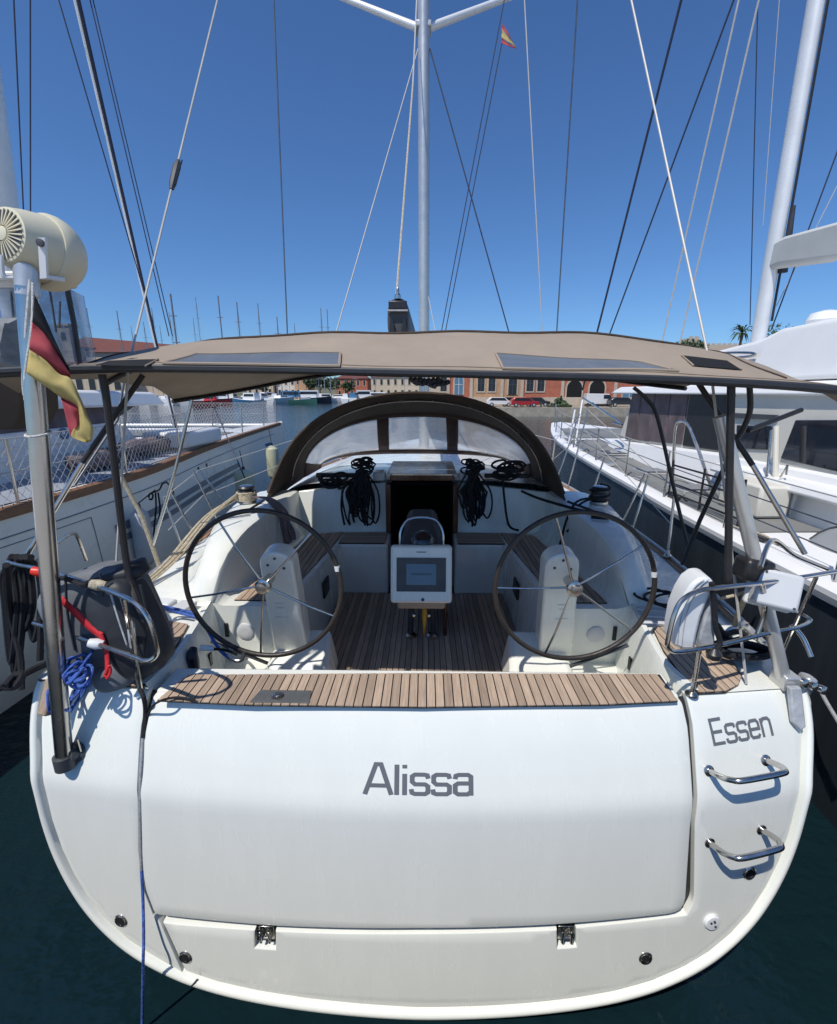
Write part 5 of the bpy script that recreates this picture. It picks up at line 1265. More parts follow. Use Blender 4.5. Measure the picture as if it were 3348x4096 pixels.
def facade_windows(parent, y, wins, m='window_dark', frame='frame_white', arch_=False):
    pass
def win(parent, xa, xb, za, zb, y, m='window_dark', fr='stone_trim', arched=False, bars=True):
    """a window or door with its surround, standing 6 cm proud of the wall at y (facing us)"""
    w = xb - xa
    if arched:
        r = w / 2; zc = zb - r
        inn = [(xa, za), (xb, za), (xb, zc)] + [(xa + r + r * math.cos(math.pi * k / 10), zc + r * math.sin(math.pi * k / 10)) for k in range(1, 10)] + [(xa, zc)]
        out = [(xa - .25, za), (xb + .25, za), (xb + .25, zc)] + [(xa + r + (r + .25) * math.cos(math.pi * k / 10), zc + (r + .25) * math.sin(math.pi * k / 10)) for k in range(1, 10)] + [(xa - .25, zc)]
    else:
        inn = [(xa, za), (xb, za), (xb, zb), (xa, zb)]; out = [(xa - .2, za - .25), (xb + .2, za - .25), (xb + .2, zb + .2), (xa - .2, zb + .2)]
    f = MB().prism([(x, y + 0.05, z) for x, z in out], [(x, y - 0.08, z) for x, z in out]).build('window', fr, parent, smooth=False)
    MB().prism([(x, y, z) for x, z in inn], [(x, y - 0.10, z) for x, z in inn]).build('pane', m, f, smooth=False)
    if bars:
        b = MB().box(((xa + xb) / 2, y - 0.11, (za + zb) / 2), (0.09, 0.04, zb - za - 0.1)); b.box(((xa + xb) / 2, y - 0.112, za + (zb - za) * 0.55), (w - 0.1, 0.04, 0.09)); b.build('glazing_bar', 'frame_white' if m == 'window_blue' else 'dark_grey', f, smooth=False)
def X78(px): return (px - 1706) / 1800 * 78 * 0.985 + 0.05
BR_ = thing('brick_building', (X78(2100), 78, 1.15), 'long red brick harbour building with arched doorways behind the catamaran bow', 'building')
YB = 78.0
bays = [(1690, 1790, 'stucco_cream'), (1790, 1880, 'brick_red'), (1880, 2000, 'stucco_orange'), (2000, 2078, 'stucco_orange'), (2078, 2235, 'brick_red'), (2235, 2440, 'brick_red'), (2440, 2620, 'brick_red')]
for i, (a, b, m) in enumerate(bays):
    MB().prism([(X78(a), YB, 1.15), (X78(b), YB, 1.15), (X78(b), YB + 14, 1.15), (X78(a), YB + 14, 1.15)], [(X78(a), YB, 10.3), (X78(b), YB, 10.3), (X78(b), YB + 14, 10.3), (X78(a), YB + 14, 10.3)]).build('wall', m, BR_, smooth=False)
    MB().box((X78(b), YB - 0.07, 5.7), (0.5, 0.2, 9.1)).build('pilaster', 'stone_trim', BR_, smooth=False)
MB().box((X78(2155), YB - 0.1, 10.45), (X78(2620) - X78(1690) + 0.8, 0.6, 0.5)).build('cornice', 'stone_trim', BR_, smooth=False)
MB().box((X78(2155), YB - 0.05, 1.9), (X78(2620) - X78(1690) + 0.3, 0.24, 1.4)).build('plinth', 'stone_trim', BR_, smooth=False)
for px in (1760, 1815, 1905, 1947, 2025, 2095, 2137):
    if px in (1815, 2025): win(BR_, X78(px), X78(px + 32), 3.0, 6.0, YB, 'window_blue' if px == 1815 else 'window_dark', 'stone_trim', True)
    else: win(BR_, X78(px), X78(px + 26), 3.6, 5.9, YB)
    win(BR_, X78(px), X78(px + 28), 7.4, 9.4, YB)
for px in (2252, 2340): win(BR_, X78(px), X78(px + 58), 1.2, 5.35, YB, 'cabin_dark', 'stone_trim', True, False)
win(BR_, X78(2470), X78(2520), 1.2, 3.6, YB, 'window_blue')
for px in (2252, 2340, 2470): win(BR_, X78(px), X78(px + 34), 7.4, 9.4, YB)
ch = MB().box((X78(2145), YB + 5, 11.6), (2.2, 2.0, 2.8)).build('roof_hut', 'stucco_white', BR_, smooth=False)
MB().box((X78(2210), YB + 5, 11.3), (2.6, 2.0, 2.1)).build('roof_hut', 'dark_grey', BR_, smooth=False)

def far_building(x0, x1, y, z, depth, m, label, roof='rust_roof', rows_=2, cols=5, rise=1.6, base=1.3, name='harbour_building'):
    t = thing(name, ((x0 + x1) / 2, y, base), label, 'building')
    MB().box(((x0 + x1) / 2, y + depth / 2, (z + base) / 2), (x1 - x0, depth, z - base)).build('wall', m, t, smooth=False)
    e = 0.5
    MB().add([(x0 - e, y - e, z), (x1 + e, y - e, z), (x1 + e, y + depth + e, z), (x0 - e, y + depth + e, z), (x0 + 1.5, y + depth / 2, z + rise), (x1 - 1.5, y + depth / 2, z + rise)], [(0, 1, 5, 4), (1, 2, 5), (2, 3, 4, 5), (3, 0, 4), (3, 2, 1, 0)]).build('roof', roof, t, smooth=False)
    h = (z - base) / rows_
    for r in range(rows_):
        for c_ in range(cols):
            w = (x1 - x0) / cols; xa = x0 + w * (c_ + 0.34); za = base + h * (r + 0.3)
            win(t, xa, xa + w * 0.32, za, za + h * 0.5, y, bars=False)
    return t
def X150(px): return (px - 1706) / 1800 * 200
far_building(X150(1000), X150(1105), 202, 11.5, 14, 'stucco_cream', 'cream harbour house with rusty roof, farthest left across the water', cols=4)
far_building(X150(1112), X150(1190), 204, 10.6, 14, 'stucco_white', 'off white harbour house beside the orange one across the water', cols=3)
far_building(X150(1196), X150(1246), 200, 10.8, 12, 'stucco_orange', 'orange stucco house beside the dark trees across the water', cols=2)
far_building(X150(1345), X150(1470), 207, 10.0, 14, 'brick_red', 'low reddish house behind the trees across the water', cols=5)
far_building(X150(1490), X150(1680), 202, 10.4, 14, 'stucco_cream', 'long cream house seen over the brown sprayhood across the water', cols=7)
# the big red roofed sheds at the left
def X95(px): return (px - 1706) / 1800 * 198
def KZ(z): return 3 + (z - 3) * 2.08
t = thing('harbour_shed', (X95(500), 200, 1.25), 'long harbour shed with dark red roof and pale wall beyond the left yacht', 'building')
xa, xb = X95(262), X95(760)
MB().box(((X95(270) + X95(745)) / 2, 218, KZ(11.6) / 2 + 0.6), (X95(745) - X95(270), 32, KZ(11.6) - 1.2)).build('wall', 'stone_trim', t, smooth=False)
MB().add([(xa, 201, KZ(11.5)), (xb, 201, KZ(11.5)), (xb - 9, 218, KZ(13.6)), (xa + 1, 218, KZ(15.4)), (xa, 235, KZ(11.5)), (xb, 235, KZ(11.5))], [(0, 1, 2, 3), (3, 2, 5, 4), (0, 3, 4), (1, 5, 2)]).build('roof', 'rust_roof', t, smooth=False)
for k in range(9): win(t, lerp(xa, xb, (k + 0.3) / 9), lerp(xa, xb, (k + 0.6) / 9), 8.0, 15, 202, bars=False)
t = thing('harbour_shed', (X95(430), 194, 1.25), 'lower harbour shed with brown red roof just above the bimini corner', 'building')
MB().box((X95(430), 199, KZ(7.9) / 2 + 0.6), (28, 9, KZ(7.9) - 1.2)).build('wall', 'stucco_cream', t, smooth=False)
c = X95(430)
MB().add([(c - 15, 193.5, KZ(7.9)), (c + 15, 193.5, KZ(7.9)), (c + 14, 199, KZ(9.6)), (c - 14, 199, KZ(9.6)), (c - 15, 204.5, KZ(7.9)), (c + 15, 204.5, KZ(7.9))], [(0, 1, 2, 3), (3, 2, 5, 4), (0, 3, 4), (1, 5, 2)]).build('roof', 'rust_roof', t, smooth=False)
for k in range(5): win(t, c - 12.5 + 5.4 * k, c - 9.8 + 5.4 * k, 5, 9.5, 194.5, bars=False)
t = thing('lookout_tower', (X95(322), 200, 1.25), 'square ochre tower at the left end of the red roof', 'tower')
MB().box((X95(322), 201, KZ(16.4) / 2), (5.4, 5.0, KZ(16.4))).build('wall', 'stone_trim', t, smooth=False)
MB().box((X95(322), 201, KZ(16.4) + 0.4), (6.2, 5.8, 0.9)).build('parapet', 'stone_trim', t, smooth=False)
win(t, X95(322) - 1, X95(322) + 1, KZ(13.6), KZ(15.2), 198.5, bars=False)
# fort on the hill, at the right
t = thing('fort', (130, 222, 20), 'tan stone fort wall on the hill above the bimini right corner', 'fort')
for x0, x1, z, y in ((117, 122, 27.6, 216), (122, 150, 24.9, 219), (150, 175, 23.6, 222)):
    MB().box(((x0 + x1) / 2, y + 3, (z + 6) / 2), (x1 - x0, 6, z - 6)).build('wall', 'stone_trim', t, smooth=False)
    for k in range(int((x1 - x0) / 2.4)): MB().box((x0 + 1.2 + 2.4 * k, y + 0.4, z + 0.35), (1.3, 0.8, 0.7)).build('merlon', 'stone_trim', t, smooth=False)

# trees: trunk, limbs and a crown of leaf clumps
def tree(x, y, z, h, w, label, dark=True, leaf=0.5, n=260, group=None, name='tree'):
    t = thing(name, (x, y, z), label, 'tree', group)
    tr = MB().tube([(x, y, z - 0.3), (x + R.uniform(-.2, .2), y, z + h * 0.3), (x, y, z + h * 0.6)], [h * 0.035, h * 0.025, h * 0.014], 8)
    for k in range(5):
        a = k * 1.26; tr.tube([(x, y, z + h * 0.35), (x + math.cos(a) * w * 0.32, y + math.sin(a) * w * 0.3, z + h * R.uniform(.55, .75))], [h * 0.014, h * 0.006], 6)
    tr.build('trunk', 'bark', t)
    b = MB()
    lobes = [(R.uniform(-.5, .5) * w * 0.62, R.uniform(-.5, .5) * w * 0.5, h * R.uniform(0.5, 0.85), w * R.uniform(0.2, 0.33)) for _ in range(9)]
    for _ in range(n):
        lx, ly, lz, lr = R.choice(lobes)
        d = Vector((R.gauss(0, 1), R.gauss(0, 1), R.gauss(0, 1))).normalized() * lr * R.uniform(0.55, 1.08)
        p = Vector((x + lx, y + ly, z + lz)) + Vector((d.x, d.y, d.z * 0.75))
        u = Vector((R.gauss(0, 1), R.gauss(0, 1), R.gauss(0, 1))).normalized(); v = u.orthogonal().normalized(); s = leaf * R.uniform(.6, 1.3)
        b.add([p + u * s, p + v * s * 0.7, p - u * s, p - v * s * 0.7], [(0, 1, 2, 3)])
    b.build('crown', 'foliage_dark' if dark else 'foliage_mid', t, smooth=False)
TL = ['dark round tree beside the orange house across the water', 'dark tree in the middle of the quay row across the water', 'paler tree left of the reddish house across the water', 'pale green tree in front of the reddish house', 'small dark tree behind the white boats across the water']
for i, (px, h, w, dk) in enumerate(((1262, 8.2, 6, True), (1300, 7.6, 6, True), (1338, 7.4, 5.5, False), (1405, 6.0, 6, False), (1080, 6.0, 4, True))):
    tree(X150(px), 197, 1.3, h * 1.25, w * 1.25, TL[i], dk, 0.7, 230)
hl_ = [(107, 205, 16.5, 7.5, 8, True), (111, 208, 17.0, 9, 9, True), (114.5, 207, 17.5, 9.5, 9, True), (99, 206, 13.5, 7, 7, False), (103.5, 206, 15, 7, 8, True), (146, 214, 18.5, 6, 7, False)]
HL = ['left low bush tree on the hill crest above the bimini', 'dark tree on the hill just left of the fort tower', 'tallest dark pine in front of the fort tower', 'outermost pale bush at the foot of the hill crest', 'dark bush between two trees on the hill crest', 'brownish tree against the fort wall beside the catamaran mast']
for i, (x, y, z, h, w, dk) in enumerate(hl_): tree(x, y, z - 1, h, w, HL[i], dk, 0.8, 480)
px_c = at_y(2968, 1330, 150)
t = thing('palm_tree', (px_c.x, 150, 1.2), 'palm tree with ragged fronds just left of the catamaran mast', 'tree')
MB().tube([(px_c.x + 0.6, 150, 0.5), (px_c.x + 0.2, 150, px_c.z * 0.6), (px_c.x, 150, px_c.z)], [0.5, 0.4, 0.35], 8).build('trunk', 'bark', t)
pc = MB()
for k in range(34):
    a = R.uniform(0, 6.28); el = R.uniform(-0.5, 1.1); d = Vector((math.cos(a) * math.cos(el), math.sin(a) * math.cos(el), math.sin(el))); L_ = R.uniform(3.4, 4.8)
    p0 = px_c; p1 = px_c + d * L_ * 0.55 + Vector((0, 0, 0.4)); p2 = px_c + d * L_ + Vector((0, 0, -1.3))
    s = Vector((-math.sin(a), math.cos(a), 0)) * 0.34
    pc.add([p0 - s * .3, p0 + s * .3, p1 + s, p1 - s, p2], [(0, 1, 2, 3), (3, 2, 4)])
pc.build('crown', 'foliage_dark', t, smooth=False)
c = at_y(3105, 1320, 170)
tree(c.x, 170, 10, c.z - 6, 9, 'brown thin bare crown behind the catamaran mast foot', True, 0.5, 200)

# boats along the far quay
def harbour_boat(px, y, length, m, label, head=0.0, cabin='white_paint', top_py=None, mast_r=0.10, beam_=None, cab=(0.15, 0.55, 1.5), cat='boat', mx=0.05):
    k_ = 1.36; y *= k_; length *= k_; mast_r *= k_; cab = cab and (cab[0], cab[1], cab[2] * k_)
    x = (px - 1706) / 1800 * y
    t = thing('harbour_boat', (x, y, SEA), label, cat)
    rot = Matrix.Rotation(head, 3, 'Z'); bw = (beam_ or length * 0.3) / 2; hh = length * 0.10 + 0.35
    def W(a, b, c): return Vector((x, y, 0)) + rot @ Vector((a, b, c))
    rows = []
    for k in range(0, 11):
        s = k / 10; a = (s - 0.5) * length; f = bw * min(1, (1.02 - s) ** 0.55 * 1.35); zz = hh * (1 + 0.45 * s * s)
        rows.append([W(a, -f, zz), W(a, -f * 0.9, zz * 0.5), W(a, -f * 0.6, -0.5), W(a, f * 0.6, -0.5), W(a, f * 0.9, zz * 0.5), W(a, f, zz)])
    hb = MB().grid(rows, flip=True); hb.f.append((0, 1, 2, 3, 4, 5)); hb.build('hull', m, t, angle=50)
    MB().grid([[r[0] - Vector((0, 0, 0.06)), r[-1] - Vector((0, 0, 0.06))] for r in rows]).build('deck', 'white_paint', t)
    if cab:
        a0, a1, ch_ = cab; A, B = (a0 - 0.5) * length, (a1 - 0.5) * length
        vs = lambda z, ins: [W(A + ins, -bw * .65 + ins, z), W(B - ins * 2.2, -bw * .65 + ins, z), W(B - ins * 2.2, bw * .65 - ins, z), W(A + ins, bw * .65 - ins, z)]
        cb = MB().prism(vs(hh, 0), vs(hh + ch_, 0.15)).build('cabin', cabin, t, smooth=False)
        vs2 = lambda z, ins: [W(A + 0.3 + ins, -bw * .65 + ins - .03, z), W(B - 0.4 - ins * 2, -bw * .65 + ins - .03, z), W(B - 0.4 - ins * 2, bw * .65 - ins + .03, z), W(A + 0.3 + ins, bw * .65 - ins + .03, z)]
        MB().prism(vs2(hh + ch_ * .5, 0.075), vs2(hh + ch_ * .85, 0.13)).build('cabin_window', 'window_dark', cb, smooth=False)
    if top_py:
        zt = 3 + y * (-(0.252 + (top_py - 2048) / 1800 * 0.968) / (0.968 - (top_py - 2048) / 1800 * 0.252))
        q = W(mx * length, 0, hh)
        ms = MB().tube([q, (q.x, q.y, zt)], mast_r, 8).build('mast', 'far_mast', t)
        for f in (0.55, 0.8): MB().tube([(q.x - length * 0.08, q.y, lerp(hh, zt, f)), (q.x + length * 0.08, q.y, lerp(hh, zt, f))], mast_r * 0.5, 6).build('spreader', 'far_mast', ms)
        for s in (-1, 1): MB().tube([W(mx * length, s * bw * .9, hh), (q.x, q.y, zt - 0.4)], 0.025, 4).build('shroud', 'far_mast', t)
    return t
B = harbour_boat
B(870, 92, 7.5, 'boat_maroon', 'low maroon motor boat with red covers just over the left bow net', 0.1, 'red_strap', None, cab=(0.3, 0.6, 0.9))
B(800, 100, 6.5, 'white_paint', 'small white motor boat left of the maroon one', -0.2)
B(1005, 96, 8.5, 'boat_blue', 'blue fishing boat with raised bow beyond the left bow net', 2.7, 'white_paint', 1520, 0.12)
B(925, 118, 9, 'navy', 'dark navy yacht behind the maroon motor boat', 0.3, 'white_paint', 1180, 0.16)
B(1075, 132, 9, 'white_paint', 'white cabin boat between the blue boat and the blue tarpaulin', 1.4, 'white_paint', 1210, 0.12)
B(1120, 136, 8, 'white_paint', 'white motor boat second right of the blue fishing boat', 1.7, 'white_paint')
B(1190, 128, 9, 'white_paint', 'white boat under a blue tarpaulin cabin', 0.15, 'boat_blue', cab=(0.1, 0.7, 2.1))
B(1268, 134, 10, 'navy', 'white topped dark hulled motor yacht before the dark trees', 0.1, 'white_paint', cab=(0.1, 0.65, 2.2))
B(1330, 138, 8, 'white_paint', 'white motor yacht right of the dark hulled one', 0.4, 'white_paint', 1235, 0.12)
B(1395, 140, 8, 'white_paint', 'white boat moored nearest the sprayhood edge', 1.6, 'white_paint')
B(1480, 142, 9, 'white_paint', 'large white boat just over the sprayhood crest', 0.2, 'white_paint', cab=(0.1, 0.6, 2.4))
B(1225, 116, 7, 'boat_green', 'low green boat in front of the blue tarpaulin', 0.05, 'beige', cab=(0.2, 0.4, 0.7))
for i, (px, tp, r, y) in enumerate(((432, 1228, 0.10, 120), (545, 1240, 0.11, 122), (640, 1285, 0.08, 126), (678, 1228, 0.08, 128), (742, 1245, 0.07, 130), (756, 1172, 0.20, 110), (848, 1185, 0.08, 140), (1000, 1205, 0.15, 125), (1146, 1265, 0.12, 124), (1312, 1232, 0.12, 139), (830, 1270, 0.07, 150), (1210, 1290, 0.07, 144), (700, 1300, 0.06, 136), (590, 1300, 0.06, 134))):
    q = ['farthest left, above the red roof', 'second from the left, above the red roof', 'short thin one left of the thick stay', 'thin one right of the thick stay', 'thin one beside the thick dark mast', 'thickest and darkest, above the left of the bimini', 'tall thin one above the left bimini window', 'dark one above the left bimini window', 'one beside the brown shrub', 'dark one left of the lazy jack line', 'very short one above the left bimini window', 'very short one right of the brown shrub', 'short one between stay and dark mast', 'short one over the end of the red roof'][i]
    B(px, y, 9 + (i % 3), 'white_paint', 'distant yacht showing its mast: ' + q, 1.2 + 0.2 * (i % 4), 'white_paint', tp, r, group if False else None, cat='yacht', cab=(0.3, 0.6, 0.7), mx=0.0)

# a crowd of smaller craft along the far quay, each with its own hull colour, cabin and mast
MORE = [(905, 150, 7, 'white_paint', 1400, 'left of the blue fishing boat, bow to the left'), (955, 152, 6, 'boat_green', None, 'green hulled one beside the blue fishing boat'), (1035, 150, 7, 'white_paint', 1455, 'between the blue boat and the white cabin boats'), (1062, 156, 7, 'navy', None, 'navy hulled one behind the blue fishing boat'), (1100, 158, 8, 'white_paint', 1430, 'slim one behind the white cabin boats'), (1150, 154, 7, 'boat_maroon', None, 'maroon one left of the blue tarpaulin'), (1175, 158, 8, 'white_paint', 1410, 'masted one left of the blue tarpaulin'), (1235, 156, 7, 'white_paint', None, 'one just right of the blue tarpaulin'), (1290, 158, 7, 'boat_blue', 1440, 'blue hulled one before the dark trees'), (1360, 156, 8, 'white_paint', 1425, 'one before the pale tree'), (1430, 158, 8, 'white_paint', 1450, 'one before the low reddish house'), (1515, 158, 8, 'navy', 1430, 'navy one left of the boom'), (1560, 156, 7, 'white_paint', None, 'one over the sprayhood crest, left'), (1620, 158, 8, 'white_paint', 1440, 'one over the sprayhood crest, centre'), (1660, 157, 7, 'boat_green', None, 'green one over the sprayhood crest, right'), (840, 148, 7, 'white_paint', None, 'one behind the maroon boat'), (775, 150, 8, 'navy', 1420, 'navy one farthest left under the bimini')]
for i, (px, y, ln, m, tp, q) in enumerate(MORE):
    B(px, y * 0.985 - 14, ln * 1.35, m, 'small moored boat across the harbour: ' + q, R.choice((0.2, 1.2, 1.5, 1.8, 2.8)), R.choice(('white_paint', 'ivory', 'white_paint', 'boat_blue')), tp, 0.07, cab=(R.uniform(.1, .3), R.uniform(.5, .7), R.uniform(0.9, 1.7)))

# cars on the right quay
def car(px, y, m, label, z=1.15, van=False, s=1.0):
    x = (px - 1706) / 1800 * y
    t = thing('parked_car', (x, y, z), label, 'car', 'cars parked along the quay')
    h = 0.75 if not van else 0.9
    side = [(-2.1, .35), (2.1, .35), (2.15, .8), (1.3, .95), (0.7, 1.45), (-1.5, 1.48), (-2.1, 1.0)] if not van else [(-2.3, .4), (2.3, .4), (2.35, 1.0), (1.7, 1.25), (1.3, 2.0), (-2.3, 2.05)]
    MB().prism([(x + a * s, y - .85, z + b * s) for a, b in side], [(x + a * s, y + .85, z + b * s) for a, b in side][::1]).build('body', m, t, bevel=0.06)
    g = [(1.05, .97), (0.62, 1.38), (-1.35, 1.40), (-1.75, 1.0)] if not van else [(1.75, 1.25), (1.4, 1.85), (0.4, 1.85), (0.4, 1.25)]
    MB().prism([(x + a * s, y - .88, z + b * s) for a, b in g], [(x + a * s, y + .88, z + b * s) for a, b in g]).build('window', 'window_dark', t, smooth=False)
    for a in (-1.35, 1.35):
        w = MB().lathe((x + a * s, y - .88, z + .34), (0, 1, 0), [(.2, 0), (.33, .02), (.33, .2), (.2, .22)], 16).build('wheel', 'black_plastic', t)
        MB().lathe((x + a * s, y - .895, z + .34), (0, 1, 0), [(.17, 0), (.19, .01), (.19, .05)], 12).build('wheel_rim', 'alloy', w)
car(2085, 71.2, 'car_red', 'red car parked on the quay, right above the sprayhood')
car(2040, 75.0, 'car_dark', 'black car parked behind the red one by the brick building')
car(2130, 75.2, 'car_dark', 'dark car parked left of the arched doorways')
car(2372, 76.3, 'car_white', 'white van in front of the right arched doorway', van=True)
car(1990, 74.6, 'car_white', 'white car half hidden by the sprayhood')
car(2460, 74.2, 'car_dark', 'dark car at the right end of the brick building')
# bollards and posts on the quay edge
for i, px in enumerate((2110, 2150, 2200, 2330, 2420)):
    x = (px - 1706) / 1800 * 70.6
    tag(MB().lathe((x, 70.6, 1.15), (0, 0, 1), [(.16, 0), (.13, .1), (.12, .45), (.2, .5), (.2, .6), (.1, .66)], 12).build('bollard', 'dark_grey', None, label=['iron bollard below the red car', 'iron bollard right of the red car', 'iron bollard left of the arched doorways', 'iron bollard between the arched doorways', 'iron bollard right of the arched doorways'][i], cat='bollard', group='iron bollards on the quay edge'))
# the small olive heap of nets by the arches
nt_ = MB()
for _ in range(60):
    a = R.uniform(0, 6.28); r_ = R.uniform(0, 2.0); nt_.tube([((2220 - 1706) / 1800 * 72 + math.cos(a) * r_, 72 + math.sin(a) * 1.2, 1.2 + (2.0 - r_) * R.uniform(0, .8)), ((2220 - 1706) / 1800 * 72 + math.cos(a + .6) * r_, 72 + math.sin(a + .6) * 1.2, 1.3 + (2.0 - r_) * R.uniform(0, .8))], R.uniform(.08, .2), 5)
nt_.build('fishing_net', 'foliage_dark', None, label='dark heap of fishing nets left of the arched doorways', cat='net')
# ================================================================== THINGS ON AND AROUND THE STERN
def rope(paths, r, m, name, label, n=6, seg=7, cat='rope'):
    b = MB()
    for p in paths: b.tube(curve(p, n), r, seg)
    return b.build(name, m, None, label=label, cat=cat)
# steel pole on the left quarter, with the cream generator at its top
x, z = T(285, 3005); FOOT = V((x, YT(x, z) - 0.045, z)); PTOP = at_y(105, 1150, 1.93)
POLE = MB().tube([FOOT, PTOP], 0.037, 20).build('steel_pole', 'steel', YACHT)
MB().tube([FOOT + V((0, 0, -0.05)), FOOT + V((0, 0, 0.02))], 0.047, 18).build('pole_socket', 'dark_grey', POLE)
nn = surf_n(x, z)
MB().lathe(V((x + 0.03, YT(x + .03, z), z)), nn, [(0.052, -0.004), (0.052, 0.008), (0.036, 0.02), (0.03, 0.055)], 18).build('pole_bracket', 'dark_grey', POLE)
MB().tube([V((x + 0.07, YT(x, z) - 0.03, z + 0.10)), V((x + 0.065, YT(x, z) - 0.02, z + 0.02))], 0.008, 8).build('pole_pin', 'steel', POLE)
MB().tube([FOOT.lerp(PTOP, 0.735) + V((0.043 * math.cos(a), 0.043 * math.sin(a), 0.01 * math.sin(a))) for a in [k / 16 * 6.283 for k in range(16)]], 0.005, 6, closed=True).build('pole_tie', 'rope_white', POLE)
GEN = thing('wind_generator', PTOP, 'cream capsule shaped generator with a slotted round face on the left steel pole', 'generator')
g0 = at_y(15, 936, 1.92); g1 = at_y(188, 1012, 2.08)
ax = (g1 - g0).normalized(); L_ = (g1 - g0).length
gb = MB().lathe(g0, ax, [(0.085, 0.0), (0.10, 0.004), (0.116, 0.05), (0.128, 0.10), (0.136, L_ - 0.03)], 36).build('generator_housing', 'cream_plastic', GEN)
MB().lathe(g0, ax, [(0.140, L_ - 0.035), (0.146, L_ - 0.025), (0.149, L_ - 0.01)] + [(0.150 * math.cos(k * math.pi / 22), L_ + 0.132 * math.sin(k * math.pi / 22)) for k in range(12)], 36).build('generator_dome', 'cream_plastic', GEN)
u_ = ax.orthogonal().normalized(); w_ = ax.cross(u_)
for k in range(28):
    a = 2 * math.pi * k / 28; d = u_ * math.cos(a) + w_ * math.sin(a); s_ = (w_ * math.cos(a) - u_ * math.sin(a))
    MB().prism([g0 + d * 0.03 - s_ * 0.0015 + ax * 0.004, g0 + d * 0.03 + s_ * 0.0015 + ax * 0.004, g0 + d * 0.092 + s_ * 0.003 + ax * 0.002, g0 + d * 0.092 - s_ * 0.003 + ax * 0.002], [g0 + d * 0.03 - s_ * 0.0015 - ax * 0.010, g0 + d * 0.03 + s_ * 0.0015 - ax * 0.010, g0 + d * 0.092 + s_ * 0.003 - ax * 0.004, g0 + d * 0.092 - s_ * 0.003 - ax * 0.004]).build('cooling_fin', 'cream_plastic', GEN, smooth=False)
MB().lathe(g0 - ax * 0.001, ax, [(0.088, -0.0), (0.088, 0.003)], 28).build('fin_plate', 'dark_grey', GEN)
MB().lathe(g0 - ax * 0.014, ax, [(0.012, 0), (0.026, 0.004), (0.028, 0.02)], 16).build('generator_hub', 'cream_plastic', GEN)
mid = g0 + ax * (L_ - 0.06)
strap_pts = [mid + d_ for d_ in []]
br = at_y(165, 955, 1.95); br2 = at_y(160, 1125, 1.98)
MB().slab([at_y(160, 1115, 1.87), at_y(186, 1112, 1.87), at_y(178, 950, 1.85), at_y(150, 950, 1.85)], 0.012).build('bracket_arm', 'white_vinyl', GEN, smooth=False)
MB().lathe(at_y(164, 972, 1.852), (0, -1, 0), [(0.014, 0), (0.014, 0.008), (0.006, 0.01)], 12).build('bracket_bolt', 'dark_grey', GEN)
MB().tube(curve([at_y(5, 1020, 1.9), at_y(12, 1100, 1.9), at_y(60, 1112, 1.92), at_y(170, 1108, 1.96), at_y(260, 1120, 2.0)], 6), 0.009, 8).build('bracket_arm', 'white_vinyl', GEN)
MB().tube([PTOP + V((0, 0, -0.03)), PTOP + V((0.01, 0, 0.05)), mid + V((-0.04, 0.02, -0.13))], [0.041, 0.041, 0.03], 14).build('generator_neck', 'alloy', GEN)
# German ensign hanging limp from the pole
def flag_grid(edge_rows, name, m, parent, nsub=10):
    """edge_rows: list of (upper (px,py), lower (px,py), depth) along the fly"""
    rows = []
    n = len(edge_rows)
    up = curve([at_y(*e_[0], e_[2]) for e_ in edge_rows], nsub); lo = curve([at_y(*e_[1], e_[2] + 0.01) for e_ in edge_rows], nsub)
    for i in range(len(up)):
        rows.append([up[i].lerp(lo[i], j / 6) + V((0.004 * math.sin(i * 0.33 + j * 0.9), 0.010 * math.sin(i * 0.35 + j * 0.5), 0)) for j in range(7)])
    return MB().grid(rows).build(name, m, parent, angle=80, thick=0.0015)
FLG = thing('german_flag', at_y(120, 1495, 1.8), 'faded black, red and gold flag hanging limp from the left steel pole', 'flag')
def flag_band(up, lo, depth, name, m, parent, n=26, cols=7):
    U = curve([V((a[0], a[1], 0)) for a in up], 8); W_ = curve([V((a[0], a[1], 0)) for a in lo], 8); D_ = curve([V((d, 0, 0)) for d in depth], 8)
    rows = []
    for i in range(n + 1):
        k = i / n * (len(U) - 1); j = min(len(U) - 2, int(k)); f = k - j
        u = U[j].lerp(U[j + 1], f); w = W_[j].lerp(W_[j + 1], f); d = D_[j].x + (D_[j + 1].x - D_[j].x) * f
        rows.append([at_y(*u.lerp(w, c_ / cols).to_2d(), d + 0.012 * math.sin(c_ / cols * 5.5 + i * 0.16)) for c_ in range(cols + 1)])
    return MB().grid(rows).build(name, m, parent, angle=85, thick=0.0012)
b0_ = [(137, 1178), (188, 1285), (232, 1385), (276, 1472)]; b1_ = [(129, 1288), (192, 1350), (238, 1425), (279, 1492)]
b2a = [(117, 1398), (180, 1440), (232, 1495), (282, 1515)]
b2_ = [(117, 1398), (180, 1440), (235, 1495), (284, 1515), (325, 1598), (354, 1668), (373, 1715), (366, 1764)]; b3_ = [(104, 1492), (162, 1532), (212, 1566), (244, 1590), (312, 1628), (306, 1695), (284, 1744), (345, 1770)]
flag_band(b0_, b1_, [1.80, 1.82, 1.84, 1.86], 'black_stripe', 'flag_black', FLG)
flag_band(b1_, b2a, [1.80, 1.81, 1.83, 1.85], 'red_stripe', 'flag_red', FLG)
flag_band(b2_, b3_, [1.80, 1.80, 1.81, 1.82, 1.83, 1.83, 1.83, 1.84], 'gold_stripe', 'flag_gold', FLG)
flag_band([(243, 1588), (312, 1625), (318, 1670), (310, 1700)], [(246, 1600), (256, 1640), (268, 1690), (282, 1746)], [1.835, 1.835, 1.84, 1.84], 'red_stripe', 'flag_red', FLG)
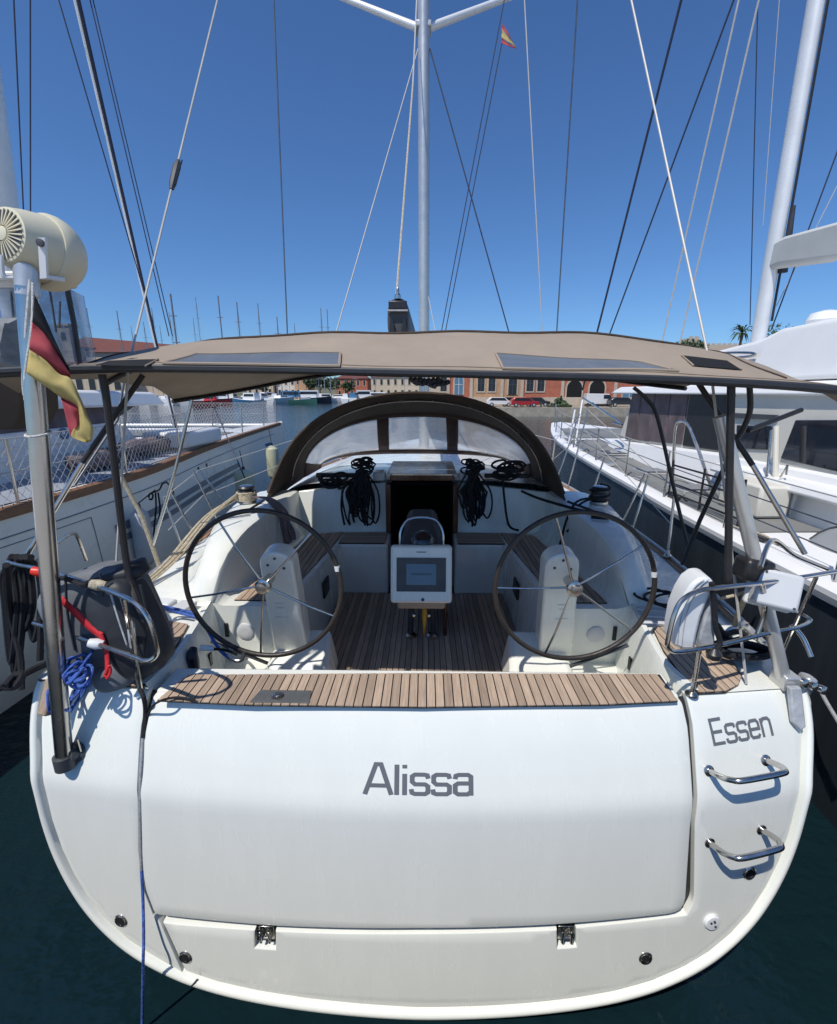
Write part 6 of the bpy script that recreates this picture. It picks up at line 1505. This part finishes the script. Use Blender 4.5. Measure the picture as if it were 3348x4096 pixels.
rope([[at_y(132, 1130, 1.9), at_y(128, 1300, 1.885), at_y(100, 1500, 1.88), at_y(100, 1600, 1.9)], [at_y(120, 1120, 1.9), at_y(105, 1300, 1.89), at_y(92, 1500, 1.89), at_y(96, 1580, 1.9)]], 0.0055, 'rope_white', 'flag_cord', 'pair of white cords holding the German flag to the pole')
SP = thing('courtesy_flag', at_y(2020, 190, 7.9), 'small faded red and yellow courtesy flag high under the right spreader', 'flag')
for name, m, a, b_ in (('red_stripe', 'flag_red', 0, .27), ('yellow_stripe', 'flag_gold', .27, .73), ('red_stripe', 'flag_red', .73, 1)):
    A, B_ = (2008, 95), (2006, 172); C_, D_ = (2050, 165), (2064, 196)
    def pq(p, q, t): return (lerp(p[0], q[0], t), lerp(p[1], q[1], t))
    flag_grid([(pq(A, B_, a), pq(A, B_, b_), 7.88), (pq((2032, 128), (2030, 186), a), pq((2032, 128), (2030, 186), b_), 7.84), (pq(C_, D_, a), pq(C_, D_, b_), 7.9)], name, m, SP, 5)

# pale pole on the right quarter with its bracket
base = at_z(3138, 2730, DZ + 0.02); topp = at_y(2882, 1665, 2.1)
DP = MB().tube([base, topp], [0.033, 0.031], 20).build('davit_pole', 'alloy', YACHT)
pm = base.lerp(topp, 0.42)
MB().box(base.lerp(topp, 0.46) + V((-0.02, 0.0, 0)), (0.14, 0.11, 0.11), Matrix.Rotation(0.12, 3, 'Y')).build('davit_collar', 'black_plastic', DP, bevel=0.02)
MB().tube([base.lerp(topp, 0.40) + V((0.0, 0, 0)), base.lerp(topp, 0.46)], 0.04, 14).build('davit_sleeve', 'black_plastic', DP)
MB().prism([base + V(p) for p in ((-0.04, -0.05, -0.02), (0.05, -0.05, -0.02), (0.05, 0.06, -0.02), (-0.04, 0.06, -0.02))], [base + V(p) for p in ((-0.04, -0.05, 0.06), (0.04, -0.05, 0.06), (0.04, 0.05, 0.06), (-0.04, 0.05, 0.06))]).build('davit_foot', 'alloy', DP, bevel=0.008)
xx, zz = T(3150, 2800); 
MB().prism([V((xx - 0.03, YT(xx, zz) - 0.002, zz + 0.09)), V((xx + 0.035, YT(xx, zz) - 0.002, zz + 0.09)), V((xx + 0.05, YT(xx, zz - .12) - 0.002, zz - 0.10)), V((xx + 0.02, YT(xx, zz - .13) - 0.002, zz - 0.12)), V((xx - 0.02, YT(xx, zz - .1) - 0.002, zz - 0.08))], [V((xx - 0.025, YT(xx, zz) - 0.03, zz + 0.09)), V((xx + 0.03, YT(xx, zz) - 0.03, zz + 0.09)), V((xx + 0.045, YT(xx, zz - .12) - 0.02, zz - 0.09)), V((xx + 0.02, YT(xx, zz - .13) - 0.02, zz - 0.11)), V((xx - 0.015, YT(xx, zz - .1) - 0.025, zz - 0.07))]).build('davit_hinge', 'silver_cloth', DP, bevel=0.006)
for k in range(3): MB().lathe(base + V((0.05 + 0.05 * k, -0.03, 0.03 - 0.02 * k)), (0.2, -1, 0.2), [(0.022, 0), (0.022, 0.03), (0.01, 0.035)], 12).build('davit_bolt', 'steel', DP)
MB().box(base + V((0.10, 0.0, -0.02)), (0.06, 0.07, 0.13), Matrix.Rotation(0.3, 3, 'Y')).build('davit_cheek', 'alloy', DP, bevel=0.015)
tube_thing([base + V((0.15, 0.05, 0.12)), base + V((0.13, 0.1, 0.2)), base + V((0.10, 0.15, 0.25))], 0.012, 'steel', 'davit_stay', DP)

# horseshoe lifebuoy in the right rail
HS = thing('lifebuoy', at_z(2770, 2600, 1.82), 'white horseshoe lifebuoy with silver back standing in the right stern rail', 'lifebuoy')
out_ = [(2692, 2585), (2698, 2520), (2712, 2450), (2738, 2385), (2768, 2338), (2800, 2315), (2835, 2310), (2858, 2325), (2862, 2352), (2835, 2400), (2808, 2470), (2790, 2540), (2782, 2600), (2735, 2602)]
pts = [at_y(px, py, 1.94) for px, py in out_]
MB().prism([p + V((0.02, 0.14, 0)) for p in pts], pts).build('buoy_body', 'white_vinyl', HS, bevel=0.025)
for off in (18, 36):
    MB().tube(curve([at_y(px + off, py + 3, 1.935) for px, py in out_[0:6]], 4), 0.0022, 5).build('buoy_seam', 'silver_cloth', HS)
sv = [at_y(px, py, 1.95) for px, py in [(2792, 2600), (2800, 2540), (2820, 2470), (2850, 2395), (2868, 2372), (2862, 2450), (2862, 2520), (2860, 2590)]]
MB().prism([p + V((0.02, 0.13, 0)) for p in sv], sv).build('buoy_back', 'silver_cloth', HS, bevel=0.02)
MB().tube(curve([at_y(2848, 2330, 1.93), at_y(2858, 2420, 1.925), at_y(2862, 2500, 1.92), at_y(2880, 2570, 1.92), at_y(2858, 2612, 1.90)], 6), 0.013, 7).build('buoy_strap', 'rope_black', HS)
MB().lathe(at_y(2855, 2620, 1.90), (0, 0, 1), [(0.004, -0.03), (0.03, -0.015), (0.034, 0.01), (0.012, 0.035)], 14).build('buoy_light', 'black_plastic', HS)
# white instrument box clamped to the right rail
bx = thing('instrument_box', at_z(3105, 2362, 2.05), 'white square box clamped to the right stern rail', 'box')
rb = Matrix.Rotation(rad(-14), 3, 'Z') @ Matrix.Rotation(rad(-20), 3, 'X') @ Matrix.Rotation(rad(10), 3, 'Y')
bc = at_z(3102, 2358, 2.10)
MB().box(bc, (0.185, 0.085, 0.175), rb).build('box_body', 'gelcoat_grey', bx, bevel=0.016)
MB().box(bc + rb @ V((0, 0.055, 0)), (0.20, 0.035, 0.19), rb).build('box_lid', 'white_vinyl', bx, bevel=0.012)
for du, dv in ((0.07, -0.07), (-0.07, 0.07)): MB().lathe(bc + rb @ V((du, -0.043, dv)), rb @ V((0, -1, 0)), [(0.006, 0), (0.006, 0.003), (0.002, 0.003)], 10).build('box_screw', 'dark_grey', bx)

# covered outboard bundle in the left rail
BG = thing('covered_outboard', at_z(440, 2720, DZ), 'bulky grey and black covered bundle with red straps inside the left stern rail', 'bag')
def blob(c, rx, ry, rz, rot, ex=0.75, n=26, m_=16, lump=0.03, seed=0):
    rr = random.Random(seed); ph = [rr.uniform(0, 6) for _ in range(4)]
    rows = []
    for i in range(1, m_):
        f = -math.pi / 2 + math.pi * i / m_
        row = []
        for k in range(n):
            a = 2 * math.pi * k / n
            ca, sa, cf, sf = math.cos(a), math.sin(a), math.cos(f), math.sin(f)
            g = lambda q: math.copysign(abs(q) ** ex, q)
            w = 1 + lump * (math.sin(3 * a + ph[0]) * cf + math.sin(5 * f + 2 * a + ph[1]) + 0.6 * math.sin(7 * a - 4 * f + ph[2]))
            row.append(c + rot @ V((rx * g(cf) * g(ca) * w, ry * g(cf) * g(sa) * w, rz * g(sf) * w)))
        rows.append(row)
    b = MB().grid(rows, closed=True)
    b.f.append(tuple(range(n - 1, -1, -1))); b.f.append(tuple(len(b.v) - n + k for k in range(n)))
    return b
rg = Matrix.Rotation(rad(-16), 3, 'Y') @ Matrix.Rotation(rad(12), 3, 'Z')
blob(at_y(430, 2470, 2.09), 0.245, 0.12, 0.275, rg, 0.5, seed=1, lump=0.014).build('grey_cover', 'bag_grey', BG, angle=60)
blob(at_y(525, 2500, 2.05), 0.128, 0.125, 0.262, rg, 0.45, seed=2, lump=0.014).build('black_cover', 'bag_black', BG, angle=60)
blob(at_y(470, 2300, 2.12), 0.145, 0.11, 0.05, rg, 0.6, seed=3, lump=0.04).build('cover_flap', 'bag_black', BG, angle=60)
blob(at_y(470, 2690, 2.02), 0.11, 0.08, 0.08, rg, 0.7, seed=4, lump=0.012).build('outboard_leg', 'bag_grey', BG, angle=60)
for q in ([(262, 2300), (270, 2450), (300, 2600)], [(400, 2290), (420, 2450), (440, 2640)], [(560, 2340), (590, 2480), (585, 2620)]):
    MB().tube(curve([at_y(*p, 1.945) for p in q], 6), 0.006, 6).build('cover_piping', 'bag_black', BG)
MB().slab([at_y(505, 2480, 1.905), at_y(540, 2490, 1.905), at_y(548, 2600, 1.90), at_y(520, 2590, 1.90)], 0.004).build('cover_label', 'silver_cloth', BG, smooth=False)
def band(pts, w, m, name, parent, t=0.004):
    P = curve(pts, 6); rows = []
    for i, p in enumerate(P):
        d = (P[min(i + 1, len(P) - 1)] - P[max(0, i - 1)]).normalized(); s = d.cross(V((0, -1, 0.35))).normalized()
        rows.append([p - s * w / 2, p + s * w / 2])
    return MB().grid(rows).build(name, m, parent, thick=t)
band([at_y(240, 2395, 1.93), at_y(300, 2450, 1.92), at_y(360, 2510, 1.915), at_y(410, 2545, 1.91)], 0.03, 'red_strap', 'red_strap', BG)
band([at_y(400, 2530, 1.905), at_y(425, 2610, 1.90), at_y(428, 2680, 1.88), at_y(420, 2710, 1.87)], 0.022, 'red_strap', 'red_strap', BG)
band([at_y(420, 2700, 1.865), at_y(435, 2665, 1.86), at_y(440, 2690, 1.86), at_y(425, 2718, 1.86)], 0.014, 'red_strap', 'red_strap', BG)
for a in (20, 55): band([at_y(420 + a, 2370, 1.935), at_y(450 + a, 2470, 1.905), at_y(490 + a, 2590, 1.89)], 0.008, 'silver_cloth', 'cover_piping', BG)
# ropes
hang = []
for k, (a, b, lo) in enumerate(((30, 95, 2700), (60, 130, 2520), (110, 165, 2560), (20, 70, 2650))):
    hang.append([at_z(50 + 20 * k, 2225, 2.18), at_y(a - 5, 2290, 2.24), at_y(a, 2420, 2.24), at_y((a + b) / 2, lo, 2.24), at_y(b, 2430, 2.22), at_y(b - 10, 2290, 2.24), at_z(70 + 18 * k, 2228, 2.19)])
hang.append([at_z(160, 2240, 2.2), at_y(165, 2420, 2.2), at_y(160, 2640, 2.15)])
hang.append([at_z(25, 2260, 2.2), at_y(40, 2450, 2.22), at_y(80, 2620, 2.2), at_y(85, 2760, 2.12)])
rope(hang, 0.0165, 'rope_black', 'hanging_rope', 'thick black mooring rope hung in loops over the far left rail')
rope([[at_z(-120, 2820, 1.5), at_z(10, 2745, 1.56), at_z(90, 2700, 1.6), at_z(150, 2670, 1.60), at_z(195, 2650, 1.60)], [at_z(20, 2745, 1.60), at_z(55, 2705, 1.62), at_z(90, 2700, 1.62), at_z(60, 2745, 1.58), at_z(20, 2750, 1.58)]], 0.018, 'rope_black', 'mooring_rope', 'black mooring rope leading off the left corner to the left')
bl = []
for k in range(22):
    c0 = at_z(R.uniform(285, 350), R.uniform(2640, 2730), R.uniform(1.58, 1.74)); r_ = R.uniform(0.025, 0.06); tl = R.uniform(-.6, .6)
    n1 = V((R.gauss(0, 1), R.gauss(0, 1), R.gauss(0, 1))).normalized(); n2 = n1.orthogonal().normalized()
    bl.append([c0 + (n1 * math.cos(a) + n2 * math.sin(a) * R.uniform(.6, 1.1)) * r_ for a in [0, .9, 1.8, 2.7, 3.6, 4.5, 5.4, 6.2]])
for k in range(5): bl.append([at_z(300 + 8 * k, 2690, 1.65), at_y(300 + 10 * k, 2760, 1.98), at_z(R.uniform(200, 330), R.uniform(2790, 2860), 1.53) if k < 3 else at_y(310 - 10 * k, 2850, 1.9)])
rope(bl, 0.0065, 'rope_blue', 'rope_bundle', 'tangled bundle of thin blue rope beside the left steel pole', 5, 6)
w0, w1 = at_y(215, 2715, 1.93), at_y(180, 2860, 1.86)
MB().box((w0 + w1) / 2, (0.06, 0.045, (w0 - w1).length), (w0 - w1).to_track_quat('Z', 'Y').to_matrix()).build('wooden_block', 'teak', None, bevel=0.01, label='weathered wooden block hanging in blue line at the left corner', cat='wood block')
rope([[at_z(230, 2645, 1.6), at_z(205, 2720, 1.55), at_y(190, 2780, 1.84), at_y(200, 2850, 1.82), at_y(225, 2770, 1.84), at_y(260, 2730, 1.86)]], 0.006, 'rope_blue', 'blue_line', 'thin blue line wrapped round the wooden block at the left corner', 6, 6)
rope([[at_z(560, 2400, 1.80), at_z(650, 2425, 1.66), at_z(720, 2440, 1.62), at_z(790, 2462, 1.60), at_z(830, 2520, 1.60), at_y(880, 2600, 2.4), at_y(930, 2640, 2.4)], [at_z(600, 2418, 1.72), at_z(700, 2447, 1.62), at_z(800, 2472, 1.59)]], 0.010, 'rope_blue', 'blue_line', 'blue line led from the left rail past the steering wheel', 6)
MB().box(at_z(648, 2415, 1.60), (0.18, 0.10, 0.05), Matrix.Rotation(-0.2, 3, 'Z')).build('fairlead_block', 'white_vinyl', YACHT, bevel=0.015)
MB().box(at_z(735, 2425, 1.585), (0.12, 0.13, 0.03), Matrix.Rotation(-0.2, 3, 'Z')).build('deck_plate', 'gelcoat_grey', YACHT, bevel=0.008)
# mooring line hanging over the transom: pale above, blue below
ML = thing('mooring_line', at_y(575, 4070, 1.5), 'thin line hanging down the left of the transom, pale above and blue below', 'rope')
def on_s(px, py, l=0.012):
    x, z = T(px, py); return at_y(px, py, YT(x, z) - l)
MB().tube(curve([at_z(556, 2745, DZ + 0.02), at_z(575, 2790, DZ + 0.012), on_s(582, 2850), on_s(572, 2950)], 6), 0.011, 7).build('dark_end', 'rope_black', ML)
MB().tube(curve([on_s(572, 2950), on_s(562, 3120), on_s(561, 3280), on_s(566, 3480)], 6), 0.0075, 7).build('pale_length', 'rope_grey', ML)
MB().tube(curve([on_s(566, 3480), on_s(572, 3600, 0.03), on_s(575, 3750, 0.07), on_s(573, 3840, 0.10), at_y(571, 3960, on_s(573, 3840, 0.10).y), at_y(566, 4300, on_s(573, 3840, 0.10).y - 0.02)], 6), 0.0072, 7).build('blue_length', 'rope_blue', ML)
rope([[on_s(578, 2905), on_s(592, 2860), at_z(625, 2812, DZ + 0.02), at_z(700, 2790, DZ + 0.025), at_z(780, 2800, DZ + 0.025)]], 0.006, 'rope_black', 'thin_cord', 'thin black cord crossing the left end of the teak bench', 6, 6)
# halyards hung on the saloon bulkhead
def hanging_bundle(px, side, seed, label):
    rr = random.Random(seed); P = []
    for k in range(28):
        lo = rr.uniform(1990, 2110); a = px + rr.uniform(-40, 40); b = a + rr.uniform(-40, 40); y = 4.63 + rr.uniform(-0.05, 0.03)
        P.append([at_y(px + rr.uniform(-22, 22), 1880, y), at_y(a, 1950, y), at_y(a + side * rr.uniform(-10, 25), lo - 40, y), at_y((a + b) / 2, lo, y), at_y(b, lo - 45, y), at_y(b - 8, 1960, y), at_y(px + rr.uniform(-22, 22), 1885, y)])
    for k in range(16):
        q = at_y(px + rr.uniform(-30, 30), rr.uniform(1838, 1890), 4.64); r_ = rr.uniform(0.02, 0.06)
        P.append([q + V((math.cos(t_) * r_ * 1.3, rr.uniform(-.05, .02), math.sin(t_) * r_ * 0.7)) for t_ in (0, 1.2, 2.4, 3.6, 4.8, 6)])
    rope(P, 0.0095, 'rope_black', 'halyard_bundle', label, 5, 6)
hanging_bundle(1448, -1, 3, 'bundle of navy black halyards hanging left of the companionway')
hanging_bundle(1893, 1, 5, 'bundle of navy black halyards hanging right of the companionway')
P = []
for k in range(10):
    q = at_y(2030 + R.uniform(-35, 40), 1880 + R.uniform(-22, 22), 4.66 + R.uniform(-.1, .05)); r_ = R.uniform(0.06, 0.13)
    P.append([q + V((math.cos(t_) * r_, R.uniform(-.05, .05), math.sin(t_) * r_ * 0.45)) for t_ in (0, 1.2, 2.4, 3.6, 4.8, 6)])
P.append([at_y(2010, 1900, 4.62), at_y(2018, 2000, 4.6), at_y(2035, 2100, 4.55), at_y(2075, 2122, 4.5)])
rope(P, 0.0125, 'rope_black', 'sheet_coil', 'loose black sheet heaped on the right of the bulkhead top', 5, 6)
P = []
for k in range(8):
    q = at_y(1345 + R.uniform(-45, 35), 1915 + R.uniform(-15, 30), 4.64 + R.uniform(-.08, .03)); r_ = R.uniform(0.05, 0.12)
    P.append([q + V((math.cos(t_) * r_, R.uniform(-.05, .05), math.sin(t_) * r_ * 0.6)) for t_ in (0, 1.2, 2.4, 3.6, 4.8, 6)])
P.append([at_y(1370, 1960, 4.62), at_y(1366, 2030, 4.61), at_y(1378, 2100, 4.6)])
rope(P, 0.0125, 'rope_black', 'sheet_coil', 'loose dark sheet heaped on the left of the bulkhead top', 5, 6)
# sheets round the left winch
P = []
for k in range(7):
    P.append([WL + V((0.088 * math.cos(a), 0.088 * math.sin(a), 0.03 + 0.012 * k)) for a in [i * 0.6 + k for i in range(11)]])
rope(P, 0.008, 'rope_cream', 'winch_sheet', 'cream sheet wound round the left winch')
P = []
for k in range(6):
    o = R.uniform(-.04, .04)
    P.append([WL + V((-0.06, -0.08, 0.05 + 0.01 * k)), V((-1.93 + o, 3.9, 1.93)), V((-2.05 + o, 3.45 + o, 1.68)), V((-2.10 + o, 3.1, 1.60)), V((-2.12 + o, 2.75 + R.uniform(-.1, .1), 1.585))])
rope(P, 0.009, 'rope_cream', 'sheet_tail', 'bunch of cream sheets led along the left deck edge')
P = []
for k in range(9):
    o = R.uniform(-.05, .05)
    P.append([WL + V((0.06, -0.06, 0.06)), WL + V((0.24 + o, -0.12, 0.06)), WL + V((0.37 + o, -0.16 + o, -0.08)), WL + V((0.41 + o, -0.2, -0.26 + o)), WL + V((0.43 + o * 1.4, -0.2, -0.36 + o)), WL + V((0.42 + o, -0.17, -0.2)), WL + V((0.28, -0.1, 0.03))])
rope(P, 0.011, 'dark_rope' if 'dark_rope' in MATS else 'mesh_brown', 'sheet_tail', 'brown sheet tail hanging over the left coaming into the cockpit')
rope([[WRR + V((0.088 * math.cos(a), 0.088 * math.sin(a), 0.03 + 0.006 * i)) for i, a in enumerate([i * 0.6 for i in range(24)])], [WRR + V((-0.08, -0.04, 0.06)), WRR + V((-0.25, -0.1, 0.03)), WRR + V((-0.36, -0.2, -0.12)), WRR + V((-0.42, -0.28, -0.3)), WRR + V((-0.48, -0.35, -0.42))], [WRR + V((-0.08, -0.04, 0.05)), WRR + V((-0.22, -0.1, 0.0)), WRR + V((-0.30, -0.2, -0.16)), WRR + V((-0.36, -0.24, -0.22))]], 0.011, 'rope_black', 'winch_sheet', 'black sheet wound on the right winch, tail hanging in the cockpit')
rope([[V((1.46, 3.75, 1.985)), V((1.58, 3.72, 1.985)), V((1.62, 3.82, 1.985)), V((1.50, 3.9, 1.985)), V((1.2, 4.4, 1.99)), V((1.05, 4.65, 2.02))]], 0.014, 'rope_black', 'hood_line', 'black line from the sprayhood foot to the right coaming')
P = []
for k in range(3):
    c0 = at_z(2612 + 48 * k, 2385 + 14 * k, 1.64); r_ = 0.115 + 0.01 * k
    P.append([c0 + V((math.cos(a) * r_, math.sin(a) * r_ * 1.1, 0.01 * math.sin(2 * a))) for a in [0.3 + 0.6 * i for i in range(11)]])
P.append([at_z(2690, 2400, 1.62), at_z(2740, 2445, 1.61), at_z(2750, 2500, 1.60), at_z(2700, 2520, 1.60)])
rope(P, 0.009, 'rope_black', 'rope_coil', 'three loose black rope loops on the right deck behind the wheel')
for k in range(3): MB().box(at_z(2610 + 6 * k, 2438 + 26 * k, 1.585), (0.20, 0.03, 0.012), Matrix.Rotation(-0.1, 3, 'Z')).build('deck_slot', 'gelcoat_grey', YACHT, bevel=0.004)
P = []
for k in range(4):
    c0 = at_z(2975 + R.uniform(-15, 15), 2600 + R.uniform(-8, 8), 1.58 + 0.02 * k); r_ = 0.10 + R.uniform(-.02, .02)
    P.append([c0 + V((math.cos(a) * r_ * 1.3, math.sin(a) * r_ * 0.7, 0)) for a in [0.3 + 0.6 * i for i in range(12)]])
P.append([at_z(2870, 2500, 1.75), at_z(2900, 2535, 1.66), at_z(2950, 2525, 1.64), at_z(2985, 2545, 1.62), at_z(2930, 2560, 1.62), at_z(2880, 2545, 1.64)])
rope(P, 0.016, 'rope_black', 'rope_coil', 'thick black rope round the cleat at the right corner')
def cleat(c, ang=0.0):
    rt_ = Matrix.Rotation(ang, 3, 'Z')
    b = MB().tube([c + rt_ @ V((-0.12, 0, 0.05)), c + rt_ @ V((-0.07, 0, 0.06)), c + rt_ @ V((0.07, 0, 0.06)), c + rt_ @ V((0.12, 0, 0.05))], [0.009, 0.014, 0.014, 0.009], 10)
    for a in (-0.045, 0.045): b.tube([c + rt_ @ V((a, 0, 0)), c + rt_ @ V((a, 0, 0.06))], 0.012, 8)
    b.build('mooring_cleat', 'steel', YACHT)
cleat(at_z(2940, 2540, 1.555), 0.5); cleat(at_z(215, 2655, 1.555), -0.6)
# odd fittings in the left helm well
NV = thing('snatch_block', at_y(778, 2690, 2.3), 'navy cloth pouch hanging in the left helm well with a white grip', 'pouch')
MB().tube(curve([at_y(775, 2590, 2.36), at_y(768, 2620, 2.33), at_y(775, 2655, 2.33), at_y(782, 2695, 2.33)], 5), [0.02 + 0.014 * math.sin(i / 15 * 3.14) for i in range(16)], 10).build('pouch_body', 'navy', NV)
MB().tube([at_y(800, 2590, 2.34), at_y(855, 2594, 2.36)], 0.017, 10).build('pouch_grip', 'white_vinyl', NV)
rope([[at_y(855, 2596, 2.36), at_y(900, 2600, 2.4), at_y(950, 2618, 2.42)]], 0.009, 'rope_black', 'short_line', 'short dark line from the white grip behind the left wheel')
SH = MB().tube(curve([at_y(915, 2615, 2.35), at_y(935, 2640, 2.34), at_y(968, 2640, 2.34), at_y(975, 2610, 2.35)], 5), 0.011, 8).build('shackle', 'steel', None, label='bright steel shackle lying under the left wheel', cat='shackle')
# grey and white rope hanging on the dark hull at far right
rope([[at_x(3280, 2760, 2.95), at_x(3310, 2815, 2.93), at_x(3355, 2890, 2.90), at_x(3450, 3050, 2.9)]], 0.013, 'rope_grey', 'hanging_rope', 'grey rope hanging on the dark hull at the far right')
